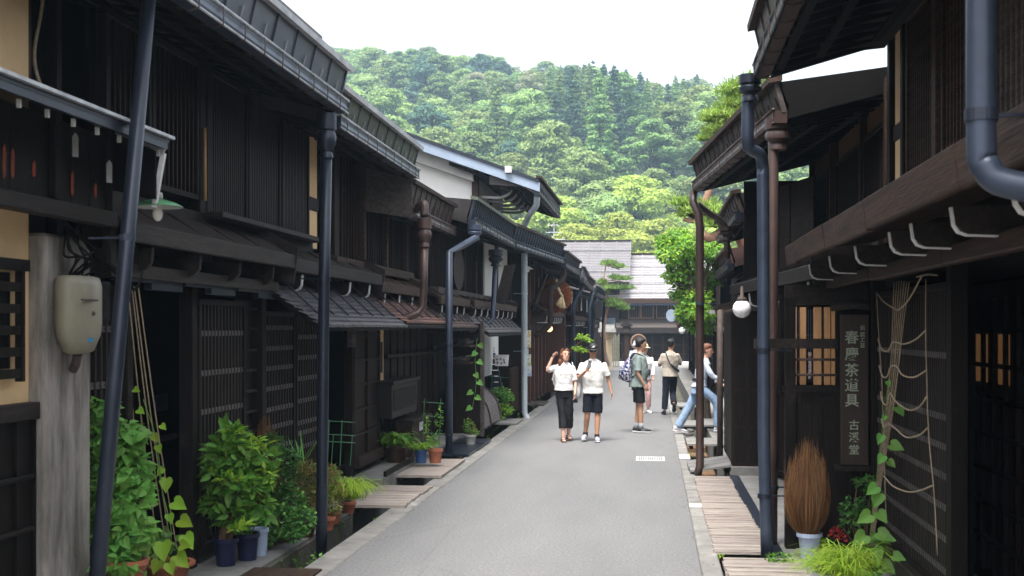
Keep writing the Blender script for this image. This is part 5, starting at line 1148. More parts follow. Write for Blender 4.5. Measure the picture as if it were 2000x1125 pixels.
pads('pine_tree', 'cloud pruned pine with layered pads beside the end of the left row', (onY(1180, 0, Yp).x, Yp, 0), [q(1183, 716), q(1180, 640), q(1188, 590), q(1180, 545), q(1184, 515)], .07,
     [(q(1190, 519), .42, .22), (q(1210, 524), .3, .15), (q(1216, 548), .42, .16), (q(1200, 545), .3, .15), (q(1192, 566), .55, .18), (q(1222, 566), .45, .16), (q(1206, 600), .5, .2), (q(1180, 575), .3, .2), (q(1196, 592), .45, .2), (q(1218, 606), .35, .15), (q(1176, 555), .25, .2)], 'pine', 620, .16, 'pinetrunk')
Yq = 25.
q2 = lambda u, v, y=Yq: tuple(onY(u, v, y))
pads('pine_tree', 'tall bright pine with pale branches rising behind the second right roof', (2.4, Yq, 0), [(2.6, Yq + 3, 0), (2.3, Yq + 2, 2.2), q2(1440, 455, 26), q2(1385, 465, 25), q2(1368, 430, 25), q2(1400, 330, 25), q2(1430, 230, 25)], .13,
     [(q2(1440, 185), .42, .3), (q2(1468, 180), .5, .3), (q2(1410, 232), .42, .22), (q2(1450, 240), .5, .3), (q2(1388, 238), .22, .12), (q2(1405, 260), .35, .2), (q2(1378, 275), .18, .1), (q2(1440, 210), .4, .25),
      (q2(1330, 402), .20, .16), (q2(1345, 412), .22, .18), (q2(1335, 424), .14, .12), (q2(1375, 420), .4, .3), (q2(1400, 445), .4, .3), (q2(1435, 430), .4, .3)], 'pinel', 1500, .11)

# ---- leafy plants
def plant_leaves(root, name, blobs, n, ln, mt, wd=.5, heart=False, up=.3, fold=.25, shell=.5, droop=.25, flat=.6):
    bl = np.array([b[:3] for b in blobs], float); rr = np.array([b[3:6] for b in blobs], float); w_ = rr.prod(1) ** (2 / 3); idx = rng.choice(len(bl), n, p=w_ / w_.sum())
    d = rdir(n); c = bl[idx] + d * rr[idx] * rng.uniform(shell, 1, (n, 1)); dd = _unit(d * np.array([1, 1, .4]) + rng.normal(size=(n, 3)) * .45 + np.array([0, 0, up]))
    nn = _unit(np.array([0, 0, 1.]) * flat + d * .6 + rng.normal(size=(n, 3)) * .35); L_ = ln * rng.uniform(.55, 1.2, n)
    if heart: return link(numesh(name, heart_co(c, dd, nn, L_, L_ * max(wd, .8)), HF, 12, root, [mt]), name, root)
    return link(numesh(name, leaf_co(c, dd, nn, L_, L_ * wd, fold, False, droop), LF, 6, root, [mt]), name, root)
def stems(root, base, blobs, n, r, mt='leafd', name='stems'):
    m = MB()
    for k in range(n):
        b = random.choice(blobs); e = Vector(b[:3]) + Vector((random.uniform(-b[3], b[3]), random.uniform(-b[4], b[4]), random.uniform(-b[5], b[5]))) * .6; a = Vector(base) + Vector((random.uniform(-.05, .05), random.uniform(-.05, .05), 0))
        m.tube(smooth_pts([a, (a * .55 + e * .45) + Vector((random.uniform(-.04, .04), random.uniform(-.04, .04), 0)), e], 3), r, 4)
    return m.build(name, mt, root)
def pot(name, label, c, r, h, mt, rim=.012, taper=.78, grp=None, n=28, cat='pot', scal=0):
    o = thing(name, label, cat, tuple(c), grp); c = Vector(c)
    MB().lathe(c, [(r * taper * .97, 0), (r * taper, .012), (r * .97, h - .035), (r * .97 + .001, h - .034), (r + rim, h - .032), (r + rim, h), (r * .93, h), (r * .9, h - .03)], n).build('body', mt, o, auto=True)
    MB().lathe(c + Vector((0, 0, h - .04)), [(r * .9, 0), (r * .88, .012), (.01, .02)], n).build('soil', 'soil', o); return o
def ell(c, r, rz): return (c[0], c[1], c[2], r, r, rz)
def P3(u, v, y): return onY(u, v, y)
# climber mass behind the leaning pipe
yb_ = 8.15
o = thing('climbing_plant', 'tall leafy green climber mass behind the leaning dark pipe at lower left', 'plant', (-3.62, yb_, 0))
bl = [ell(P3(195, 810, 8.2), .10, .14), ell(P3(240, 860, 8.2), .13, .14), ell(P3(200, 880, 8.2), .14, .17), ell(P3(255, 915, 8.2), .13, .13), ell(P3(205, 960, 8.15), .13, .18), ell(P3(245, 985, 8.1), .15, .17), ell(P3(270, 960, 8.1), .08, .1), ell(P3(200, 1030, 8.1), .12, .15), ell(P3(245, 1050, 8.), .14, .15), ell(P3(280, 1035, 8.), .08, .08), ell(P3(230, 1110, 7.9), .15, .14), ell(P3(170, 900, 8.3), .1, .3)]
plant_leaves(o, 'leaves', bl, 1500, .085, 'leafw', .62, True, -.1, .2, .55, .3, .35); stems(o, (-3.62, yb_, 0), bl, 26, .005, 'cane')
pot('plant_pot', 'brown pot half hidden under the leafy climber at lower left', P3(245, 1150, 7.95) * 1., .14, .2, 'terra')
# morning glory on strings in a terracotta trough
c = onG(328, 1128, .02)
o = pot('plant_pot', 'scalloped terracotta pot with heart leaved vine and strings at the bottom left', c, .185, .13, 'terra', .018, .8)
m_ = MB()
for k in range(26): a = 2 * PI * k / 26; m_.ball(c + Vector((.2 * math.cos(a), .2 * math.sin(a), .115)), .022, n=6)
m_.build('scalloped_rim', 'terra', o, smooth=True)
v = thing('climbing_vine', 'young vine with large heart shaped leaves climbing straw strings from the scalloped pot', 'plant', tuple(c + Vector((0, 0, .1))))
tops = [(243, 590), (251, 575), (258, 565), (262, 560), (270, 560)]; bots = [(285, 1060), (308, 1070), (325, 1075), (335, 1075), (345, 1070)]
m_ = MB()
strs = []
for (a, b), (e, f) in zip(tops, bots):
    p_, q_ = P3(a, b, 8.6), P3(e, f, c.y); strs.append((p_, q_)); m_.tube(smooth_pts([p_, p_ * .5 + q_ * .5 + Vector((-.012, 0, 0)), q_], 6), .0055, 5)
m_.build('string', 'rope', v)
def big_leaves(root, spots_, mt, name='leaf'):
    c_ = []; d_ = []; n_ = []; L_ = []
    for p, dr, nr, l in spots_: c_.append(p); d_.append(dr); n_.append(nr); L_.append(l)
    L_ = np.array(L_); return link(numesh(name, heart_co(np.array([list(x) for x in c_]), np.array(d_, float), np.array(n_, float), L_, L_ * .88), HF, 12, root, [mt]), name, root)
sp = [(P3(u, v_, yy), (dx, -.5, dz), (nx_, -1, .5), l) for u, v_, yy, dx, dz, nx_, l in
      ((325, 935, 9.0, .1, -1, .2, .11), (318, 915, 9, -.6, -.8, .1, .07), (340, 980, 9.0, .9, -.3, 0, .13), (352, 1015, 9.0, .9, -.25, .1, .13), (362, 1045, 9, .7, -.9, 0, .13), (330, 1005, 9.1, .5, -.9, .3, .08), (300, 1020, 8.9, -.8, -.2, -.2, .12), (318, 1060, 8.9, .2, -.6, 0, .16), (345, 1085, 8.8, .9, -.6, 0, .14),
       (300, 1045, 8.9, -.6, .3, 0, .1), (352, 1065, 8.8, 1, .1, 0, .10), (290, 1085, 8.8, -1, -.1, 0, .11), (310, 1095, 8.8, -.3, -.9, 0, .11), (330, 1100, 8.7, .5, -.9, 0, .1), (270, 800, 8.7, .8, -.3, 0, .07), (262, 760, 8.7, .9, -.2, 0, .06), (300, 850, 8.8, .7, -.7, 0, .075), (262, 945, 8.6, -.9, .1, 0, .12), (308, 870, 8.9, .5, -.9, 0, .07), (315, 830, 8.9, .9, -.6, .2, .06))]
big_leaves(v, sp, 'leafy', 'leaves'); plant_leaves(v, 'small_leaves', [ell(P3(318, 1065, c.y), .12, .10), ell(P3(305, 1040, c.y), .10, .10)], 40, .085, 'leafw', .8, True, 0, .2, .2)
m_ = MB(); m_.tube(smooth_pts([c + Vector((0, 0, .1)), P3(335, 1040, 9), P3(318, 960, 9), P3(305, 860, 8.9), P3(280, 780, 8.8)], 5), .004, 5); m_.build('stem', 'leafw', v)
# hydrangea bush in navy pots, with the pale pot beside
c1 = onG(441, 1104, .0); c2 = onG(483, 1093, .0); c3 = onG(507, 1084, .0)
pot('plant_pot', 'navy plastic pot in front, nearest of the pots below the tall green bush', c1, .10, .235, 'navy', .01, .8)
pot('plant_pot', 'navy plastic pot between the front navy pot and the pale blue pot', c2, .10, .235, 'navy', .01, .8)
pot('plant_pot', 'pale blue plastic pot right of the two navy pots', c3, .075, .24, 'palepot', .008, .85)
yy = c1.y
bl = [ell(P3(455, 850, yy + .1), .10, .09), ell(P3(440, 880, yy), .14, .12), ell(P3(475, 890, yy + .1), .15, .13), ell(P3(505, 930, yy + .2), .13, .16), ell(P3(430, 930, yy - .05), .13, .12), ell(P3(465, 950, yy), .17, .15), ell(P3(420, 985, yy - .05), .12, .10), ell(P3(460, 1005, yy), .16, .11), ell(P3(505, 990, yy + .15), .12, .14), ell(P3(430, 905, yy), .12, .1), ell(P3(520, 900, yy + .2), .08, .1)]
o = thing('leafy_bush', 'tall bright green bush with pointed leaves in the navy pots', 'plant', tuple(c1 + Vector((0, 0, .2))))
plant_leaves(o, 'leaves', bl, 1150, .11, 'leaf', .5, False, .15, .25, .45, .35, .55); plant_leaves(o, 'young_leaves', [ell(P3(455, 842, yy), .09, .06), ell(P3(500, 870, yy), .1, .08), ell(P3(445, 940, yy - .15), .1, .05), ell(P3(520, 930, yy), .06, .1), ell(P3(420, 925, yy - .1), .08, .05), ell(P3(470, 1030, yy - .2), .07, .05)], 170, .075, 'leafy', .42, False, .4, .3, .3)
stems(o, c1 + Vector((0, 0, .2)), bl, 18, .007, 'cane'); stems(o, c2 + Vector((0, 0, .2)), bl[3:], 10, .006, 'leafw', 'green_stems')
# dry twiggy grass behind it
def broom(root, c, w_, h_, n, mt, r=.0035, name='stems', spread=.8, top=.35):
    m = []; 
    for k in range(n):
        a = random.uniform(0, 2 * PI); q = random.random() ** .5; z1 = h_ * random.uniform(.55, 1.0) * (1 - .25 * q * q)
        bx, by = .25 * w_ * q * math.cos(a), .25 * w_ * q * math.sin(a); mx_, my_ = w_ * q * math.cos(a), w_ * q * math.sin(a)
        p = [Vector((c[0] + bx, c[1] + by, c[2])), Vector((c[0] + mx_ * spread, c[1] + my_ * spread, c[2] + z1 * .35)), Vector((c[0] + mx_, c[1] + my_, c[2] + z1 * .68)), Vector((c[0] + mx_ * random.uniform(.55, 1.02), c[1] + my_ * random.uniform(.55, 1.02), c[2] + z1))]
        m.append(p)
    mm = MB()
    for p in m: mm.tube(smooth_pts(p, 3), [r, r, r, r * .9, r * .8, r * .8, r * .7, r * .6, r * .5, r * .3], 3, cap=False)
    return mm.build(name, mt, root)
b_ = onG(500, 1050, .0); o = thing('dried_broom_plant', 'dried red brown broom plant partly hidden behind the tall green bush', 'plant', tuple(b_)); broom(o, (b_.x, b_.y + .3, .2), .17, 1.02, 420, 'broom')
# dark green climber column
yy = 11.2
o = thing('leafy_column', 'dark green small leaved climber column right of the tall bright bush', 'plant', tuple(onG(545, 1060, 0)))
bl = [ell(P3(530, 870, yy), .13, .12), ell(P3(565, 900, yy), .11, .14), ell(P3(545, 940, yy), .15, .17), ell(P3(570, 985, yy), .13, .15), ell(P3(550, 1020, yy - .2), .17, .15), ell(P3(590, 1015, yy - .3), .12, .13), ell(P3(520, 1040, yy - .3), .12, .12), ell(P3(575, 1040, yy - .4), .12, .08)]
plant_leaves(o, 'leaves', bl, 2600, .042, 'leafd', .7, False, .1, .2, .5); plant_leaves(o, 'young_leaves', bl[3:7], 380, .038, 'leaf', .7, False, .2, .2, .85)
stems(o, onG(548, 1060, 0), bl, 16, .004, 'cane'); pot('plant_pot', 'small brown pot hidden under the dark green climber column', onG(552, 1062, .0) + Vector((0, .15, 0)), .11, .16, 'brownpot')
# reddish maple-like shrub, hakone grass, small pots
yy = 12.2
o = thing('reddish_shrub', 'reddish green fine leaved shrub behind the first straight downpipe', 'plant', tuple(P3(610, 1020, yy)))
bl = [ell(P3(600, 915, yy), .14, .10), ell(P3(640, 925, yy + .1), .14, .11), ell(P3(585, 950, yy), .13, .12), ell(P3(625, 965, yy), .15, .13), ell(P3(660, 960, yy + .2), .11, .12), ell(P3(605, 990, yy - .1), .12, .09), ell(P3(650, 990, yy), .09, .09)]
plant_leaves(o, 'leaves', bl, 2300, .034, 'leafr', .4, False, 0, .2, .3); plant_leaves(o, 'green_leaves', bl, 1000, .034, 'leaf', .45, False, 0, .2, .4); stems(o, P3(612, 1030, yy), bl, 30, .003, 'cane')
for u, v_, r_, mt, lb in ((652, 1022, .07, 'terra', 'terracotta pot just right of the first straight downpipe'), (600, 1048, .08, 'brownpot', 'dark brown pot left of the first straight downpipe'), (682, 1002, .07, 'terra', 'second terracotta pot beside the glazed blue pot'), (642, 1035, .06, 'terra', 'small low terracotta pot at the foot of the first straight downpipe')):
    pot('plant_pot', lb, onG(u, v_, .0), r_, .13, mt, .01, .75)
pot('plant_pot', 'glazed blue pot under the yellow green grass clump', onG(668, 1003, .0) + Vector((0, .1, 0)), .075, .17, 'bluepot', .008, .8)
def grass(root, c, n, ln, mt, sx=.12, name='blades', bias=(0, 0), wd=.011, up=(.45, 1.1), droop=1.0):
    V_ = []; Fq = []
    for k in range(n):
        a = random.uniform(0, 2 * PI); l = ln * random.uniform(.6, 1.15); st = random.uniform(*up); d = Vector((math.cos(a) + bias[0], math.sin(a) + bias[1], 0)); b = Vector(c) + Vector((random.gauss(0, sx), random.gauss(0, sx), 0)); sd_ = Vector((-d.y, d.x, random.uniform(-.3, .3))).normalized() * wd * random.uniform(.7, 1.2); i0 = len(V_)
        for j in range(6):
            t = j / 5; p = b + d * l * t * .75 + Vector((0, 0, l * (st * t - droop * st * .85 * t * t))); w2 = (1 - t) ** .6 * (.55 + t if t < .45 else 1)
            V_ += [tuple(p - sd_ * w2 * .5), tuple(p + sd_ * w2 * .5)]
            if j: q_ = i0 + 2 * j; Fq.append((q_ - 2, q_ - 1, q_ + 1, q_))
    m = MB(); m._a(V_, Fq); return m.build(name, mt, root, smooth=True)
M['hakone'] = leafmat('golden_grass_blade', (.42, .56, .06), (.26, .42, .035), tr=.4)
g0 = P3(672, 965, 12.7)
o = thing('grass_clump', 'yellow green arching grass clump in the glazed blue pot', 'plant', tuple(g0)); grass(o, g0 + Vector((0, 0, -.05)), 620, .42, 'hakone', .08, bias=(.2, -.25), wd=.012, up=(1.0, 1.8))
o = thing('iris_leaves', 'upright pale iris leaves beside the first straight downpipe', 'plant', tuple(P3(588, 900, 12.6))); grass(o, P3(588, 905, 12.6), 9, .34, 'leafw', .02, wd=.03, up=(.9, 1.1), droop=.1)
# green stake frames
def stakes(label, us, vt, vb, y, rails):
    o = thing('stake_frame', label, 'plant support', tuple(P3(us[0], vb, y))); m = MB()
    for i, u in enumerate(us): m.tube([P3(u, vt + (i % 2) * 30, y + (i % 2) * .15), P3(u - 4, vb, y + (i % 2) * .15)], .006, 6)
    m.build('stake', 'greenstake', o); m = MB()
    for v_ in rails: MB().tube([P3(us[0] - 6, v_, y - .02), P3(us[-1] + 6, v_ + 3, y + .1)], .005, 5).build('cross_bar', 'greenstake', o)
    return o
stakes('green garden stakes tied in a frame right of the first straight downpipe', (643, 651, 668, 688), 820, 910, 13.2, (822, 848, 862))
stakes('green garden stake frame over the terracotta pot by the second blue pipe', (829, 838, 861), 778, 882, 18.0, (785, 812, 845))
# plants in front of the brown house
c = onG(768, 905, .1); c.y += .2
pot('plant_pot', 'wide brown pot with a broad leaved plant under the letter box', c, .17, .24, 'brownpot', .012, .8)
o = thing('broadleaf_plant', 'dark broad strap leaved plant under the letter box', 'plant', tuple(c + Vector((0, 0, .22)))); grass(o, c + Vector((0, 0, .22)), 110, .50, 'leaf', .07, 'leaves', wd=.075, up=(.7, 1.3)); grass(o, c + Vector((0, 0, .22)), 40, .44, 'leafy', .06, 'young_leaves', wd=.06, up=(.8, 1.4))
c = onG(822, 904, .1); pot('plant_pot', 'glazed blue pot left of the terracotta pot with stakes', c, .09, .20, 'bluepot', .008, .85)
o = thing('variegated_plant', 'variegated strappy plant in the blue pot before the brown wall', 'plant', tuple(c + Vector((0, 0, .18)))); grass(o, c + Vector((0, 0, .18)), 80, .30, 'leafy', .05, 'leaves', wd=.035, up=(.7, 1.3)); grass(o, c + Vector((0, 0, .18)), 70, .28, 'leaf', .05, 'green_leaves', wd=.03, up=(.7, 1.3))
c = onG(850, 904, .1); pot('plant_pot', 'terracotta pot with green stakes left of the second blue pipe', c, .10, .20, 'terra', .012, .78)
o = thing('small_vine', 'thin vine climbing the green stakes in the terracotta pot', 'plant', tuple(c + Vector((0, 0, .18)))); bl = [ell(P3(845, 860, 18), .09, .10), ell(P3(858, 820, 18), .05, .2), ell(P3(832, 830, 18), .03, .22)]; plant_leaves(o, 'leaves', bl, 90, .07, 'leaf', .5, False, .1, .2, .3); plant_leaves(o, 'young_leaves', bl, 50, .06, 'leafy', .5, False, .1, .2, .3)
c = onG(919, 868, .05); pot('plant_pot', 'grey white pot at the foot of the wing wall', c, .10, .17, 'greypot', .01, .8)
o = thing('small_shrub', 'small sparse shrub with red tips in the grey white pot', 'plant', tuple(c + Vector((0, 0, .16)))); bl = [ell(P3(918, 835, c.y), .11, .1), ell(P3(925, 845, c.y), .09, .06), ell(P3(912, 825, c.y), .06, .08)]; plant_leaves(o, 'leaves', bl, 200, .045, 'leaf', .55); plant_leaves(o, 'red_tips', bl, 60, .035, 'red', .5); stems(o, c + Vector((0, 0, .15)), bl, 10, .003, 'cane')
o = thing('climbing_vine', 'pale leaved vine climbing the wing wall post above the grey white pot', 'plant', tuple(c)); m_ = MB(); m_.tube(smooth_pts([P3(922, 800, 22), P3(930, 750, 22), P3(928, 700, 22), P3(932, 660, 22)], 4), .005, 5); m_.build('stem', 'leafw', o)
big_leaves(o, [(P3(u, v_, 21.9), (dx, -.5, -.5), (0, -1, .4), .12) for u, v_, dx in ((930, 775, 1), (922, 765, -1), (934, 745, .7), (928, 730, .5), (934, 705, .8), (930, 688, -.6), (936, 672, .5), (920, 795, -.8))], 'leafw', 'leaves')
o = thing('leafy_shrub', 'fresh green shrub in the dark opening left of the black slatted screen', 'plant', tuple(P3(975, 820, 26.5))); bl = [ell(P3(975, 765, 26.5), .22, .10), ell(P3(990, 775, 26.5), .16, .10), ell(P3(968, 790, 26.5), .16, .14), ell(P3(985, 800, 26.3), .18, .12), ell(P3(972, 815, 26.2), .14, .1)]
plant_leaves(o, 'leaves', bl, 900, .075, 'leaf', .5, False, 0, .2, .4); plant_leaves(o, 'young_leaves', bl[-2:], 250, .08, 'leafy', .5, False, 0, .2, .4); stems(o, P3(975, 828, 26.5), bl, 12, .005, 'cane')
stakes('thin green wire plant frame behind the fresh green shrub', (962, 988), 730, 780, 26.8, (735,))
o = thing('leafy_twig', 'bright leafy twigs above the cap of the man with the phone', 'plant', tuple(P3(1135, 680, 30))); m_ = MB(); m_.tube(smooth_pts([P3(1112, 690, 30), P3(1130, 670, 30), P3(1150, 662, 30)], 4), .01, 5); m_.build('twig', 'cane', o)
plant_leaves(o, 'leaves', [ell(P3(1138, 658, 30), .16, .06), ell(P3(1150, 664, 30), .10, .05), ell(P3(1128, 680, 30), .14, .05), ell(P3(1140, 684, 30), .1, .04)], 220, .085, 'leafy', .4, False, 0, .2, .2)
# the big climber on the right
def tube_path(us, y): return [P3(a, b, y) for a, b in us]
Yw = 27.
o = thing('climbing_tree', 'large leafy green climber with dark twisting branches behind the brown pole', 'tree', (1.7, Yw, 0)); m_ = MB()
for pts_, r_ in (([(1385, 860), (1378, 760), (1372, 660), (1360, 590), (1345, 540)], .09), ([(1372, 660), (1352, 600), (1330, 560), (1305, 520)], .05), ([(1360, 590), (1345, 530), (1335, 490), (1325, 470)], .045), ([(1375, 600), (1380, 540), (1385, 500)], .04), ([(1350, 560), (1320, 545), (1300, 520)], .03), ([(1362, 640), (1340, 620), (1325, 640)], .03)):
    m_.tube(smooth_pts(tube_path(pts_, Yw), 4), r_, 6)
m_.build('branches', 'trunk', o, smooth=True)
bl = [ell(P3(u, v_, Yw + random.uniform(-.4, .4)), r_, r_ * .7) for u, v_, r_ in ((1300, 475, .25), (1325, 465, .32), (1350, 480, .35), (1310, 500, .3), (1340, 510, .4), (1365, 500, .3), (1320, 535, .3), (1350, 545, .38), (1335, 570, .3), (1360, 585, .35), (1345, 610, .32), (1370, 610, .3), (1355, 632, .24), (1385, 480, .3), (1400, 500, .25), (1385, 540, .4), (1295, 490, .14), (1372, 640, .26), (1290, 470, .1))]
plant_leaves(o, 'leaves', bl, 3900, .11, 'leaf', .5, False, -.15, .2, .35); plant_leaves(o, 'young_leaves', bl[:14], 2500, .10, 'leafy', .5, False, 0, .2, .6)

# ---- right foreground: broom in pale pot, rope net with vine, grasses
c = onG(1581, 1092, .02)
pot('plant_pot', 'pale blue plastic pot holding the big dry broom on the right', c, .098, .23, 'palepot', .014, .74)
o = thing('dried_broom', 'big upright dried brown broom plant in the pale pot against the dark wall', 'plant', tuple(c + Vector((0, 0, .2)))); broom(o, (c.x - .02, c.y, .2), .20, .90, 640, 'broom', .0024)
m_ = MB(); sg = P3(1600, 1058, c.y - .1)
o = thing('grass_clump', 'large golden green arching grass clump at the bottom right', 'plant', (1.72, 9.55, .1))
for k, (u, v_, y_, n_, ln_) in enumerate(((1640, 1112, 9.5, 330, .36), (1672, 1108, 9.3, 260, .34), (1618, 1122, 9.4, 260, .34), (1655, 1130, 9.1, 220, .34))):
    g_ = P3(u, v_, y_); grass(o, g_, int(n_ * .62), ln_ * 1.2, 'hakone', .05, bias=(-.2, -.3), wd=.012, up=(.7, 1.5), droop=1.0)
o = thing('nandina_shrub', 'dark green shrub with a few red blooms against the wall below the signboard', 'plant', tuple(P3(1680, 1040, 10.9)))
bl = [ell(P3(1690, 940, 10.9), .10, .05), ell(P3(1665, 990, 10.9), .10, .09), ell(P3(1690, 1000, 10.9), .12, .1), ell(P3(1660, 1020, 10.8), .1, .08), ell(P3(1700, 970, 10.9), .08, .1)]
plant_leaves(o, 'leaves', bl, 420, .055, 'leafd', .5, False, .1, .2, .4); plant_leaves(o, 'red_blooms', [ell(P3(1632, 1040, 10.7), .05, .05), ell(P3(1645, 1050, 10.7), .04, .03)], 90, .03, 'red', .7); stems(o, P3(1690, 1080, 10.9), bl, 12, .004, 'cane')
plant_leaves(thing('low_weed', 'small green weeds at the foot of the brown right downpipe', 'plant', tuple(onG(1520, 1092, .03))), 'leaves', [(*onG(1522, 1090, .06), .12, .06, .05)], 110, .035, 'leaf', .6)
plant_leaves(thing('low_weed', 'small weeds growing by the pale pot rim on the right', 'plant', tuple(P3(1607, 1060, 11))), 'leaves', [(*P3(1605, 1052, 11), .07, .05, .05), (*P3(1612, 1075, 10.9), .06, .05, .06)], 60, .04, 'leafy', .6)
# rope net
Yn = 9.9
o = thing('rope_net', 'straw rope net hanging before the dark lattice bay on the right', 'rope net', tuple(P3(1755, 550, Yn)))
m_ = MB(); N_ = lambda u, v_: onX(u, v_, 1.86)
for k in range(7): m_.tube(smooth_pts([N_(1746 + k * 5, 548 + abs(k - 3)), N_(1743 + k * 3.4, 640), N_(1739 + k * 2.6 + (k % 3), 720), N_(1727 + k * 2.2, 830), N_(1708 + k * 1.8, 960), N_(1694 + k * 1.5, 1090)], 4), .0032, 5)
m_.build('rope_bundle', 'rope', o, smooth=True); m_ = MB()
m_.tube(smooth_pts([N_(1712, 570), N_(1716, 650), N_(1722, 740), N_(1726, 850), N_(1729, 960), N_(1731, 1015)], 4), .0035, 5)
m_.build('side_rope', 'rope', o, smooth=True); m_ = MB()
m_.tube(smooth_pts([N_(1808, 545), N_(1808, 650), N_(1810, 740), N_(1814, 850), N_(1824, 960), N_(1831, 1085)], 4), .004, 5)
m_.build('side_rope', 'rope', o, smooth=True); m_ = MB()
for pts_ in ([(1712, 572), (1727, 590), (1748, 603), (1756, 604), (1775, 585), (1800, 540)], [(1715, 662), (1722, 682), (1735, 685), (1744, 668), (1765, 672), (1788, 663), (1808, 645)], [(1717, 714), (1724, 735), (1733, 735), (1740, 716), (1752, 716), (1762, 732), (1785, 737), (1810, 723)],
             [(1720, 765), (1724, 785), (1732, 790), (1738, 768), (1750, 785), (1775, 801), (1795, 795), (1810, 775)], [(1722, 818), (1726, 835), (1735, 828), (1750, 838), (1770, 854), (1795, 850), (1813, 835)], [(1726, 930), (1745, 950), (1775, 961), (1800, 957), (1822, 948)], [(1790, 541), (1812, 536), (1830, 538)]):
    m_.tube(smooth_pts([N_(*p_) for p_ in pts_], 4), .0062, 6)
m_.build('swag_rope', 'rope', o, smooth=True)
v = thing('climbing_vine', 'heart leaved vine climbing the rope bundle on the right, lowest leaves large', 'plant', tuple(P3(1700, 1125, Yn)))
m_ = MB(); m_.tube(smooth_pts([N_(1690, 1125), N_(1704, 1000), N_(1716, 900), N_(1728, 800), N_(1736, 740)], 5), .0045, 5); m_.build('stem', 'leaf', v)
sp = [(P3(u, v_, Yn - .06), (dx, -.55, dz), (.1, -1, .45), l) for u, v_, dx, dz, l in ((1752, 795, .6, -.8, .09), (1733, 745, .4, -.9, .05), (1728, 812, -.3, -.6, .05), (1740, 868, .9, -.3, .11), (1722, 850, -.5, -1, .08), (1725, 890, -.6, -.8, .085), (1735, 900, .8, -.7, .075), (1712, 950, -.9, -.6, .11), (1716, 965, -.4, -1, .12), (1715, 1000, .6, -.7, .11), (1700, 1005, -1, -.5, .13), (1690, 1045, -.8, -.5, .14), (1715, 1040, .9, -.4, .13), (1706, 1070, .2, -1, .15), (1725, 1050, 1, -.1, .1), (1690, 1090, -.9, -.5, .15), (1722, 1100, .9, -.6, .13), (1705, 1120, 0, -1, .14), (1680, 1115, -1, -.3, .12), (1745, 1085, .9, -.2, .1))]
big_leaves(v, sp, 'leafw', 'leaves'); plant_leaves(v, 'small_leaves', [ell(P3(1708, 1075, Yn), .10, .14), ell(P3(1690, 1110, Yn - .1), .14, .10)], 60, .10, 'leaf', .8, True, 0, .2, .3)
# weeds in the ditch walls
m_ = []
for k in range(26):
    y_ = random.uniform(9, 15); m_.append((-2.93 + random.uniform(-.02, .02), y_, random.uniform(-.25, .0), .05, .09, .035))
for k in range(20): m_.append((-3.28, random.uniform(9, 13), random.uniform(-.35, -.05), .03, .08, .06))
tag(plant_leaves(None, 'ditch_weeds', m_, 900, .032, 'leaf', .7), 'small green weeds and moss tufts along the left ditch', None, None, 'stuff')
m_ = [(random.uniform(.56, .6), random.uniform(9, 24), .0, .03, .09, .02) for k in range(26)] + [(-3.28, random.uniform(22, 36), random.uniform(-.3, -.05), .03, .15, .07) for k in range(26)]
tag(plant_leaves(None, 'kerb_weeds', m_, 700, .03, 'leafy', .7), 'sparse weeds along the kerbs and far ditch', None, None, 'stuff')

# ================================================================== PEOPLE
def cloth(n, c, c2=None, rough=.85, **k): M[n] = mat(n, c, c2 or tuple(x * .82 for x in c), rough, k.pop('scale', 9), bump=.15, bscale=70, spec=.2, **k)
for n, c in (('skin_fair', (.62, .36, .27)), ('skin_tan', (.42, .22, .14)), ('skin_mid', (.46, .26, .17))): M[n] = mat(n, c, tuple(x * .9 for x in c), .5, 8, spec=.35)
cloth('white_blouse', (.78, .77, .77)); cloth('cream_tshirt', (.80, .79, .76)); cloth('sage_tshirt', (.20, .245, .235)); cloth('sand_tshirt', (.50, .44, .37)); cloth('pale_jacket', (.60, .66, .78))
cloth('black_cloth', (.012, .012, .014), rough=.6); cloth('navy_shorts', (.008, .009, .016)); cloth('dark_trousers', (.016, .020, .034)); cloth('jeans', (.27, .37, .52), (.19, .28, .42), scale=14)
cloth('pink_trousers', (.50, .20, .20), (.62, .48, .46), scale=40); cloth('straw_hat', (.66, .54, .36))
for n, c in (('hair_auburn', (.20, .075, .035)), ('hair_black', (.012, .010, .010)), ('hair_brown', (.10, .05, .03))): M[n] = mat(n, c, tuple(x * .55 for x in c), .45, 30, (1, 1, .25), bump=.5, spec=.4)
M['leather_brown'] = mat('brown_sandal_leather', (.10, .045, .028), None, .55, 9); M['shoe_grey'] = mat('grey_trainer', (.42, .42, .48), (.22, .22, .26), .6, 22)
M['shoe_black'] = mat('black_trainer', (.018, .018, .02), None, .6, 9); M['shoe_white'] = mat('white_trainer', (.7, .7, .76), (.5, .5, .56), .6, 22); M['sole'] = mat('white_sole', (.75, .75, .75), None, .6, 9)
M['sock'] = mat('grey_sock', (.30, .32, .34), None, .9, 30); M['lens'] = mat('dark_lens', (.01, .01, .012), None, .1, 3); M['phone'] = mat('phone_back', (.35, .36, .38), None, .3, 5)
M['pattern'] = mat('navy_patterned_fabric', (.55, .55, .62), (.015, .02, .09), .8, 22, lo=.50, hi=.54, spots=((.42, .04, .04), 17, .60))
Vx = Vector
def remesh(o, vox=.011, sm=3, disp=0., seed=1.):
    r = o.modifiers.new('skin', 'REMESH'); r.mode = 'VOXEL'; r.voxel_size = vox; r.use_smooth_shade = True
    s = o.modifiers.new('soften', 'SMOOTH'); s.iterations = sm; s.factor = .5
    if disp:
        tx = bpy.data.textures.new('folds', 'CLOUDS'); tx.noise_scale = .11; tx.noise_depth = 2; d = o.modifiers.new('folds', 'DISPLACE'); d.texture = tx; d.strength = disp; d.mid_level = .5
        d.texture_coords = 'LOCAL'
    return o
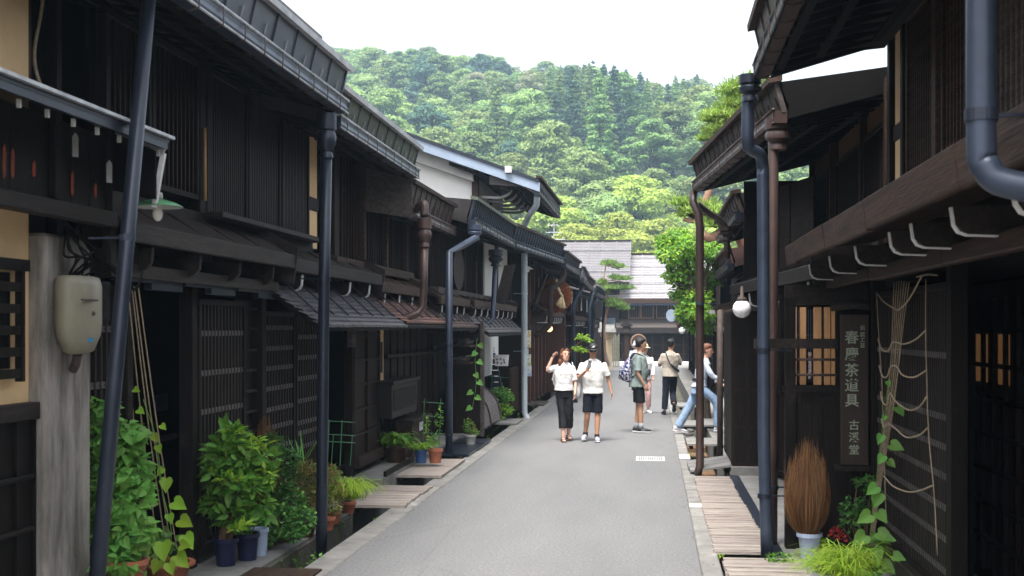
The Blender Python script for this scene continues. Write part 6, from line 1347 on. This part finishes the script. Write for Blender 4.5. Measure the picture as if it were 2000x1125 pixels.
def ring(c, rx, ry, yaw=0.):
    return (Vx(c), Vx((math.cos(yaw) * rx, math.sin(yaw) * rx, 0)), Vx((-math.sin(yaw) * ry, math.cos(yaw) * ry, 0)))
def limb(mb, pts, rs, n=12, k=4, end=True):
    p = smooth_pts(pts, k); m = len(pts) - 1; r = []
    for i in range(len(p)):
        t = i / k; j = min(int(t), m - 1); f = t - j; r.append(rs[j] * (1 - f) + rs[j + 1] * f)
    mb.tube(p, r, n); mb.ball(p[0], r[0], n=8)
    if end: mb.ball(p[-1], r[-1], n=8)
def hand(mb, w, d, side, nrm, curl=.35, thumb=1.):
    """w wrist, d finger direction, side thumb direction, nrm palm normal (fingers bend that way)"""
    d = Vx(d).normalized(); side = Vx(side); side = (side - d * side.dot(d)).normalized(); nrm = d.cross(side) * (1 if d.cross(side).dot(Vx(nrm)) > 0 else -1)
    w = Vx(w); mb.loft([(w, side * .024, nrm * .018), (w + d * .03, side * .033, nrm * .016), (w + d * .07, side * .040, nrm * .014), (w + d * .09, side * .038, nrm * .011)], 10)
    for k, (off, ln) in enumerate(((.030, .068), (.010, .076), (-.010, .070), (-.029, .055))):
        b = w + d * .085 + side * off; a1 = curl * (1 + .15 * k); a2 = a1 * 2.1
        p1 = b + (d * math.cos(a1) + nrm * math.sin(a1)) * ln * .55; p2 = p1 + (d * math.cos(a2) + nrm * math.sin(a2)) * ln * .45
        mb.tube([b - d * .02, b, p1, p2], [.0095, .0095, .009, .0075], 7)
    b = w + d * .025 + side * .026; p1 = b + (d * .55 + side * .8 * thumb + nrm * .2).normalized() * .036; p2 = p1 + (d * .85 + side * .3 + nrm * .35).normalized() * .030
    mb.tube([b - side * .012, b, p1, p2], [.012, .012, .0105, .0085], 7)
def head_rot(yaw, pitch, roll): return Euler((pitch, roll, yaw), 'XYZ').to_matrix()
def head(mb, c, rot):
    """c head centre; face towards -Y before rotation"""
    c = Vx(c)
    L_ = [(-.118, .026, .026, -.052), (-.108, .038, .040, -.042), (-.085, .052, .060, -.024), (-.06, .060, .074, -.012), (-.03, .067, .085, -.002), (0, .072, .092, .004), (.03, .075, .095, .008), (.06, .073, .091, .010), (.085, .063, .078, .012), (.105, .045, .055, .012), (.117, .018, .024, .012)]
    mb.loft([(c + rot @ Vx((0, y, z)), rot @ Vx((rx, 0, 0)), rot @ Vx((0, ry, 0))) for z, rx, ry, y in L_], 20)
    mb.loft([(c + rot @ Vx((0, -.088, .018)), rot @ Vx((.007, 0, 0)), rot @ Vx((0, .01, 0))), (c + rot @ Vx((0, -.099, -.015)), rot @ Vx((.011, 0, 0)), rot @ Vx((0, .016, 0))), (c + rot @ Vx((0, -.103, -.028)), rot @ Vx((.016, 0, 0)), rot @ Vx((0, .018, 0))), (c + rot @ Vx((0, -.088, -.036)), rot @ Vx((.013, 0, 0)), rot @ Vx((0, .014, 0)))], 8)
    mb.loft([(c + rot @ Vx((0, -.080, -.064)), rot @ Vx((.020, 0, 0)), rot @ Vx((0, .014, 0))), (c + rot @ Vx((0, -.078, -.078)), rot @ Vx((.018, 0, 0)), rot @ Vx((0, .013, 0)))], 8)
    for s in (-1, 1): mb.ball(c + rot @ Vx((s * .076, .012, -.008)), .010, .020, .032, 8, rot)
def face(root, c, rot, glasses=False, skin='skin_mid', hair='hair_black', smile=False):
    c = Vx(c)
    if not glasses:
        for s in (-1, 1):
            e = MB(); e.ball(c + rot @ Vx((s * .030, -.083, .006)), .013, .008, .0075, 8, rot).build('eye', 'lens', root, smooth=True)
            e = MB(); e.tube([c + rot @ Vx((s * .016, -.094, .024)), c + rot @ Vx((s * .030, -.094, .029)), c + rot @ Vx((s * .046, -.084, .024))], .004, 6); e.build('eyebrow', hair, root, smooth=True)
    else:
        for s in (-1, 1):
            MB().loft([(c + rot @ Vx((s * .034, -.090, z)), rot @ Vx((rx, 0, 0)), rot @ Vx((0, .014, 0))) for z, rx in ((-.016, .020), (-.008, .029), (.012, .031), (.020, .026))], 10).build('sunglass_lens', 'lens', root, smooth=True)
        MB().tube([c + rot @ Vx((-.075, .0, .014)), c + rot @ Vx((-.062, -.085, .012)), c + rot @ Vx((0, -.104, .012)), c + rot @ Vx((.062, -.085, .012)), c + rot @ Vx((.075, .0, .014))], .004, 6).build('sunglass_frame', 'lens', root)
    MB().tube([c + rot @ Vx((-.022, -.092, -.066)), c + rot @ Vx((0, -.0975, -.071)), c + rot @ Vx((.022, -.092, -.066))], .0042 if not smile else .0055, 6).build('lips', M['lip_red'] if smile else M['lip_tan'], root, smooth=True)
M['lip_red'] = mat('lip_red', (.40, .11, .09), None, .5); M['lip_tan'] = mat('lip_tan', (.28, .11, .08), None, .5)
def hair_cap(mb, c, rot, th=.012, back=.0, low=-.05, front=.045):
    c = Vx(c)
    for z, rx, ry, y in ((-.06 + back, .060, .045, .052), (-.02, .074, .062, .040), (.02, .080, .078, .030), (.05, .080, .084, .022), (.08, .072, .082, .014), (.105, .056, .066, .012), (.122, .034, .042, .012), (.130, .012, .016, .012)): pass
    L_ = [(low, .062, .045, .052), (low * .4, .076, .062, .038), (.02, .081, .072, .032), (front, .081, .086, .024), (.082, .074, .089, .014), (.105, .060, .076, .010), (.124, .036, .046, .012), (.133, .012, .016, .012)]
    mb.loft([(c + rot @ Vx((0, y, z)), rot @ Vx((rx + th * .4, 0, 0)), rot @ Vx((0, ry + th * .4, 0))) for z, rx, ry, y in L_], 18)
def shoe(root, a, d, mt, sole='sole', stripes=False, lift=0., L_=.27):
    """a ankle point, d toe direction (horizontal), lift = heel pitch"""
    d = Vx(d).normalized(); s = Vx((-d.y, d.x, 0)).normalized(); up = s.cross(d) * -1; up = up if up.z > 0 else -up; a = Vx(a); m = MB()
    base = a - up * .078
    for t, w_, h_ in ((-.07, .026, .05), (-.05, .034, .085), (-.01, .037, .095), (.04, .040, .075), (.09, .044, .058), (.14, .046, .045), (.175, .036, .032), (.19, .018, .018)): pass
    m.loft([(base + d * t + up * (h_ / 2 + .014), s * w_, up * h_ / 2) for t, w_, h_ in ((-.07, .024, .05), (-.05, .034, .082), (-.01, .037, .09), (.04, .040, .072), (.09, .044, .056), (.14, .045, .045), (.175, .036, .034), (.192, .018, .02))], 14)
    o = m.build('shoe', mt, root, smooth=True); m = MB()
    m.loft([(base + d * t + up * .008, s * w_, up * .012) for t, w_ in ((-.078, .02), (-.06, .036), (0, .038), (.06, .043), (.13, .05), (.18, .04), (.2, .018))], 12); m.build('sole', sole, o, smooth=True)
    if stripes:
        for k in range(3):
            for q in (-1, 1):
                p = base + d * (.02 + k * .028) + up * .03 + s * q * .041; MB().beam(p, p + up * .035 - d * .018 - s * q * .006, .004, .012, tuple(s)).build('stripe', 'sole', o)
    return o
def torso(mb, pel, che, nec, hw=.15, ww=.13, cw=.165, dp=.10, belly=0., e=0., yaw=0., hem=-.12, sh=.185):
    pel, che, nec = Vx(pel), Vx(che), Vx(nec); w_ = pel.lerp(che, .42); up = (che - pel).normalized()
    mb.loft([ring(pel + up * hem, hw + e * 1.7, dp + .01 + e * 1.8, yaw), ring(pel, hw + e * 1.3, dp + .01 + e, yaw), ring(w_ + Vx((0, -belly * .6, 0)), ww + e, dp - .012 + belly * .5 + e, yaw), ring(che + Vx((0, -belly * .3, 0)), cw + e, dp + .012 + e, yaw),
             ring(che.lerp(nec, .55), sh * .92 + e * .6, dp - .008 + e, yaw), ring(che.lerp(nec, .85), sh * .62 + e * .3, dp * .62 + e * .5, yaw), ring(nec + Vx((0, 0, .005)), .062 + e * .1, .058 + e * .1, yaw)], 20)
def finish(objs, loc, rz, s):
    for o in objs: o.location = loc; o.rotation_euler = (0, 0, rz); o.scale = (s, s, s)
PROWS = {}
def person(name, label, J, skin, shirt, sleeve, shirt_e=.018, hem=-.10, legs='shorts', leg_m='navy_shorts', leg_to=.5, hair=None, hr=(0, 0, 0), belly=0., hands=None, glasses=False, hair_fn=None, foot='shoe_grey', shoe_kw=None, smile=False, hw=.15, ww=.13, cw=.165, yaw=0., leg_w=.09, vox=.010, fold=.016, sh=.185, flare=1.0, sockm=None):
    root = thing(name, label, 'person'); b = MB(); rot = head_rot(*hr)
    torso(b, J['pel'], J['che'], J['nec'], hw, ww, cw, .10, belly, 0, yaw, sh=sh); hc = Vx(J['head']); b.tube([Vx(J['nec']) - Vx((0, 0, .03)), hc + rot @ Vx((0, .012, -.06))], [.056, .050], 12); head(b, hc, rot)
    for s_ in 'LR':
        limb(b, [Vx(J['sh' + s_]) - Vx((0, 0, .03)), J['el' + s_], J['wr' + s_]], [.036, .036, .024]); limb(b, [J['hip' + s_], J['kn' + s_], (Vx(J['kn' + s_]) * .55 + Vx(J['an' + s_]) * .45), J['an' + s_]], [.082, .054, .050, .033])
        if foot == 'sandal':
            d = Vx(J['toe' + s_]).normalized(); a = Vx(J['an' + s_]); b.loft([(a + d * t + Vx((0, 0, z)), Vx((-d.y, d.x, 0)) * w_, Vx((0, 0, h_))) for t, z, w_, h_ in ((-.05, -.05, .028, .025), (0, -.04, .033, .035), (.06, -.052, .037, .022), (.12, -.06, .042, .015), (.165, -.062, .03, .012))], 10)
        hd = (hands or {}).get(s_) or dict(d=(Vx(J['wr' + s_]) - Vx(J['el' + s_])), side=(0, -1, 0), nrm=(1 if s_ == 'R' else -1, 0, 0)); hand(b, J['wr' + s_], **hd)
    remesh(b.build('body', skin, root), .0085, 2)
    face(root, hc, rot, glasses, skin, hair or 'hair_black', smile)
    c = MB(); torso(c, J['pel'], J['che'], J['nec'], hw, ww + .012, cw, .10, belly, shirt_e, yaw, hem, sh - .012)
    for s_ in 'LR':
        a, e_, w_ = Vx(J['sh' + s_]), Vx(J['el' + s_]), Vx(J['wr' + s_])
        if sleeve <= 1: p = a.lerp(e_, sleeve); a = a - Vx((0, 0, .030)); limb(c, [a, a.lerp(p, .5), p], [.052, .059, .067], 12, 3, False)
        else: limb(c, [a - Vx((0, 0, .022)), e_, e_.lerp(w_, sleeve - 1)], [.054, .047, .042], 12, 4, False)
    remesh(c.build('shirt', shirt, root), vox, 3, fold)
    if legs:
        t = MB(); pel = Vx(J['pel']); up = (Vx(J['che']) - pel).normalized(); t.loft([ring(pel - up * .15, hw + .008, .12, yaw), ring(pel - up * .02, hw + .015, .124, yaw), ring(pel + up * .08, ww + .016, .11, yaw)], 18)
        for s_ in 'LR':
            h_, k_, a_ = Vx(J['hip' + s_]), Vx(J['kn' + s_]), Vx(J['an' + s_])
            if legs == 'shorts': p = h_.lerp(k_, leg_to); limb(t, [h_, h_.lerp(p, .5), p], [leg_w * .93, leg_w * .98, leg_w * flare], 14, 3, False)
            else: p = k_.lerp(a_, leg_to); limb(t, [h_, k_, p], [leg_w * .95, leg_w * .80 * flare, leg_w * .74 * flare * flare], 14, 5, False)
        remesh(t.build('shorts' if legs == 'shorts' else 'trousers', leg_m, root), vox, 3, fold * .8)
    if hair_fn: m = MB(); hair_fn(m, hc, rot); remesh(m.build('hair', hair or 'hair_black', root), .009, 2, .012)
    for s_ in 'LR':
        if foot == 'sandal':
            d = Vx(J['toe' + s_]).normalized(); a = Vx(J['an' + s_]); sd_ = Vx((-d.y, d.x, 0)); m = MB(); m.loft([(a + d * t + Vx((0, 0, -.082)), sd_ * w_, Vx((0, 0, .011))) for t, w_ in ((-.07, .02), (-.05, .036), (.05, .042), (.13, .048), (.18, .03))], 10)
            for t in (.02, .10): m.tube([a + d * t + sd_ * .046 + Vx((0, 0, -.075)), a + d * t + sd_ * .03 + Vx((0, 0, -.028 - t * .15)), a + d * t - sd_ * .03 + Vx((0, 0, -.028 - t * .15)), a + d * t - sd_ * .046 + Vx((0, 0, -.075))], .013, 6)
            m.tube([a + sd_ * .04 - d * .03 + Vx((0, 0, -.03)), a - d * .06 + Vx((0, 0, -.02)), a - sd_ * .04 - d * .03 + Vx((0, 0, -.03))], .011, 6); m.build('sandal', 'leather_brown', root, smooth=True)
        else:
            shoe(root, J['an' + s_], J['toe' + s_], foot, **(shoe_kw or {}))
            if sockm: MB().tube([Vx(J['an' + s_]) - Vx((0, 0, .02)), Vx(J['an' + s_]).lerp(Vx(J['kn' + s_]), sockm[1])], .044, 12).build('sock', sockm[0], root, smooth=True)
    return root
def base():
    return dict(pel=(0, 0, .97), che=(0, -.01, 1.27), nec=(0, .01, 1.48), head=(0, -.015, 1.635), shL=(.175, 0, 1.415), elL=(.225, .02, 1.13), wrL=(.235, -.05, .88), shR=(-.175, 0, 1.415), elR=(-.225, .02, 1.13), wrR=(-.235, -.05, .88),
                hipL=(.09, 0, .93), knL=(.095, -.01, .50), anL=(.10, .02, .09), hipR=(-.09, 0, .93), knR=(-.095, -.01, .50), anR=(-.10, .02, .09), toeL=(.15, -1, 0), toeR=(-.15, -1, 0))
# -- woman with her hand in her hair
J = base(); J.update(shL=(.165, 0, 1.40), shR=(-.165, 0, 1.41), elR=(-.305, -.10, 1.33), wrR=(-.215, -.085, 1.565), elL=(.215, .0, 1.13), wrL=(.205, -.13, .90), head=(.025, -.03, 1.62), knR=(-.03, -.06, .50), anR=(-.01, -.14, .09), knL=(.10, .0, .49), anL=(.085, .10, .12), toeR=(.1, -1, 0), toeL=(.25, -1, .0), hipR=(-.075, 0, .93), hipL=(.08, 0, .93))
def long_hair(m, c, rot):
    hair_cap(m, c, rot, .02, low=-.09)
    for x, y, z, r_ in ((-.070, .02, -.09, .040), (-.085, .02, -.15, .045), (-.085, .02, -.20, .036), (.072, .03, -.07, .032), (.02, .06, -.12, .06), (-.04, .05, -.17, .055), (-.078, -.01, -.03, .036), (.075, 0, -.01, .026)): m.ball(c + rot @ Vx((x, y, z)), r_, r_, r_ * 1.4, 10)
w1 = person('person', 'person in a white blouse and long black trousers with one hand in auburn hair', J, 'skin_fair', 'white_blouse', .95, .026, -.02, 'trousers', 'black_cloth', .62, 'hair_auburn', (.35, -.08, .10), .02, dict(R=dict(d=(.5, .1, .75), side=(-.2, -.6, .5), nrm=(.6, .5, -.2), curl=.5)), False, long_hair, 'sandal', None, True, .155, .125, .155, 0, .094, fold=.03, flare=1.06)
for q in w1.children:
    if q.name.startswith('shirt'): pass
m = MB(); hc = Vx(J['head']); rt = head_rot(.35, -.08, .10)
for s_ in (-1, 1): m.ball(hc + rt @ Vx((s_ * .035, -.055, .115)), .03, .022, .012, 10, rt)
m.tube([hc + rt @ Vx((-.08, .02, .06)), hc + rt @ Vx((-.065, -.05, .11)), hc + rt @ Vx((.065, -.05, .11)), hc + rt @ Vx((.08, .02, .06))], .005, 6)
m.build('raised_sunglasses', 'lens', w1)
m = MB(); m.loft([ring((-.07, .10, 1.0), .12, .015), ring((-.10, .12, 1.15), .13, .02), ring((-.08, .10, 1.32), .11, .02)], 12); remesh(m.build('blouse_tail', 'white_blouse', w1), .012, 2, .03)
cmr = thing('compact_camera', 'small black camera hanging from the hand of the woman in the white blouse', 'camera'); wr = Vx(J['wrL'])
MB().box(wr.x - .03, wr.x + .05, wr.y - .07, wr.y - .03, wr.z - .17, wr.z - .09).build('body', 'shoe_black', cmr, bevel=.008); MB().lathe(wr + Vector((.01, -.07, -.13)), [(.02, -.01), (.02, .01)], 12).build('lens', 'lens', cmr)
bag = thing('shoulder_bag', 'white shoulder bag behind the arm of the woman in the white blouse', 'bag')
m = MB(); m.loft([ring((.25, .10, .80), .05, .08), ring((.26, .10, .86), .075, .11), ring((.26, .10, 1.0), .07, .10), ring((.255, .10, 1.08), .045, .07)], 16); m.build('body', 'white_blouse', bag, smooth=True)
MB().tube(smooth_pts([(.26, .02, 1.06), (.20, .03, 1.3), (.155, .02, 1.475), (.2, .12, 1.3), (.255, .18, 1.06)], 5), .009, 6).build('strap', 'white_blouse', bag, smooth=True)
pt = onG(1101, 862); finish((w1, cmr, bag), (pt.x, pt.y + .05, 0), .08, .955)
# -- man with phone
J = base(); J.update(elR=(-.255, -.02, 1.16), wrR=(-.125, -.25, 1.27), elL=(.27, .05, 1.14), wrL=(.325, .0, .895), head=(.0, -.03, 1.63), nec=(0, 0, 1.475), knR=(-.10, -.06, .50), anR=(-.135, .04, .12), knL=(.085, -.05, .49), anL=(.07, -.10, .09), toeL=(.1, -1, 0), toeR=(-.25, -1, 0), shL=(.20, 0, 1.40), shR=(-.20, 0, 1.40))
p2 = person('person', 'person in cream t-shirt, navy shorts and black cap looking at a phone', J, 'skin_tan', 'cream_tshirt', .82, .024, -.11, 'shorts', 'navy_shorts', .95, 'hair_black', (.05, .10, 0), .03, dict(R=dict(d=(.45, -.25, .75), side=(.6, -.3, -.3), nrm=(.5, .2, -.6), curl=.7)), True, lambda m, c, r: hair_cap(m, c, r, .008, low=-.035), 'shoe_grey', dict(sole='sole'), False, .158, .155, .172, 0, .089, fold=.026, sh=.19, sockm=('black_cloth', .12))
hc = Vx(J['head']); rt = head_rot(.05, .10, 0); m = MB()
m.loft([(hc + rt @ Vx((0, y_, z)), rt @ Vx((rx, 0, 0)), rt @ Vx((0, ry, 0))) for z, rx, ry, y_ in ((.030, .083, .103, .008), (.065, .083, .103, .008), (.10, .072, .088, .012), (.125, .048, .058, .014), (.136, .015, .02, .014))], 20)
cap = m.build('cap', 'shoe_black', p2, smooth=True); m = MB()
m.loft([(hc + rt @ Vx((0, y_, z)), rt @ Vx((rx, 0, 0)), rt @ Vx((0, 0, .004))) for y_, z, rx in ((-.07, .040, .078), (-.11, .037, .070), (-.145, .028, .052), (-.162, .022, .022))], 12); m.build('visor', 'shoe_black', cap, smooth=True)
m = MB()   # pale swoosh-like emblem on the cap front
e0 = [(-.035, .060), (.0, .092), (.042, .098), (.012, .082), (.03, .074), (-.002, .068)]
m._a([hc + rt @ Vx((x, -.1015 + abs(x) * .10 + max(0, z - .07) * .35, z)) for x, z in e0], [(0, 5, 4), (0, 4, 3), (0, 3, 2, 1)]); m.build('emblem', 'sole', cap)
MB().box(.075, .125, -.168, -.164, 1.318, 1.324).build('chest_print', 'shoe_grey', p2)
ph = thing('mobile_phone', 'grey mobile phone held upright by the man in the black cap', 'phone'); c_ = Vx(J['wrR']) + Vx((.06, -.055, .125))
m = MB(); m.box(-.036, .036, -.004, .004, -.075, .075); po = m.build('body', 'phone', ph, bevel=.004); po.location = c_; po.rotation_euler = (.25, .15, .25)
m = MB(); m.box(-.026, -.004, -.0065, -.0045, .04, .066); pc_ = m.build('camera_bump', 'lens', ph); pc_.location = c_; pc_.rotation_euler = (.25, .15, .25)
pt = onG(1158, 862); finish((p2, ph), (pt.x, pt.y, 0), .06, .995)
# -- man in sage t-shirt facing right
J = base(); J.update(pel=(0, 0, .97), che=(0, .0, 1.27), nec=(0, -.02, 1.48), head=(0, -.05, 1.63), elL=(.235, .04, 1.13), wrL=(.22, -.06, .89), elR=(-.235, .04, 1.13), wrR=(-.215, -.08, .90), knL=(.085, -.01, .5), anL=(.07, .03, .09), knR=(-.085, -.03, .5), anR=(-.08, -.04, .09), toeL=(.1, -1, 0), toeR=(-.1, -1, 0), shL=(.18, .02, 1.41), shR=(-.18, .02, 1.41))
def short_hair(m, c, rot):
    hair_cap(m, c, rot, .022, low=-.05, front=.058)
    for k in range(26): a = random.uniform(0, 2 * PI); q = random.uniform(.0, .06); m.ball(c + rot @ Vx((q * math.cos(a), q * math.sin(a) - .01, .115 + random.uniform(-.01, .015))), .018, n=6)
p3 = person('person', 'person in sage green t-shirt and black shorts standing side on, facing the right houses', J, 'skin_mid', 'sage_tshirt', .95, .040, -.12, 'shorts', 'black_cloth', .86, 'hair_black', (.10, .06, 0), .06, None, False, short_hair, 'shoe_black', dict(stripes=True), False, .155, .145, .17, 0, .098, fold=.024, sockm=('sock', .22))
bk = thing('backpack', 'navy red and white patterned backpack behind the man in the sage t-shirt', 'backpack')
m = MB(); m.loft([ring((.0, .17, .93), .10, .04), ring((0, .25, 1.0), .15, .12), ring((0, .24, 1.15), .16, .12), ring((0, .19, 1.30), .14, .07), ring((0, .16, 1.38), .09, .03)], 18); m.build('body', 'pattern', bk, smooth=True)
for s_ in (-1, 1): MB().tube(smooth_pts([(s_ * .10, .16, 1.36), (s_ * .13, .06, 1.47), (s_ * .13, -.10, 1.36), (s_ * .15, -.02, 1.15), (s_ * .12, .15, 1.02)], 5), .014, 6).build('strap', 'shoe_black', bk, smooth=True)
pt = onG(1247, 845); finish((p3, bk), (pt.x, pt.y, 0), PI / 2 + .12, 1.045)
# -- woman with straw hat behind him
J = base(); J.update(elL=(.22, -.02, 1.14), wrL=(.20, -.10, .90), knL=(.09, -.06, .5), anL=(.10, .03, .09), anR=(-.08, -.10, .09))
p4 = person('person', 'person in straw hat, white shirt and pink trousers half hidden behind the man in sage', J, 'skin_fair', 'white_blouse', 1.7, .025, -.10, 'trousers', 'pink_trousers', .8, 'hair_brown', (0, 0, 0), 0, None, False, lambda m, c, r: hair_cap(m, c, r, .012), 'shoe_white', None, False, .145, .125, .155, 0, .085, fold=.02)
hc = Vx(J['head']); MB().lathe(hc, [(.165, .035), (.14, .045), (.095, .055), (.09, .10), (.075, .135), (.03, .148), (.005, .15)], 20).build('hat', 'straw_hat', p4, smooth=True)
b4 = thing('waist_bag', 'small dark navy bag on the back of the person in the white shirt', 'bag'); MB().loft([ring((.06, -.14, .98), .05, .03), ring((.06, -.15, 1.06), .08, .05), ring((.06, -.14, 1.13), .06, .03)], 12).build('pouch', 'dark_trousers', b4, smooth=True); MB().tube([(.06, -.12, 1.12), (-.1, -.1, 1.42)], .008, 6).build('strap', 'dark_trousers', b4)
pt = onG(1259, 808); finish((p4, b4), (pt.x, pt.y, 0), .2, .93)
J = base(); p7 = person('person', 'person in pale lilac top mostly hidden behind the head of the man in sage', J, 'skin_fair', 'pale_jacket', 1.8, .02, -.1, 'trousers', 'dark_trousers', .9, 'hair_brown', (0, 0, 0), 0, None, False, None, 'shoe_white')
hc = Vx(J['head']); MB().lathe(hc, [(.16, -.02), (.12, .02), (.10, .05), (.095, .10), (.07, .135), (.02, .148)], 18).build('hat', 'pale_jacket', p7, smooth=True)
pt = onG(1243, 770); finish((p7,), (pt.x, pt.y, 0), PI + .1, .92)
# -- man in sand t-shirt walking away
J = base(); J.update(elR=(-.245, -.08, 1.18), wrR=(-.14, -.25, 1.28), elL=(.25, -.05, 1.15), wrL=(.14, -.20, 1.22), knR=(-.07, -.10, .52), anR=(-.05, .28, .26), knL=(.11, .0, .5), anL=(.14, .02, .09), toeR=(-.1, -.75, -.65), toeL=(.1, -1, 0), head=(-.02, -.035, 1.635))
p5 = person('person', 'person in sand t-shirt and dark trousers walking away, black sling bag across the back', J, 'skin_mid', 'sand_tshirt', .85, .032, -.08, 'trousers', 'dark_trousers', .9, 'hair_black', (-.85, .10, 0), .02, None, False, short_hair, 'shoe_black', dict(sole='shoe_black'), False, .15, .14, .175, 0, .098, fold=.02)
b5 = thing('sling_bag', 'black sling bag worn across the back of the man in the sand t-shirt', 'bag')
m = MB(); m.loft([(Vx((-.14 - t * .06, .15 - abs(t - .5) * .04, 1.14 - t * .11)), Vx((0, .035 * w_, 0)), Vx((.02, 0, .065 * w_))) for t, w_ in ((-.9, .35), (-.4, .8), (.2, 1), (.8, .9), (1.3, .4))], 12) if 0 else m.loft([(Vx((.02 - t * .20, .145, 1.17 - t * .14)), Vx((0, .04 * w_, 0)), Vx((.035 * w_, 0, .07 * w_))) for t, w_ in ((0, .3), (.2, .8), (.5, 1.05), (.8, 1), (1, .5))], 12)
m.build('pouch', 'shoe_black', b5, smooth=True); m = MB(); m.tube(smooth_pts([(.02, .15, 1.18), (.08, .14, 1.32), (.115, .08, 1.45), (.11, -.04, 1.46), (.0, -.15, 1.3), (-.19, -.05, 1.05), (-.18, .12, 1.04)], 5), .012, 6); m.build('strap', 'shoe_black', b5, smooth=True)
pt = onG(1305, 810); finish((p5, b5), (pt.x + .05, pt.y, 0), PI + .12, 1.0)
# -- striding woman in jeans
J = base(); J.update(pel=(0, 0, .88), che=(0, -.07, 1.17), nec=(0, -.11, 1.37), head=(0, -.15, 1.52), shL=(.16, -.09, 1.31), shR=(-.16, -.09, 1.31), hipL=(.08, 0, .84), hipR=(-.08, 0, .84), knL=(.085, .17, .49), anL=(.09, .38, .12), knR=(-.085, -.30, .58), anR=(-.09, -.33, .14), toeL=(.05, -1, -.18), toeR=(-.05, -1, 0), elL=(.22, -.16, 1.05), wrL=(.15, -.36, .93), elR=(-.20, -.22, 1.07), wrR=(-.14, -.43, .98))
def pony(m, c, r): hair_cap(m, c, r, .016, low=-.05); [m.ball(c + Vx((0, .10 + .012 * k, .0 - .045 * k)), .038, .034, .045, 8) for k in range(7)]
p6 = person('person', 'person in light blue jeans and pale jacket striding behind the brown pole', J, 'skin_fair', 'pale_jacket', 1.85, .026, -.02, 'trousers', 'jeans', .97, 'hair_auburn', (-.1, .12, 0), 0, None, False, pony, 'shoe_white', None, False, .15, .12, .15, 0, .095, fold=.02, flare=1.03)
b6 = thing('belt_bag', 'black bag and belt on the striding person in jeans', 'bag'); MB().loft([ring((0, .0, .97), .155, .125), ring((0, 0, 1.02), .15, .12)], 18).build('belt', 'shoe_black', b6, smooth=True)
MB().loft([ring((.02, -.20, .86), .07, .05), ring((.02, -.22, .98), .10, .07), ring((.02, -.20, 1.12), .08, .05)], 14).build('bag_body', 'shoe_black', b6, smooth=True)
pt = onG(1356, 850); finish((p6, b6), (pt.x + .09, pt.y, .02), PI / 2 + .05, 1.04)

# ================================================================== AIR
hz = MB().box(-345, 255, -20, 610, -2.2, 175).build('haze', 'black'); hz.data.materials.clear()
mh = bpy.data.materials.new('haze_volume'); mh.use_nodes = True; N = mh.node_tree.nodes; N.clear(); vo_ = N.new('ShaderNodeVolumePrincipled'); ou = N.new('ShaderNodeOutputMaterial'); mh.node_tree.links.new(vo_.outputs[0], ou.inputs[1])
vo_.inputs['Color'].default_value = (.56, .78, 1, 1); vo_.inputs['Density'].default_value = .00078; vo_.inputs['Anisotropy'].default_value = .2; hz.data.materials.append(mh); hz['kind'] = 'stuff'; hz['label'] = 'thin pale haze filling the valley air'

# repeats carry a shared group
GR = {'wooden_townhouse': 'old wooden townhouses lining the street', 'plant_pot': 'plant pots along the house fronts', 'ditch_cover': 'covers laid over the roadside ditches', 'person': 'people in the street',
      'poster': 'posters on the wall by the grey downpipe', 'globe_lamp': 'round globe lamps under the eaves', 'wall_lamp': 'old enamel wall lamps', 'stake_frame': 'green plant supports', 'roof_antenna': 'television antennas', 'pine_tree': 'pines by the street', 'climbing_vine': 'climbing vines with heart leaves', 'grass_clump': 'golden grass clumps', 'low_weed': 'low weeds on the right'}
for o in COL.objects:
    if o.parent is None and o.name.split('.')[0] in GR and 'label' in o.keys(): o['group'] = GR[o.name.split('.')[0]]

# grit and fallen leaf bits gathered along the kerbs
mb = MB()
for k in range(420):
    side = random.random() < .5; x = random.choice((-2.66, -2.62, -2.9, .40, .36, .56)) + random.gauss(0, .035); y = random.uniform(7, 30); a = random.uniform(0, PI); r_ = random.uniform(.004, .014); z = .019 if (x < -2.66 or x > .40) else .004
    mb._a([(x + r_ * math.cos(a), y + r_ * math.sin(a), z), (x - r_ * .5 * math.sin(a), y + r_ * .5 * math.cos(a), z + .004), (x - r_ * math.cos(a), y - r_ * math.sin(a), z), (x + r_ * .5 * math.sin(a), y - r_ * .5 * math.cos(a), z + .003)], [(0, 1, 2, 3)])
tag(mb.build('kerb_litter', mat('dry_leaf_bits', (.14, .10, .06), (.05, .04, .03), .9, 30)), 'dry leaf bits and grit along the kerbs', None, None, 'stuff')
